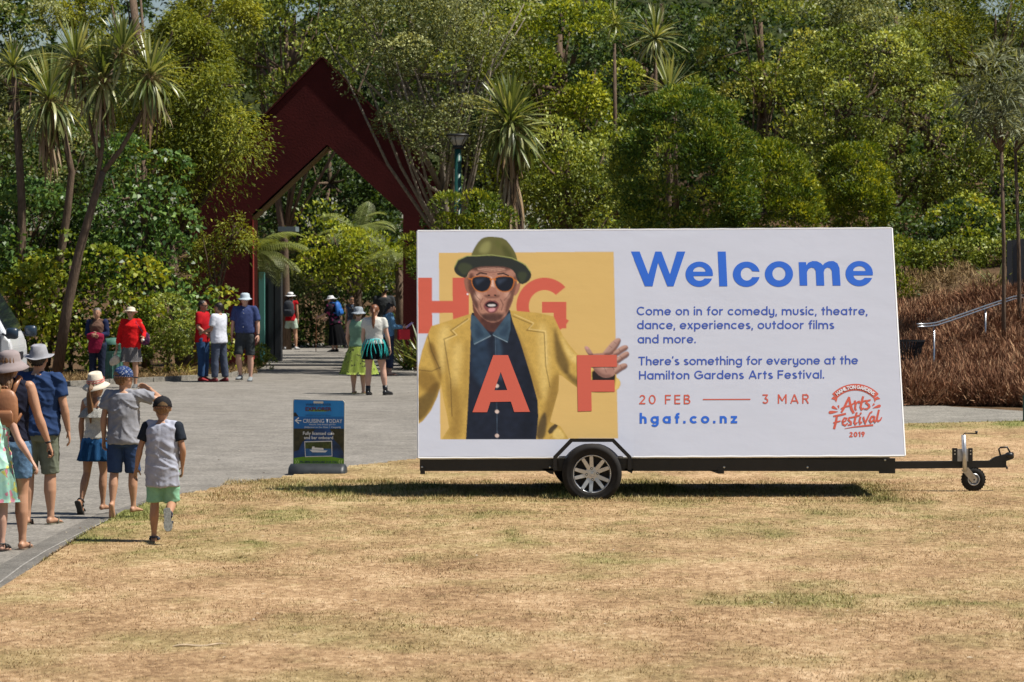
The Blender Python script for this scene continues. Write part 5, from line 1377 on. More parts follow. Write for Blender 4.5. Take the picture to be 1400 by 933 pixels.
b = B(); q = p.S + p.tu * .012 * p.H - p.sf * .060 * p.H; b.box((0, 0, 0), (.016, .006, .038), basis(p.x, p.sf, p.tu, q)); b.put('neck_label', mat('white_tag', (.6, .6, .6), .8), p.root)

p = Person('woman in a taupe sun hat, denim shorts and a tan backpack walking away', 13, 750, 1.66, -5, SK_WARM, near=True, female=True, wide=1.02, head=(-12, 0),
    L=((-.04, .12, -1), (0, -.12, -1), (0, 1, 0)), Rr=((.03, .0, -1), (.02, -.03, -1), (.1, 1, 0)), LA=((-.16, 0, -1), (0, .2, -1)), RA=((.30, -.02, -1), (.34, .20, -1)), curl=(.4, .8))
p.shirt(cloth('dark_navy_vest', (.012, .014, .030)), hem=.02, sleeve=0, e=.010, name='sleeveless_top')
p.shorts(mat('blue_denim', (.12, .22, .36), .85, .15, var=.35, vscale=35, bump=.003, bscale=60), .66, .014)
p.hair(HAIR_B, 'long', .06); p.hat(cloth('taupe_canvas', (.30, .25, .25), .12, 25, .001), 'bucket', .66, .26, tilt=6, crown=.40)
p.backpack(mat('tan_leather', (.38, .17, .08), .45, .5, var=.25, vscale=12, bump=.002, bscale=40), .24, .33, .10, pocket=mat('tan_leather_dark', (.36, .16, .075), .4, .5, var=.2, vscale=12))
for k in 'LR': p.shoe(k, mat('brown_strap', (.12, .08, .06), .6), 'flat', mat('brown_sole', (.20, .15, .11), .7))
b = B(); wr = p.arm['R'][2]; dr = p.arm['R'][3]
b.lathe([(.026, -.008), (.030, 0), (.026, .008)], basis(orth(dr, p.f), dr.cross(orth(dr, p.f)), dr, wr - dr * .01), 16); b.put('bracelet', M_BLACK, p.root)
camo = B(); camo.box((0, 0, 0), (.05, .05, .07), basis(p.x, p.f, p.up, wr + dr * .10 + V3((-.02, .03, 0)))); o = camo.put('sunglasses_case', M_BLACK, None, bevel=.012)
o.location = p.root.location; o.rotation_euler = p.root.rotation_euler; tag(o, 'small black case held in the hand of the woman with the tan backpack', 'case')

M_MINT = patterned('mint_floral', 'patches', [(.42, .74, .62), (.46, .78, .66), (.40, .70, .60), (.50, .80, .62), (.70, .72, .20), (.72, .30, .38), (.45, .76, .65)], 26)
p = Person('girl in a mint floral sundress at the left edge of the path', -9, 752, 1.40, -15, SK_FAIR, near=True, female=True, child=.6, head=(10, 0),
    L=((-.02, .10, -1), (0, -.1, -1), (0, 1, 0)), Rr=((.02, .0, -1), (.02, -.12, -1), (0, 1, -.1)), LA=((-.16, 0, -1), (0, .2, -1)), RA=((.42, .02, -1), (.62, .16, -1)), curl=(.3, .45))
p.shirt(M_MINT, hem=-.02, sleeve=0, e=.012, name='dress_bodice', flare=.15); p.skirt(M_MINT, .22, .06, 8, name='dress_skirt', top=.10)
p.hair(HAIR_S, 'long', .05)
for k in 'LR': p.shoe(k, mat('black_strap', (.02, .02, .02), .6), 'sandal')

p = Person('girl in a white frilled top, blue shorts and pink banded hat', 131, 702, 1.27, -22, SK_TAN, near=True, female=True, child=.75, wide=.92,
    L=((-.03, -.10, -1), (0, -.42, -1), (0, .55, -1)), Rr=((.02, .03, -1), (.0, -.03, -1), (.1, 1, 0)), LA=((-.17, -.04, -1), (-.02, .10, -1)), RA=((.14, .0, -1), (.10, .3, -1)))
M_LACE = mat('white_lace', (.66, .65, .60), .9, .1, var=.28, vscale=70, bump=.003, bscale=90)
p.shirt(M_LACE, hem=.03, sleeve=0, e=.012, neck=.27, name='top'); p.skirt(M_LACE, -.195, .045, 11, top=.275, name='frill', amp=.006)
p.skirt(cloth('bright_blue_cotton', (.030, .13, .32)), .14, .045, 7, name='shorts', amp=.018, top=.075); p.shorts(cloth('bright_blue_cotton', (.030, .13, .32)), .45, .02)
p.hair(HAIR_B, 'tail', .16)
PINK = mat('pink_band', (.72, .25, .22), .9, .1)
p.hat(mat('cream_straw', (.70, .62, .50), .9, .1, var=.15, vscale=60, bump=.002, bscale=120), 'trilby', .60, .12, tilt=14, crown=.50, band=[(.10, .155, PINK), (.20, .245, PINK)])
p.shoe('L', mat('black_strap', (.02, .02, .02), .6), 'sandal')
for sg in (-1, 1):
    b = B(); b.tube([p.S + p.sx * sg * .055 * p.H - p.sf * .058 * p.H - p.tu * .03 * p.H, p.S + p.sx * sg * .050 * p.H + p.tu * .034 * p.H, p.S + p.sx * sg * .055 * p.H + p.sf * .056 * p.H - p.tu * .03 * p.H], .006, 5, True, 2); b.put('shoulder_strap', M_LACE, p.root)

p = Person('barefoot boy in a grey T-shirt, navy shorts and patterned cap, hand raised to his face', 169, 708, 1.36, -6, SK_WARM, near=True, child=.7, wide=.98, head=(-38, 2),
    L=((-.03, -.08, -1), (0, -.30, -1), (0, .45, -1)), Rr=((.04, .06, -1), (.02, -.04, -1), (.3, 1, 0)), LA=((-.22, -.08, -1), (-.02, .12, -1)), RA=((1, .35, -.28), (-.75, .45, .62), (-.9, .3, .3)), curl=(.5, .5))
p.shirt(cloth('heather_grey_jersey', (.30, .305, .34)), hem=-.03, sleeve=.62, e=.022, loose=.020)
p.shorts(cloth('mid_navy_cotton', (.035, .065, .15)), .97, .020); p.hair(HAIR_B, 'nape')
p.cap(patterned('navy_white_speckle', 'spots', [(.02, .045, .14), (.6, .62, .65)], 75), mat('black_visor', (.02, .02, .03), .6))

p = Person('boy in a black sleeved raglan T-shirt and mint shorts, one foot kicked up', 222, 742, 1.24, -6, SK_TAN, near=True, child=.85, head=(14, 0),
    L=((-.01, .05, -1), (-.02, -.03, -1), (-.1, 1, 0)), Rr=((.04, .12, -1), (.10, -1, -.30), (.15, -.35, -1)), LA=((-.34, -.05, -1), (-.22, .12, -1)), RA=((.30, -.15, -1), (-.12, .45, -1)), curl=(.4, .6))
p.shirt(cloth('pale_grey_jersey', (.42, .44, .53)), hem=-.115, sleeve=.66, e=.024, loose=.016, sleeve_m=cloth('slate_black_jersey', (.018, .024, .035)))
p.shorts(cloth('mint_cotton', (.27, .54, .36)), .94, .020); p.hair(HAIR_B, 'nape')
p.cap(mat('black_mesh_cap', (.018, .018, .022), .85, .2, var=.5, vscale=120, bump=.002, bscale=150))
for k in 'LR': p.shoe(k, mat('navy_sandal', (.03, .04, .07), .6), 'sandal', mat('grey_sole', (.30, .30, .27), .8, var=.5, vscale=60, bump=.002, bscale=90))

# ---- the couple at the garden bed
p = Person('older woman in a navy cardigan holding a maroon jacket against her stomach', 133, 528, 1.54, 176, SK_WARM, female=True, wide=1.05, head=(0, 0),
    LA=((-.18, .08, -1), (.75, .75, -.05)), RA=((.18, .10, -1), (-.75, .7, -.12)))
p.shirt(cloth('brown_print_blouse', (.18, .10, .07), .5, 40), hem=-.02, sleeve=0, e=.008, name='blouse')
b = B(); b.loft([(p.P + p.tu * t * p.H - p.f * .016, p.x * (a + .012) * p.H * 1.06, p.f * (c + .004) * p.H) for t, a, c in ((-.06, .10, .072), (0, .102, .07), (.1, .088, .06), (.2, .10, .062), (.28, .106, .056), (.315, .08, .044))], 20)
for k, sg in (('L', -1), ('R', 1)):
    a_, e_, w2, _ = p.arm[k]; limb(b, [a_, e_], [.042 * p.H, .032 * p.H], p.f); limb(b, [e_, e_ + (w2 - e_) * .55], [.032 * p.H, .027 * p.H], p.f)
p.garment('cardigan', b, cloth('navy_knit', (.018, .026, .075)))
p.shorts(cloth('dark_navy_trousers', (.016, .022, .045)), 1.9, .006, name='trousers'); p.hair(HAIR_G, 'short')
b = B(); b.tube([p.S + p.x * .058 * p.H + p.f * .03 + p.up * .04, p.S + p.x * .062 * p.H + p.f * .085, p.S + p.x * .065 * p.H + p.f * .09 - p.up * .12], .022, 6, True, .4); b.put('shoulder_strap', M_BLACK, p.root)
for k in 'LR': p.shoe(k, M_BLACK, 'shoe')
b = B(); c = p.P + p.up * .12 * p.H + p.f * .16
b.loft([(c + V3((-.16, -.02, -.02)), V3((0, .05, 0)), V3((0, 0, .07))), (c + V3((-.05, .0, .0)), V3((0, .075, 0)), V3((0, 0, .085))), (c + V3((.08, 0, .01)), V3((0, .07, 0)), V3((0, 0, .08))), (c + V3((.18, -.02, 0)), V3((0, .04, 0)), V3((0, 0, .05)))], 14)
b.loft([(c + V3((-.02, 0, 0)), V3((.15, 0, 0)), V3((0, .055, 0))), (c + V3((0, .02, -.12)), V3((.15, 0, 0)), V3((0, .05, 0))), (c + V3((.02, .03, -.26)), V3((.13, 0, 0)), V3((0, .045, 0))), (c + V3((.03, .02, -.33)), V3((.10, 0, 0)), V3((0, .03, 0)))], 14)
me = remesh(b.mesh('j'), .012, 2); o = link('jacket', me, cloth('maroon_fleece', (.26, .012, .045), .3, 14, .008), None, smooth=True)
o.location = p.root.location; o.rotation_euler = p.root.rotation_euler; tag(o, 'maroon jacket bundled in the arms of the woman in navy', 'jacket')

p = Person('older woman in a bright red jumper, cream sun hat and grey patterned skirt', 179, 530, 1.56, 178, SK_WARM, female=True, wide=1.16, head=(-4, 0), belly=.01,
    LA=((-.42, .06, -1), (-.05, .75, -.30)), RA=((.24, .0, -1), (.22, .16, -1)))
p.shirt(cloth('red_knit', (.60, .010, .012), .25), hem=-.05, sleeve=.75, e=.018, long=True, loose=.014, name='jumper')
p.skirt(patterned('grey_ikat', 'stripes', [(.10, .10, .13), (.28, .26, .26), (.45, .42, .38)], 14), .20, .012, 5, name='skirt')
p.hair(HAIR_G, 'nape'); p.hat(mat('cream_straw', (.70, .62, .50)), 'bucket', .60, .06, tilt=10, crown=.36, z=.16)
for k in 'LR': p.shoe(k, mat('grey_shoe', (.12, .12, .12), .6), 'shoe')
pr_ = p
def held(name, b, m, label, cat, p, smooth=True):
    o = b.put(name, m, None, smooth=smooth); o.location = p.root.location; o.rotation_euler = p.root.rotation_euler; tag(o, label, cat); return o
c = p.arm['L'][1] + V3((-.02, .02, -.08)); b = B()
b.loft([(c + V3((0, 0, z)), V3((.10 * k, 0, 0)), V3((0, .06 * k, 0))) for z, k in ((.10, .5), (.06, .9), (-.04, 1), (-.12, .8), (-.15, .3))], 14)
b.tube([c + V3((.0, -.05, .08)), p.S + p.sx * -.075 * p.H - p.f * .05, p.S + p.sx * -.070 * p.H + p.up * .045, p.S + p.sx * -.072 * p.H + p.f * .085 - p.up * .03, c + V3((.02, .05, .08))], .009, 6)
held('handbag', b, patterned('purple_print', 'patches', [(.05, .015, .05), (.16, .04, .10), (.03, .02, .05)], 40), 'dark purple shoulder bag carried by the woman in red', 'handbag', p)
w2 = p.arm['R'][2]; c = w2 + V3((.04, .03, -.30)); b = B()
b.tube([w2 + V3((0, 0, -.05)), c + V3((0, 0, .10))], [.008, .03], 8); b.loft([(c + V3((0, 0, z)), V3((a, 0, -.02)), V3((0, .05, 0))) for z, a in ((.10, .03), (.05, .09), (-.02, .11), (-.07, .09), (-.09, .05))], 14)
held('plastic_bag', b, mat('thin_cream_plastic', (.62, .52, .40), .35, .5, var=.3, vscale=20, bump=.006, bscale=25), 'cream plastic bag hanging from the hand of the woman in red', 'bag', p)
c = p.arm['L'][2] + p.arm['L'][3] * .09; b = B(); b.ball(c, (.035, .03, .025), 8); held('folded_tissue', b, mat('white_paper', (.75, .75, .72), .9), 'white tissue in the hand of the woman in red', 'tissue', p)

# ---- three men in front of the gate
p = Person('man in a red T-shirt, jeans and sunglasses facing the man in white', 277, 521, 1.66, -112, SK_DARKISH, LA=((-.12, .05, -1), (.25, .7, -.45)), RA=((.14, .05, -1), (-.2, .75, -.55)))
p.shirt(cloth('red_jersey', (.42, .008, .014)), hem=-.04, sleeve=.75, e=.018); p.shorts(mat('blue_denim_dark', (.035, .085, .20), .85, .15, var=.35, vscale=30, bump=.003, bscale=40), 1.93, .010, name='jeans')
p.hair(HAIR_D, 'short'); p.glasses()
for k in 'LR': p.shoe(k, mat('red_trainer', (.30, .02, .025), .6), 'shoe')
p = Person('man in a white T-shirt and slate trousers standing with his back half turned', 299, 522, 1.62, 60, SK_DARKISH, wide=1.10, LA=((-.16, .12, -1), (.1, .9, -.25)), RA=((.14, .1, -1), (-.1, .9, -.15)),
    L=((-.06, .05, -1), (-.02, -.03, -1), (-.1, 1, -.05)), Rr=((.10, -.08, -1), (.02, -.12, -1), (.2, 1, -.05)))
p.shirt(cloth('white_jersey', (.62, .64, .72), .1), hem=-.03, sleeve=.75, e=.020); p.shorts(cloth('slate_trousers', (.065, .08, .12)), 1.93, .012, name='trousers'); p.hair(HAIR_D, 'short')
for k in 'LR': p.shoe(k, mat('dark_red_trainer', (.16, .015, .02), .6), 'shoe')
b = B(); b.box((0, 0, 0), (.075, .012, .15), basis(p.x, p.f, p.up, p.arm['R'][2] + p.arm['R'][3] * .09)); held('phone', b, M_BLACK, 'phone held by the man in the white T-shirt', 'phone', p, False)
p = Person('man in a blue shirt, pale bucket hat and charcoal shorts walking forward', 335, 521, 1.80, 172, SK_FAIR, wide=1.06, belly=.012,
    L=((-.03, .0, -1), (0, -.05, -1), (-.1, 1, 0)), Rr=((.05, .22, -1), (-.03, -.35, -1), (.1, 1, .02)), LA=((-.22, -.02, -1), (-.06, .12, -1)), RA=((.18, -.06, -1), (.08, .12, -1)))
p.shirt(cloth('indigo_shirting', (.045, .065, .17)), hem=.03, sleeve=.85, e=.018, loose=.02); p.shorts(cloth('charcoal_cotton', (.040, .046, .05)), .92, .022)
p.hat(cloth('pale_blue_canvas', (.46, .54, .60), .1), 'bucket', .56, .12, crown=.40); p.glasses(); p.hair(HAIR_G, 'nape')
for t in np.linspace(.10, .30, 6):
    b = B(); b.ball(p.P + p.tu * t * p.H + p.f * (.078 + .018 * math.exp(-((t - .09) / .07) ** 2)) * p.H, .008, 6); b.put('button', mat('white_button', (.8, .8, .8), .4), p.root)
b = B(); b.loft([(p.P + p.tu * t * p.H, p.x * .102 * p.H * 1.06, p.f * .088 * p.H) for t in (.036, .056)], 24); b.put('belt', M_BLACK, p.root)
for k in 'LR': p.shoe(k, mat('grey_trainer', (.22, .24, .25), .7), 'shoe')
b = B(); w2, dr = p.arm['L'][2], p.arm['L'][3]; b.lathe([(.026, -.012), (.030, 0), (.026, .012)], basis(orth(dr, p.f), dr.cross(orth(dr, p.f)), dr, w2 - dr * .015), 14); b.put('wristwatch', M_BLACK, p.root)

# ---- people passing through the gate
p = Person('walker in a red vest, white sun hat and pale shorts with a grey backpack', 397, 478, 1.62, -10, SK_WARM, female=True, L=((-.06, -.10, -1), (-.02, -.15, -1), (0, 1, -.1)), Rr=((.12, .12, -1), (.06, -.10, -1), (.2, 1, 0)), LA=((-.20, .0, -1), (0, .3, -1)))
p.shirt(cloth('red_jersey', (.42, .008, .014)), hem=-.02, sleeve=.25, e=.014); p.shorts(cloth('pale_mint_cotton', (.50, .62, .50)), .62, .03); p.hair(HAIR_D, 'nape')
p.hat(cloth('white_cotton', (.72, .72, .72), .08), 'bucket', .66, .08, crown=.38, band=[(.02, .12, M_BLACK)]); p.backpack(cloth('dark_grey_nylon', (.05, .055, .065)), .32, .46, .18)
for k in 'LR': p.shoe(k, mat('white_trainer', (.45, .45, .45), .7), 'shoe')
p = Person('stooped woman in a white hat and long black skirt leaning on a cane', 458, 481, 1.56, 62, SK_FAIR, female=True, wide=1.15, lean=(0, .22), head=(0, -8), LA=((-.12, .35, -1), (0, .9, -.35)), RA=((.14, .3, -1), (0, .8, -.5)))
p.shirt(patterned('black_pink_floral', 'noise', [(.012, .010, .014), (.02, .015, .03), (.30, .03, .12)], 14), hem=-.04, sleeve=.9, e=.022, loose=.02); p.skirt(cloth('black_crepe', (.010, .010, .012)), .42, .06, 8)
p.hair(HAIR_G, 'nape'); p.hat(cloth('white_cotton', (.72, .72, .72), .08), 'bucket', .74, .10, crown=.34); p.backpack(mat('blue_nylon', (.015, .12, .42), .6, .3, var=.2, vscale=10, bump=.003, bscale=30), .28, .40, .14, z=.22)
for k in 'LR': p.shoe(k, M_BLACK, 'shoe')
w2 = p.arm['L'][2] + p.arm['L'][3] * .09; b = B(); b.tube([w2 + V3((0, .05, .03)), w2 + V3((0, 0, .05)), w2 + V3((0, -.04, .02))], .012, 8); b.tube([w2 + V3((0, 0, .05)), V3((w2.x, w2.y + .02, 0.0))], [.012, .010], 8)
held('walking_cane', b, mat('varnished_wood', (.34, .11, .03), .4), 'brown wooden cane leaned on by the stooped woman', 'cane', p)
p = Person('woman in a dark patterned dress and sunglasses beside the stooped woman', 482, 483, 1.55, 150, SK_WARM, female=True, LA=((-.15, .1, -1), (.3, .6, -.6)))
PD = patterned('dark_blue_print', 'noise', [(.03, .045, .07), (.06, .08, .12), (.20, .22, .25)], 25)
p.shirt(PD, hem=-.02, sleeve=.3, e=.012, name='bodice'); p.skirt(PD, .24, .03, 7); p.hair(HAIR_D, 'long', .03); p.glasses()
for k in 'LR': p.shoe(k, M_BLACK, 'shoe')
p = Person('man in a charcoal T-shirt and grey cap walking away behind the group', 525, 487, 1.84, 0, SK_DARKISH, wide=1.08, RA=((.2, .1, -1), (.3, .5, -.8)))
p.shirt(cloth('charcoal_jersey', (.045, .05, .055)), hem=-.03, sleeve=.8, e=.02); p.shorts(cloth('black_cotton', (.014, .015, .018)), 1.9, .012, name='trousers'); p.hair(HAIR_D, 'nape'); p.cap(cloth('grey_cotton', (.20, .21, .23)), tilt=-2)
for k in 'LR': p.shoe(k, M_BLACK, 'shoe')
p = Person('woman in a denim jacket looking down at a lilac leaflet', 531, 513, 1.58, -68, SK_FAIR, female=True, head=(0, -22), LA=((-.14, .25, -1), (.2, .95, .02)), RA=((.14, .2, -1), (-.15, .95, -.05)))
p.shirt(mat('washed_denim', (.12, .26, .44), .85, .15, var=.3, vscale=20, bump=.004, bscale=30), hem=.0, sleeve=.85, e=.02, long=True, loose=.016, name='denim_jacket')
p.shorts(cloth('dark_jeans', (.025, .035, .07)), 1.75, .006, name='jeans'); p.hair(HAIR_D, 'long', .0)
for k in 'LR': p.shoe(k, mat('tan_strap', (.28, .12, .05), .6), 'flat', mat('tan_sole', (.3, .12, .05), .7))
c = p.arm['R'][2] + V3((0, .02, -.16)); b = B(); b.box((0, 0, 0), (.10, .26, .22), basis(p.x, p.f, p.up, c)); b.tube([c + V3((0, -.08, .10)), p.arm['R'][2] + V3((0, .0, .03)), c + V3((0, .08, .10))], .008, 6)
held('red_tote', b, mat('red_vinyl', (.55, .015, .03), .5), 'bright red bag hanging from the arm of the woman in denim', 'bag', p, False)
c = p.arm['R'][2] + V3((0, .14, .04)); b = B(); b.box((0, 0, 0), (.16, .20, .006), basis(p.x, V3((0, .8, .6)).normalized(), V3((0, -.6, .8)).normalized(), c)); held('leaflet', b, mat('lilac_paper', (.62, .42, .70), .8), 'lilac leaflet held open by the woman in denim', 'leaflet', p, False)
p = Person('woman in a grey hat and long lime green dress beside the girl in teal fringe', 490, 538, 1.60, -8, SK_FAIR, female=True, wide=1.12, LA=((-.18, .1, -1), (0, .6, -.8)))
p.shirt(mat('dusty_green_top', (.20, .34, .24), .85, .15, var=.3), hem=.02, sleeve=0, e=.010, name='halter_top'); LIME = patterned('lime_print', 'noise', [(.46, .58, .12), (.52, .62, .16), (.10, .13, .05)], 16)
o = p.skirt(LIME, .30, .10, 8, name='lime_skirt'); p.hair(HAIR_S, 'nape'); p.hat(patterned('grey_camouflage', 'noise', [(.22, .25, .28), (.34, .38, .42), (.12, .14, .16)], 20), 'bucket', .60, .14, crown=.42)
for k in 'LR': p.shoe(k, mat('yellow_strap', (.6, .55, .15), .6), 'flat', mat('yellow_sole', (.6, .55, .2), .7))
p = Person('young woman in a white tee and black skirt with teal fringe, ankle boots', 512, 540, 1.66, -6, SK_FAIR, female=True, wide=1.08, L=((-.04, .02, -1), (-.02, -.06, -1), (.1, 1, 0)), Rr=((.16, .02, -1), (.12, -.06, -1), (.5, 1, 0)), LA=((-.16, .05, -1), (.02, .15, -1)), RA=((.22, .02, -1), (.20, .15, -1)))
p.shirt(mat('white_lace', (.66, .65, .60)), hem=.045, sleeve=.55, e=.014); p.skirt(cloth('black_crepe', (.010, .010, .012)), .13, .035, 9, top=.09); p.hair(mat('auburn_hair', (.22, .08, .03), .45, .5, var=.5, vscale=60, bump=.004, bscale=80), 'tail', .10)
TEAL = mat('teal_fringe', (.02, .42, .40), .8)
for i in range(22):
    a = 2 * math.pi * i / 22 + random.uniform(-.1, .1); b = B(); pts = []
    for j in range(6):
        t = j / 5; z = .10 - (.19 + .03 * math.sin(i * 2.1)) * t; w_ = (.088 + .020 * min(1, t * 3) + .030 * t) * 1.08
        pts.append(p.P + p.up * z * p.H + p.x * math.cos(a + .12 * math.sin(3 * t + i)) * (w_ + .006) * p.H + p.f * math.sin(a + .12 * math.sin(3 * t + i)) * (w_ - .012) * p.H)
    b.tube(pts, .008, 5); b.put('fringe_strand', TEAL, p.root, smooth=True)
b = B(); b.lathe([(.092 * p.H, .0), (.098 * p.H, .02), (.09 * p.H, .05)], basis(p.x, p.f * .8, p.up, p.P + p.up * .085 * p.H), 24); b.put('waistband', mat('pale_aqua_band', (.30, .58, .62), .8), p.root)
for k in 'LR': p.shoe(k, M_BLACK, 'boot')

# ------------------------------------------------------------------ gate, furniture, van, sign
M_GATE = mat('shaded_red_plaster', (.092, .0125, .012), .75, .2, var=.3, vscale=1.5, bump=.004, bscale=20)  # gateway red darkened to carry the shade on the gable face
M_GATE_R = mat('sunlit_red_plaster', (.36, .045, .035), .7, .3, var=.15, vscale=3)  # same gateway red, lightened to carry sunlight on the inner jamb
DG = 73.7
gate = empty('garden_gateway', G(440, 502)); tag(gate, 'tall dark red gable shaped gateway over the path', 'gateway')
outl = [(440, 80), (632, 272), (632, 506), (551, 506), (551, 293), (447, 198), (345, 293), (345, 506), (262, 506), (262, 262)]
b = B(); bm = b.bm
vs = [bm.verts.new(P(x, min(y, 502.5), DG)) for x, y in outl]; f = bm.faces.new(vs)
ex = bmesh.ops.extrude_face_region(bm, geom=[f]); bmesh.ops.translate(bm, verts=[v for v in ex['geom'] if isinstance(v, bmesh.types.BMVert)], vec=(0, 1.25, 0))
bmesh.ops.triangulate(bm, faces=[q for q in bm.faces if len(q.verts) > 4])
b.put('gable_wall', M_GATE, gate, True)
b = B(); q = [P(344.2, 296, DG), P(447, 199.3, DG), P(447, 202, DG), P(344.2, 299, DG)]; b.prism([Vector((v.x + .01, v.y + .02, v.z - .02)) for v in q], (0, 1.21, 0)); b.put('lit_soffit_face', mat('lit_soffit_tan', (.22, .14, .055), .7), gate, True)  # soft light on the underside is put into this tan colour
b = B(); a, c = P(345, 300, DG), P(345, 502, DG); b.box((a.x + .012, DG + .62, (a.z + c.z) / 2), (.02, 1.26, a.z - c.z - .02)); b.put('sunlit_jamb_face', M_GATE_R, gate, True)  # thin slab added to show the sunlit jamb in the lighter red
for pts in ([(440, 79), (262, 261)], [(440, 79), (632, 271)]):
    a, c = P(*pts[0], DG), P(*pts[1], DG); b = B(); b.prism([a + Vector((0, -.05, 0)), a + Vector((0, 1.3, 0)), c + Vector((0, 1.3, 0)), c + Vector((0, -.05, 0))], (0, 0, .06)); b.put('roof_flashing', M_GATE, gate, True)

# low building just inside the gate
kd = 77.3
bl_ = empty('garden_building', G(372, 496)); tag(bl_, 'dark building with teal corner post inside the gateway', 'building')
def kb(name, p0, p1, y0, y1, m, z0=None):
    a, c = P(*p0, y0), P(*p1, y0); lo = min(a.z, c.z) if z0 is None else z0
    b = B(); b.box(((a.x + c.x) / 2, (y0 + y1) / 2, (max(a.z, c.z) + lo) / 2), (abs(a.x - c.x), y1 - y0, max(a.z, c.z) - lo)); return b.put(name, m, bl_, True)
kb('wall', (330, 372), (384, 380), kd + .3, kd + .9, mat('dark_cladding', (.018, .020, .024), .7), 0)
kb('corner_post', (354, 372), (361.5, 380), kd, kd + .2, mat('teal_paint', (.10, .30, .26), .6), 0)
kb('roof', (380, 310), (404, 316), kd + 1.0, kd + 2.3, mat('blue_grey_roof', (.16, .20, .22), .5), P(390, 316, kd).z)
for x in (367, 376): kb('door_panel', (x, 385), (x + 7, 390), kd + .27, kd + .32, mat('charcoal_door', (.03, .033, .04), .5), 0)

# lamp post
dl = 68.4; base = G(626, 499); base = Vector((P(626, 0, dl).x, dl, 0)); lp = empty('lamp_post', base); tag(lp, 'dark green lamp post with upturned cone lantern beside the spiky tree', 'lamp post')
M_GREEN = mat('dark_green_paint', (.012, .075, .065), .4, .5)
b = B(); zt_ = P(626, 203, dl).z; b.tube([(0, 0, 0), (0, 0, .5), (0, 0, .52), (0, 0, zt_)], [.11, .11, .085, .075], 16); b.put('pole', M_GREEN, lp, smooth=True)
b = B(); b.lathe([(.075, zt_ - .02), (.13, zt_), (.12, zt_ + .06), (.0, zt_ + .06)], None, 20); b.put('collar', mat('lantern_black', (.015, .015, .015), .5), lp, smooth=True)
b = B(); b.lathe([(.10, zt_ + .06), (.245, zt_ + .27), (.0, zt_ + .27)], None, 20); b.put('glass_cone', mat('frosted_lantern', (.42, .38, .30), .3, .5), lp, smooth=True)
for k in range(6):
    a_ = 2 * math.pi * (k + .25) / 6; b = B(); b.tube([(.105 * math.cos(a_), .105 * math.sin(a_), zt_ + .05), (.255 * math.cos(a_), .255 * math.sin(a_), zt_ + .28)], .008, 5); b.put('rib', MATS['lantern_black'], lp)
b = B(); b.lathe([(0, zt_ + .33), (.20, zt_ + .325), (.275, zt_ + .30), (.275, zt_ + .272), (0, zt_ + .272)], None, 24); b.put('lamp_cap', MATS['lantern_black'], lp, smooth=True)

# bollard at the right edge of the frame
o = empty('bollard', G(1401.5, 579)); tag(o, 'dark teal bollard at the path edge, far right', 'bollard')
b = B(); b.lathe([(.035, 0), (.035, .40), (.028, .43), (0, .44)], None, 14); b.put('post', M_GREEN, o, smooth=True)

# green litter bin behind the two women
gb_ = empty('rubbish_bin', G(155.5, 524)); tag(gb_, 'weathered green round rubbish bin between the two older women', 'bin')
MB_ = mat('weathered_green', (.09, .22, .17), .6, .3, var=.45, vscale=9)
b = B(); b.lathe([(.19, 0), (.21, .02), (.225, .62), (.0, .62)], None, 24); b.put('drum', MB_, gb_, smooth=False)
b = B(); b.lathe([(.235, .62), (.24, .66), (.0, .66)], None, 24); b.put('rim', MB_, gb_)
b = B(); b.lathe([(.225, .80), (.22, .86), (.16, .92), (.0, .94)], None, 24); b.put('lid', MB_, gb_, smooth=True)
for k in range(4):
    a_ = math.pi / 4 + k * math.pi / 2; b = B(); b.box((.2 * math.cos(a_), .2 * math.sin(a_), .73), (.05, .05, .16)); b.put('lid_post', MB_, gb_)
for k in range(16):
    a_ = 2 * math.pi * k / 16; b = B(); b.tube([(.215 * math.cos(a_), .215 * math.sin(a_), .03), (.232 * math.cos(a_), .232 * math.sin(a_), .6)], .010, 4); b.put('slat', MB_, gb_)

# black slatted bin on the bank
db_ = 57.0; bp_ = P(1238, 470, db_); zg = float(terrain(bp_.x, db_)); sb = empty('slatted_bin', (bp_.x, db_, zg)); tag(sb, 'black flared slatted litter bin half hidden behind the billboard end', 'bin')
hb = P(0, 466, db_).z - zg
b = B(); b.lathe([(.20, .05), (.22, .05), (.22, hb * .5), (.2, hb * .5)], None, 20); b.put('liner', M_BLACK, sb)
for k in range(36):
    a_ = 2 * math.pi * k / 36; ca_, sa_ = math.cos(a_), math.sin(a_); b = B(); b.tube([(r_ * ca_, r_ * sa_, z) for r_, z in ((.24, 0), (.26, hb * .6), (.30, hb * .85), (.35, hb))], .012, 4); b.put('slat', M_BLACK, sb)
for r_, z in ((.355, hb), (.262, hb * .6), (.245, .03)):
    b = B(); b.lathe([(r_ - .012, z - .012), (r_ + .012, z - .012), (r_ + .012, z + .012), (r_ - .012, z + .012), (r_ - .012, z - .012)], None, 32); b.put('hoop', M_BLACK, sb)

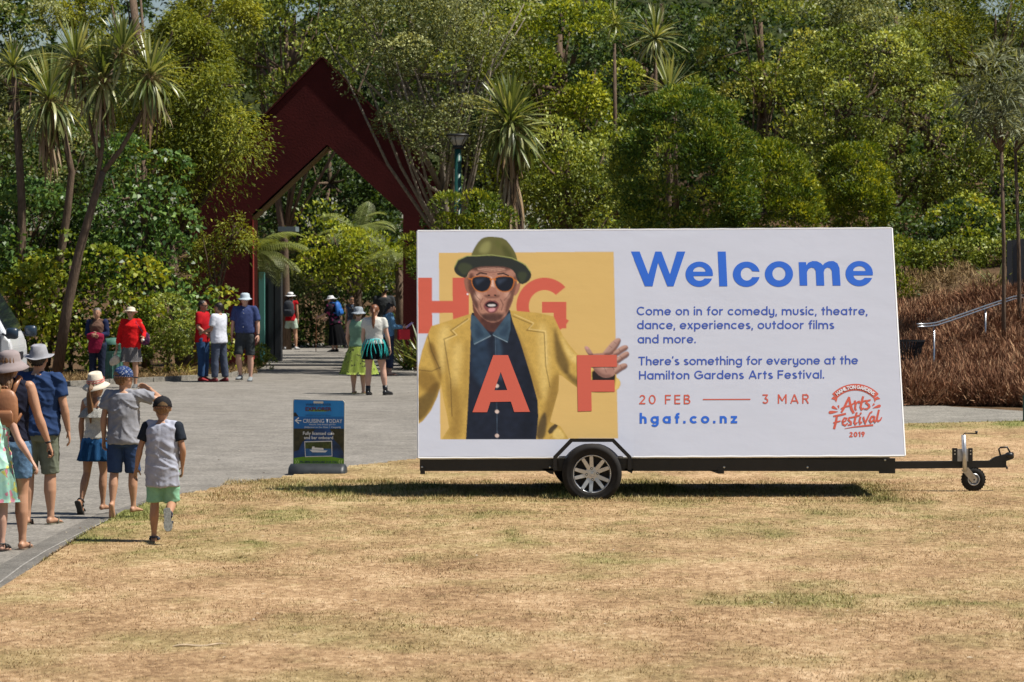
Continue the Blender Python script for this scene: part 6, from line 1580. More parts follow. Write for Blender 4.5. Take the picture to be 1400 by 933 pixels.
# handrail climbing the bank
hr_ = empty('handrail', P(1276, 467, 56)); tag(hr_, 'shiny metal handrail climbing the brown planted bank', 'handrail')
M_STEEL = mat('stainless_steel', (.45, .47, .49), .3, .5, .9)
pth = [P(1254, 443.5, 55.6), P(1268, 443.2, 55.9), P(1280, 441.5, 56.2), P(1300, 435, 57), P(1350, 417.5, 59), P(1385, 406, 60.5), P(1402, 403.5, 61.2), P(1460, 390, 63)]
for off in ((0, 0, 0), (0, -.10, -.045)):
    b = B(); b.tube([q + Vector(off) for q in pth], .015, 8); b.put('rail', M_STEEL, hr_, True, True)
for i, t in ((2, 0), (4, 0), (6, 0)):
    q = pth[i] + Vector((-.05, -.08, 0)); zg = float(terrain(q.x, q.y)); b = B(); b.tube([(q.x, q.y, zg - .1), (q.x, q.y, q.z - .10)], .017, 8); b.tube([(q.x, q.y, q.z - .10), (q.x, q.y - .08, q.z - .05)], .012, 6); b.tube([(q.x, q.y, q.z - .10), (q.x, q.y + .08, q.z - .02)], .012, 6); b.put('support_post', M_STEEL, hr_, True, True)

# charcoal fence behind the trees on the right
fn_ = empty('metal_fence', (P(1385, 0, 63.5).x, 63.5, float(terrain(P(1385, 0, 63.5).x, 63.5)))); tag(fn_, 'dark grey ribbed metal fence among the trees, upper right bank', 'fence')
for k in range(14):
    x = P(1380, 0, 63.5).x + k * .12; z0 = float(terrain(x, 63.5)) - .1; b = B(); b.box((x, 63.5 + .015 * (k % 2), z0 + .62), (.112, .03, 1.24)); b.put('fence_panel', mat('charcoal_steel', (.045, .048, .055), .5), fn_, True)

# white van at the left edge, side on, nose to the right
dv_ = 55.0; nose = P(14, 0, dv_).x
van = empty('white_van', (nose - 1.5, dv_ + .95, .01)); tag(van, 'white van nosing in at the left edge with a dark wing mirror', 'van')
M_VAN = mat('white_vehicle_paint', (.72, .74, .76), .25, .5, coat=.6); M_GLASS = mat('tinted_glass', (.012, .016, .02), .05, .6); M_TRIM = mat('black_trim', (.012, .016, .024), .35, .5)
b = B(); prev = None      # x forward; sections run across the width
secs = [(1.50, .38, .95, .78), (1.47, .34, 1.12, .90), (1.38, .34, 1.28, .94), (1.27, .34, 1.48, .93), (1.08, .34, 1.82, .90), (.92, .34, 1.98, .88), (.5, .34, 2.06, .88), (-2.9, .34, 2.08, .88), (-3.0, .40, 2.0, .84)]
for x, z0, z1, w1 in secs:
    zb_ = min(1.12, z1 - .05)
    pr = [(-.90, z0), (-.94, z0 + .12), (-.95, zb_), (-w1, z1 - .07), (-w1 + .10, z1), (w1 - .10, z1), (w1, z1 - .07), (.95, zb_), (.94, z0 + .12), (.90, z0)]
    cur = [b.bm.verts.new((x, y, z)) for y, z in pr]
    if prev:
        for i in range(len(cur)): b.bm.faces.new([prev[i], prev[(i + 1) % len(cur)], cur[(i + 1) % len(cur)], cur[i]])
    else: b.bm.faces.new(cur[::-1])
    prev = cur
b.bm.faces.new(prev); b.put('body', M_VAN, van, bevel=.015)
b = B(); b.prism([(1.42, -.80, 1.25), (1.42, .80, 1.25), (1.01, .74, 1.93), (1.01, -.74, 1.93)], (.02, 0, .01)); b.put('windscreen', M_GLASS, van)
for sg in (-1, 1):
    b = B(); b.prism([(1.30, sg * .948, 1.22), (.42, sg * .948, 1.22), (.42, sg * .905, 1.90), (1.00, sg * .905, 1.88)], (0, sg * .008, 0)); b.put('side_window', M_GLASS, van)
    b = B(); b.box((1.33, sg * .955, .80), (.012, .01, .80)); b.put('door_seam', M_TRIM, van)
    b = B(); b.box((.40, sg * .955, .80), (.012, .01, .80)); b.put('door_seam', M_TRIM, van)
    b = B(); b.box((.52, sg * .962, 1.05), (.14, .03, .03)); b.put('door_handle', M_TRIM, van)
    b = B(); b.ball((1.44, sg * .74, .86), (.07, .15, .09), 12); b.put('headlight', mat('headlamp_glass', (.5, .52, .55), .1, .6), van, smooth=True)
    for x in (.75, -2.1):
        wr = bpy.data.objects.new('wheel', None); COL.objects.link(wr); wr.parent = van
        M = basis((1, 0, 0), (0, 0, 1), (0, -1, 0), (x, sg * .86, .325)); b = B(); tyre(b, M, .325, .19, .2, 28); b.put('tyre', M_RUBBER, wr, smooth=True)
        b = B(); b.lathe([(.19, .08 * -sg), (.19, -.08 * -sg), (.05, .05 * -sg), (0, .05 * -sg)], M, 20); b.put('rim', M_ALLOY, wr)
    mr_ = bpy.data.objects.new('wing_mirror', None); COL.objects.link(mr_); mr_.parent = van
    c = Vector((1.56, sg * 1.06, HC - (456 - HY) / F * dv_ - .01)); e = Vector((1, 0, 0))
    b = B(); b.loft([(c - e * .115, Vector((0, .03, 0)), Vector((0, 0, .07))), (c - e * .09, Vector((0, .07, 0)), Vector((0, 0, .10))), (c + e * .06, Vector((0, .075, 0)), Vector((0, 0, .105))), (c + e * .10, Vector((0, .03, 0)), Vector((0, 0, .075)))], 14); b.put('housing', mat('blue_black_plastic', (.015, .03, .05), .35, .5), mr_, smooth=True)
    b = B(); b.tube([c + Vector((-.08, 0, -.06)), Vector((1.36, sg * .93, 1.20))], .022, 6); b.put('arm', M_TRIM, mr_)
b = B(); b.box((1.50, 0, .50), (.10, 1.7, .20)); b.put('bumper', M_TRIM, van, bevel=.02)
b = B(); b.box((1.49, 0, .78), (.05, .9, .14)); b.put('grille', M_TRIM, van, bevel=.01)

# ------------------------------------------------------------------ blue pavement sign
ds = F * HC / (649.5 - HY)
sg_ = empty('pavement_sign', G(436, 649.5), R(-4)); tag(sg_, 'blue and green river cruise sign on a rounded black base', 'sign')
SW, SH = 71.5 / F * ds, 91 / F * ds
zb0 = (649.5 - 640) / F * ds + .02
u_ = 1 / F * ds   # metres per photo pixel on the board
M_SB = mat('sign_blue', (.012, .13, .42), .3, .5); 
def SP(px, py, off): return Vector(((px - 436.7) * u_, -.012 - off, (640 - py) * u_ + zb0))
b = B(); pts = [(401.2, 640), (401.2, 550), (403, 548), (470, 549.5), (472.6, 552.5), (472, 640)]
b.prism([SP(x, y, 0) for x, y in pts], (0, .024, 0)); b.put('sign_board', mat('sign_edge_white', (.55, .55, .5), .5), sg_, bevel=.002)
board = [c for c in sg_.children][0]
def sp(name, pts, m, off, kind=None):
    b = B(); b.bm.faces.new([b.bm.verts.new(SP(x, y, off)) for x, y in pts]); 
    for f in b.bm.faces:
        f.normal_update()
        if f.normal.y > 0: f.normal_flip()
    return link(name, b.mesh(name, fix=False), m, board)
def nmat(name, a, c, sc=8):
    m = mat(name, a, .35, .4, var=1, dark=c, vscale=sc); return m
sp('sky_print', [(402.2, 572), (402.2, 551), (403.5, 549.2), (469.5, 550.5), (471.6, 553), (471.5, 572)], nmat('sky_print_blue', (.02, .24, .62), (.012, .17, .50), 3), .0015)
sp('banner_print', [(402.2, 572), (471.5, 572), (471.4, 588.5), (402.2, 588.5)], mat('sign_mid_blue', (.010, .13, .40), .35), .0015)
sp('river_print', [(402.2, 588.5), (471.4, 588.5), (471, 636), (402.2, 636)], nmat('river_print_dark', (.010, .075, .28), (.012, .014, .012), 5), .0015)
sp('bank_print', [(402.2, 588.5), (432, 588.5), (424, 600), (414, 607), (409, 618), (402.2, 620)], nmat('bank_print_brown', (.05, .045, .02), (.015, .018, .01), 20), .003)
sp('bank_print', [(452, 588.5), (471.4, 588.5), (471.2, 622), (466, 612), (458, 604), (455, 596)], nmat('bank_print_brown', (.05, .045, .02), (.015, .018, .01), 20), .003)
sp('tree_print', [(402.2, 572), (402.2, 567), (405, 566.5), (409, 572)], mat('tree_print_dark', (.02, .02, .02), .4), .003)
sp('green_band', [(402.2, 629), (415, 627), (437, 626), (456, 627.2), (471.2, 629.5), (471, 639.6), (402.2, 639.6)], mat('sign_green', (.14, .33, .02), .4), .0045)
sp('photo_frame', [(417, 606), (455, 605), (455.5, 626.5), (418, 627.5)], mat('sign_white', (.68, .70, .72), .4), .006)
sp('photo_water', [(418.3, 616), (454.3, 616), (454.6, 625.4), (419, 626.3)], nmat('photo_water_blue', (.03, .14, .36), (.02, .08, .22), 20), .0075)
sp('photo_trees', [(418, 607.2), (454, 606.2), (454.3, 616), (418.3, 616)], nmat('photo_trees_green', (.07, .10, .02), (.02, .03, .01), 30), .0075)
sp('photo_boat', [(424, 617.5), (449, 618.5), (446, 621), (428, 620.8)], mat('sign_white', (.68, .70, .72), .4), .009)
sp('photo_cabin', [(427, 617.3), (428, 613), (431, 613), (431, 614.5), (443, 615), (443.5, 617.6)], mat('sign_white', (.68, .70, .72), .4), .009)
sp('carry_slot', [(429.5, 551), (443, 551.4), (443, 554.2), (429.5, 554)], mat('sign_slot', (.6, .58, .5), .5), .003)
def stext(txt, x, y, w, h, m, off=.009, thick=.0, name='sign_lettering'):
    """text centred at photo px x, baseline y, stretched to width w and cap height h"""
    cu = bpy.data.curves.new(name, 'FONT'); cu.body = txt; cu.size = 1; cu.align_x = 'CENTER'; cu.offset = thick; cu.resolution_u = 2
    o = bpy.data.objects.new(name, cu); COL.objects.link(o); dg = bpy.context.evaluated_depsgraph_get(); dg.update()
    me = bpy.data.meshes.new_from_object(o.evaluated_get(dg)); bpy.data.objects.remove(o)
    n = len(me.vertices); co = np.empty(n * 3, np.float32); me.vertices.foreach_get('co', co); co = co.reshape(-1, 3)
    wd_ = co[:, 0].max() - co[:, 0].min(); mid = (co[:, 0].max() + co[:, 0].min()) / 2
    out = np.empty_like(co)
    out[:, 0] = (co[:, 0] - mid) / wd_ * w * u_ + (x - 436.7) * u_
    out[:, 2] = (640 - y) * u_ + zb0 + co[:, 1] / .73 * h * u_
    out[:, 1] = -.012 - off
    me.vertices.foreach_set('co', out.ravel()); me.update()
    o = link(name, me, m, board); tag(o, kind='stuff'); return o
M_SW = mat('sign_white', (.68, .70, .72), .4); M_SD = mat('sign_navy', (.012, .03, .10), .4)
sp('swoosh', [(419, 563.5), (436, 562.2), (454, 563.5), (446, 565.2), (426, 565.2)], mat('sign_green', (.14, .33, .02), .4), .003)
stext('WAIKATO RIVER', 436.3, 557.3, 35, 3.4, M_SD, thick=.006); stext('EXPLORER', 436.5, 564.3, 36, 5.2, mat('sign_maroon', (.10, .02, .05), .4), thick=.03)
stext('DISCOVER THE HEART OF THE CITY', 436.3, 571.4, 35, 1.5, M_SD)
stext('CRUISING TODAY', 442.2, 580.6, 54, 5.6, M_SW, thick=.004); stext('FROM THE RIVER JETTY', 442, 583.9, 36, 2.0, M_SW); stext('(Adjacent to the Gate 1 Carpark)', 442, 587.6, 50, 2.5, M_SW)
stext('Fully licensed cafe', 436.6, 597, 43, 4.6, M_SW, thick=.012); stext('and bar onboard', 436.5, 602.8, 40, 4.4, M_SW, thick=.012)
stext('Ph: 0800 1EXPLORE (139 756)', 436.8, 635.4, 51, 2.9, M_SD, thick=.012); stext('www.waikatoexplorer.co.nz', 437, 639.3, 46, 2.2, M_SD)
for x0, s_ in ((404, 1), (407, 1), (469.5, -1), (466.5, -1)):
    sp('chevron', [(x0, 631), (x0 + 1.1 * s_, 631), (x0 + 2.6 * s_, 634), (x0 + 1.1 * s_, 637), (x0, 637), (x0 + 1.4 * s_, 634)], mat('sign_pale_green', (.45, .62, .2), .4), .0075)
for q in ([(403.6, 577.5), (409, 573), (410, 574.2), (406.6, 577), (413, 577), (413, 578.3), (406.6, 578.3), (410, 581), (409, 582.2)],): sp('arrow', q, M_SW, .0075)
# rounded rubber base
b = B(); bw = 80 / F * ds; ring = []
for x, k in ((-.5, .35), (-.485, .75), (-.46, .95), (-.3, 1), (.42, 1), (.46, .97), (.49, .8), (.5, .4)):
    ring.append((Vector((x * bw - .015, .0, .0)), Vector((0, .17 * k, 0)), Vector((0, 0, .135 * k))))
b.loft(ring, 24)
for v in b.bm.verts: v.co.z = max(v.co.z, 0)
b.put('base', mat('black_moulded_rubber', (.035, .04, .045), .45, .45, var=.4, vscale=12, bump=.002, bscale=80), sg_, smooth=True)

# ------------------------------------------------------------------ plants
LEAF = {  # length, width, (outward, up, random) weights of the leaf axis, tints dark-mid-light, roughness
    'glossy': (.13, .09, (.6, .1, .8), ((0.023, 0.062, 0.015), (0.081, 0.157, 0.036), (0.250, 0.369, 0.100)), .30),
    'lime': (.13, .095, (.6, .1, .8), ((0.056, 0.091, 0.006), (0.181, 0.232, 0.018), (0.408, 0.384, 0.038)), .34),
    'yellowgreen': (.12, .055, (.6, .4, .7), ((0.065, 0.102, 0.005), (0.217, 0.269, 0.018), (0.491, 0.508, 0.057)), .36),
    'olive': (.11, .052, (.6, .4, .8), ((0.039, 0.062, 0.010), (0.171, 0.217, 0.031), (0.483, 0.519, 0.126)), .38),
    'grey': (.085, .040, (.6, .2, .9), ((0.039, 0.053, 0.016), (0.163, 0.188, 0.061), (0.474, 0.491, 0.214)), .40),
    'weeping': (.115, .030, (.8, -.4, .6), ((0.036, 0.057, 0.004), (0.155, 0.184, 0.013), (0.367, 0.363, 0.035)), .5),
    'linear': (.11, .034, (.6, .55, .6), ((0.034, 0.068, 0.007), (0.135, 0.187, 0.016), (0.454, 0.455, 0.036)), .40),
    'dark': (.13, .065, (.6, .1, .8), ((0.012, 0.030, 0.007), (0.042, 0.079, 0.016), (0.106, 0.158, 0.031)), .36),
    'bronze': (.115, .055, (.6, .4, .7), ((0.056, 0.086, 0.007), (0.205, 0.252, 0.031), (0.510, 0.489, 0.124)), .32),
    'linear_dark': (.11, .034, (.6, .5, .6), ((0.026, 0.061, 0.010), (0.083, 0.140, 0.017), (0.333, 0.349, 0.043)), .38),
    'twig': (.20, .017, (.8, .7, .55), ((.10, .042, .024), (.28, .135, .072), (.52, .33, .19)), .8),
    'straw': (.22, .018, (.6, .6, .6), ((.16, .10, .04), (.30, .20, .09), (.45, .34, .18)), .8),
    'lance': (.30, .034, (.9, -.15, .5), ((0.069, 0.086, 0.040), (0.169, 0.189, 0.104), (0.350, 0.375, 0.250)), .38),
}
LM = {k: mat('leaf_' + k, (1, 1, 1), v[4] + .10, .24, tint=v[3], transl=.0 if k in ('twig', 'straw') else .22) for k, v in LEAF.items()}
BARK = mat('grey_brown_bark', (.17, .12, .085), .9, .1, var=.5, vscale=12, bump=.012, bscale=18, stretch=(3, 3, .6))
BARK_P = mat('pale_bark', (.32, .27, .21), .9, .1, var=.5, vscale=12, bump=.01, bscale=18, stretch=(3, 3, .6))
def unit(a): return a / np.maximum(np.linalg.norm(a, axis=1, keepdims=True), 1e-9)
def leaves(cen, dirs, n_up, sp, rng, scale=1.0, tint_off=0.0, bias=None):
    L_, W_, (wo, wu, wr), _, _ = LEAF[sp]
    n = len(cen); sc = (rng.uniform(.65, 1.25, n) * scale)[:, None]
    ax = unit(dirs * wo + np.array([0, 0, wu]) + rng.normal(0, 1, (n, 3)) * wr * .6)
    nr = dirs * .55 + np.array([0.42, -.22, .55]) + rng.normal(0, .5, (n, 3)); nr = unit(nr - ax * (nr * ax).sum(1, keepdims=True))
    sd = np.cross(ax, nr)
    b0 = cen - ax * L_ * .3 * sc; tip = cen + ax * L_ * .7 * sc - np.array([0, 0, .12 * L_]) * sc; mid = cen + ax * L_ * .12 * sc + nr * W_ * .25 * sc
    l, r = mid + sd * W_ * .5 * sc, mid - sd * W_ * .5 * sc
    V = np.stack([b0, r, tip, l], 1).reshape(-1, 3)
    Fc = np.arange(n * 4).reshape(n, 4)
    return V, Fc
def crown_geo(ells, sp, rng, cov=3.2, lr=.42, lobes=None, scale=1.0, droop=0.0, back=.45, shell=(.80, 1.06), stretch=1.0, surf=0.0):
    """leaf clumps through the volume of one or more ellipsoids (centre, radii)"""
    L_, W_ = LEAF[sp][0] * scale, LEAF[sp][1] * scale
    Vs, Fs, Ts = [], [], []; off = 0
    for c, rd in ells:
        c = np.array(c); rd = np.array(rd)
        area = math.pi * rd[0] * rd[2]; lr = lr * 1.12; K = int(lobes or max(9, area / (lr * lr) * 1.0))
        d = unit(rng.normal(0, 1, (K * 3, 3))); d = d[(d[:, 1] < back)][:K]; K = len(d)
        rr = rng.uniform(.45, 1.0, K) ** .45; rr = rr * (1 - surf) + rng.uniform(.9, 1.0, K) * surf; lc = c + d * (rd - lr * .6 * surf) * rr[:, None] * (1 + rng.normal(0, .05, K))[:, None]
        lrad = lr * rng.uniform(.55, 1.35, K)
        n = int(cov * area / (.62 * L_ * W_)); pk = lrad ** 2 / (lrad ** 2).sum(); li = rng.choice(K, n, p=pk)
        dd = unit(rng.normal(0, 1, (n, 3)) + d[li] * .55 + np.array([.12, 0, .62]))
        rad = lrad[li] * rng.uniform(shell[0], shell[1], n)
        pos = lc[li] + dd * rad[:, None] * np.array([1, 1, .72 * stretch])
        pos[:, 2] -= droop * rng.random(n) * lrad[li] * 1.6
        ok = pos[:, 2] > .05
        pos, dd, li = pos[ok], dd[ok], li[ok]; n = len(pos)
        V, Fc = leaves(pos, dd, 0, sp, rng, scale)
        lt = rng.normal(.45, .16, K); t = np.clip(lt[li] + rng.normal(0, .20, n) + .10 * dd[:, 2], 0, 1)
        Vs.append(V); Fs.append(Fc + off); Ts.append(t); off += len(V)
    return np.concatenate(Vs), np.concatenate(Fs), np.concatenate(Ts)
def trunk_geo(b, base, top, r0, limbs, rng, bend=.06):
    base, top = Vector(base), Vector(top); L_ = (top - base).length; n = 7
    wob = [Vector((rng.normal(0, bend), rng.normal(0, bend), 0)) * L_ * .3 * math.sin(math.pi * i / (n - 1)) for i in range(n)]
    pts = [base + (top - base) * (i / (n - 1)) + wob[i] for i in range(n)]
    b.tube(pts, [r0 * (1.25 if i == 0 else 1 - .6 * i / (n - 1)) for i in range(n)], 9)
    for q in limbs:
        q = Vector(q); k = rng.integers(2, n - 1); s_ = pts[k]; m_ = s_ + (q - s_) * .5 + Vector((0, 0, -.08 * (q - s_).length))
        b.tube([s_, m_, q], [r0 * .45, r0 * .3, r0 * .10], 6)
SEED = [100]
def plant(name, label, cat, sp, parts_px, d, cov=3.2, lr=.42, scale=1.0, bark=None, r0=.14, base=None, ry=None, group=None, droop=0.0, trunk=True, nl=6, top=None, **kw):
    """parts_px: crown masses as (px, py, rx, rz[, d offset]) in photo pixels at distance d"""
    SEED[0] += 1; rng = np.random.default_rng(SEED[0])
    ells = []
    for q in parts_px:
        dd = d + (q[4] if len(q) > 4 else 0); c = P(q[0], q[1], dd); rx, rz = q[2] / F * dd, q[3] / F * dd
        ells.append((c, (rx, ry or min(rx, rz, 2.2), rz)))
    c0 = ells[0][0]; bx_ = c0.x if base is None else P(base, 0, d).x
    gz = float(terrain(bx_, d)); loc = Vector((bx_, d + .3, gz))
    root = empty(name, loc); tag(root, label, cat, group)
    V, Fc, t = crown_geo(ells, sp, rng, cov, lr, scale=scale, droop=droop, **kw)
    V = V - np.array(loc); V[:, 2] = np.maximum(V[:, 2], .01)
    o = link('crown' if cat == 'tree' else 'foliage', mesh_np('crown', V, Fc, tint=t), LM[sp], root)
    if trunk:
        b = B(); tp = (Vector(top) if top else Vector(ells[0][0]) + Vector((0, .1, ells[0][1][2] * .5))) - loc
        tg = [Vector(e[0]) - loc + Vector((rng.normal(0, .5) * e[1][0], rng.normal(0, .3), rng.normal(0, .5) * e[1][2])) for e in ells for _ in range(nl)]
        trunk_geo(b, (0, 0, -.1), tp, r0, tg, rng); b.put('trunk' if cat == 'tree' else 'stems', bark or BARK, root, smooth=True)
    return root
T = lambda label, sp, px, d, **k: plant('broadleaf_tree', label, 'tree', sp, px, d, **k)
S = lambda label, sp, px, d, **k: plant('shrub', label, 'shrub', sp, px, d, r0=.05, nl=3, **k)

# --- far belt that closes the view
far = [(-40, 120, 130, 190), (110, 60, 120, 150), (260, 80, 120, 180), (400, 110, 110, 180), (520, 160, 100, 220), (640, 90, 120, 190), (770, 110, 110, 190), (880, 170, 100, 170), (1010, 130, 110, 190), (1130, 120, 110, 200), (1250, 110, 110, 200), (1370, 120, 110, 200), (1480, 120, 100, 200)]
fl = ['leaning in from the left frame edge', 'behind the spiky headed tree', 'behind the weeping conifer', 'above the left slope of the gateway', 'seen through and right of the gateway', 'behind the lamp post', 'behind the single spiky trunked tree', 'behind the left part of the round bush', 'behind the round bush', 'behind the lettering end of the board', 'behind the right edge of the billboard', 'behind the thin trunked pair', 'past the right frame edge']
for i, (q, l) in enumerate(zip(far, fl)):
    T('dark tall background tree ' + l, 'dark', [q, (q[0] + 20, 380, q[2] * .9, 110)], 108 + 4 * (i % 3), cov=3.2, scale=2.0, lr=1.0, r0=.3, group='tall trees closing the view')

# --- left side
T('small leaved grey green tree at the left frame edge', 'grey', [(20, 110, 62, 110), (0, 260, 60, 90), (50, 210, 50, 70)], 71, cov=3.0, lr=.5, scale=1.15)
T('pale yellow green tree beyond the weeping conifer', 'olive', [(390, 60, 75, 75), (330, 30, 60, 50), (450, 20, 70, 50)], 88, cov=3.0, scale=1.4, lr=.6)
plant('conifer_tree', 'weeping golden green conifer beside the gateway', 'tree', 'weeping', [(180, 15, 110, 45, 3), (290, 30, 55, 45, 2), (240, 85, 60, 55, 1), (308, 122, 38, 38), (328, 172, 30, 28, -.3), (278, 168, 40, 38), (225, 160, 46, 56, 1), (232, 215, 36, 34), (268, 212, 22, 22)], 70, cov=5.6, lr=.40, droop=.55, base=255, r0=.22, shell=(.45, 1.0), stretch=.9)
plant('conifer_tree', 'low drooping conifer bough in front of the gateway leg', 'tree', 'weeping', [(322, 314, 18, 18), (286, 338, 22, 16, .2), (264, 374, 18, 20, .2)], 69, cov=6.0, lr=.28, droop=.5, base=262, r0=.07, shell=(.45, 1.0))
T('glossy leaved tree left of the gateway', 'glossy', [(195, 235, 44, 36), (200, 300, 46, 42), (165, 280, 36, 46), (200, 365, 46, 46), (175, 420, 60, 46), (228, 428, 26, 38)], 67.5, cov=3.3, lr=.45, r0=.12, base=200)
S('large leaved lime green shrub behind the woman in navy', 'lime', [(95, 395, 70, 62), (130, 450, 75, 48), (45, 440, 60, 60), (170, 400, 36, 36)], 66.2, cov=3.0, lr=.42)
S('dense dark shrub filling below the spiky trees', 'dark', [(60, 340, 60, 60), (120, 360, 40, 50), (20, 250, 60, 60), (110, 250, 50, 50)], 69, cov=3.4, lr=.45)
S('dark glossy shrub under the left trees', 'glossy', [(30, 330, 70, 70), (20, 420, 60, 60), (90, 480, 90, 36), (-30, 400, 60, 90)], 67.5, cov=3.0, lr=.5)
S('small leaved shrub between the red jumper and the gateway', 'olive', [(228, 440, 42, 40), (210, 475, 40, 32)], 66.0, cov=3.6, lr=.32, scale=.7)
S('bright green shrub beside the gateway leg', 'lime', [(302, 428, 14, 30), (284, 468, 20, 24), (308, 476, 14, 20)], 67.2, cov=3.4, lr=.3)
S('pale fern like clump at the foot of the gateway', 'olive', [(352, 488, 12, 16), (362, 496, 8, 9)], 70.5, cov=5, lr=.16, scale=.7, trunk=False)

# --- seen through the gate
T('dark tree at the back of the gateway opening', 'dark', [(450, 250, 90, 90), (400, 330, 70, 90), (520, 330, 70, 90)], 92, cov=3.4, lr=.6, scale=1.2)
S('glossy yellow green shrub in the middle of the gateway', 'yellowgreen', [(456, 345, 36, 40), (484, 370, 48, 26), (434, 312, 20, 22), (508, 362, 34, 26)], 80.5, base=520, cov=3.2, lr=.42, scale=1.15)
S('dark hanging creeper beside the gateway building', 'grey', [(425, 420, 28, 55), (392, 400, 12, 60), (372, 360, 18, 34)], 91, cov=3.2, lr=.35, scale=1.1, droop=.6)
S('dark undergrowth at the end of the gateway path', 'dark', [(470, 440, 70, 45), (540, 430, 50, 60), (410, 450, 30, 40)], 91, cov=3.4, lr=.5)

# --- over and right of the gate
T('fine leaved grey green tree overhanging the gateway', 'grey', [(560, 60, 85, 80), (545, 130, 46, 56, -1), (610, 175, 42, 55, -1), (505, 50, 40, 55, -.5), (640, 120, 60, 90), (655, 40, 60, 60)], 70.5, cov=2.6, lr=.5, base=665, r0=.13, bark=BARK_P, nl=9)
S('dark shrub against the right leg of the gateway', 'dark', [(618, 285, 26, 44), (618, 360, 30, 60)], 72.3, cov=3.6, lr=.36)
S('low lime green shrub below the lamp post', 'linear', [(625, 296, 40, 30), (660, 300, 30, 30), (610, 350, 45, 60)], 68, cov=4.2, lr=.30)
T('broad yellow green tree in the middle of the wood', 'yellowgreen', [(765, 90, 95, 85), (800, 190, 60, 70), (730, 180, 60, 80), (760, 270, 70, 60), (690, 80, 50, 90)], 77, cov=3.0, lr=.5, r0=.18)
T('bright leaved small tree right of the spiky trunked tree', 'olive', [(775, 230, 44, 60), (760, 290, 60, 40), (830, 240, 50, 70)], 72, cov=3.0, lr=.42)
T('dark tree with spiky boughs at the top centre', 'dark', [(905, 40, 110, 70), (860, 110, 50, 60)], 90, cov=2.6, lr=.55, scale=1.2)
plant('clipped_bush', 'large rounded dark green bush rising behind the board', 'bush', 'linear_dark', [(936, 238, 96, 122)], 64, cov=10.0, lr=.25, scale=1.0, surf=.8, lobes=300, nl=0, top=(P(936, 0, 64).x, 64.2, 2.2), ry=1.5, shell=(.7, 1.1), r0=.1)
plant('clipped_bush', 'smaller bright rounded bush leaning against the large one', 'bush', 'linear', [(1050, 285, 70, 96)], 65.5, cov=9.0, lr=.23, scale=1.0, surf=.8, lobes=170, nl=0, top=(P(1050, 0, 65.5).x, 65.7, 2.2), ry=1.2, shell=(.7, 1.1), r0=.1)
T('bronze tipped glossy tree above the round bushes', 'bronze', [(1040, 70, 68, 80), (1060, 150, 60, 70), (1090, 220, 40, 60)], 76, cov=2.8, lr=.45, r0=.14)
T('green tree right of the bronze tipped tree', 'olive', [(1150, 150, 62, 85), (1120, 220, 55, 80), (1190, 90, 50, 60)], 73, cov=3.1, lr=.46, r0=.14)
plant('clipped_bush', 'upright olive yellow bush behind the end of Welcome', 'bush', 'linear', [(1170, 275, 46, 88)], 67, cov=9.0, lr=.22, scale=1.0, surf=.8, lobes=120, nl=0, top=(P(1170, 0, 67).x, 67.2, 2.2), ry=.8, r0=.08)
T('tall grey green tree at upper right', 'grey', [(1225, 60, 85, 80), (1150, 40, 60, 60), (1260, 160, 70, 60)], 82, cov=2.9, lr=.55, scale=1.3)
T('glossy green tree behind the thin trunked pair', 'olive', [(1270, 200, 70, 80), (1330, 230, 60, 70), (1250, 290, 50, 60), (1320, 320, 50, 40)], 74, cov=3.0, lr=.46)
plant('conifer_tree', 'dark layered conifer at the top right corner', 'tree', 'weeping', [(1360, 70, 80, 50), (1290, 60, 50, 40), (1400, 160, 60, 50), (1390, 20, 60, 40)], 77, cov=3.4, lr=.5, r0=.2, droop=.5)
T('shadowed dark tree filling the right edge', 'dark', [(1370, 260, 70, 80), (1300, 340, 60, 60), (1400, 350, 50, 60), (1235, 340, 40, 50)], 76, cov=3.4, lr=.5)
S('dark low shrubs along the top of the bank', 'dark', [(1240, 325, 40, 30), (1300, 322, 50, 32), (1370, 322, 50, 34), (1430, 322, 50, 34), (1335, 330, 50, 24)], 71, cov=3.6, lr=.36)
S('yellow green shrub just past the end of the billboard', 'linear', [(1238, 370, 24, 34), (1225, 400, 26, 26)], 64.5, cov=4.4, lr=.26)
S('lime leaved shrub above the handrail', 'lime', [(1300, 345, 38, 32), (1275, 380, 26, 24), (1320, 305, 30, 24)], 68, cov=3.0, lr=.3, scale=.8)
S('dry straw coloured clump above the handrail', 'straw', [(1334, 385, 24, 22), (1300, 402, 34, 18), (1250, 405, 34, 20), (1365, 408, 40, 16)], 64, cov=4.0, lr=.24, trunk=False)
S('low scrubby green plants behind the handrail', 'olive', [(1290, 362, 60, 20), (1370, 364, 50, 20), (1235, 366, 30, 20), (1440, 360, 50, 20)], 67, cov=4.6, lr=.26, scale=.8, trunk=False)
S('dark green shrubs on the crest of the bank', 'dark', [(1240, 338, 34, 20), (1290, 334, 40, 20), (1345, 336, 40, 20), (1400, 334, 40, 22), (1445, 334, 40, 22)], 68.5, cov=4.0, lr=.3, trunk=False)
S('grassy green tufts below the crest of the bank', 'olive', [(1240, 354, 34, 14), (1290, 350, 40, 15), (1345, 352, 40, 14), (1400, 350, 40, 15), (1445, 350, 40, 14)], 66.8, cov=4.4, lr=.24, scale=.9, trunk=False)
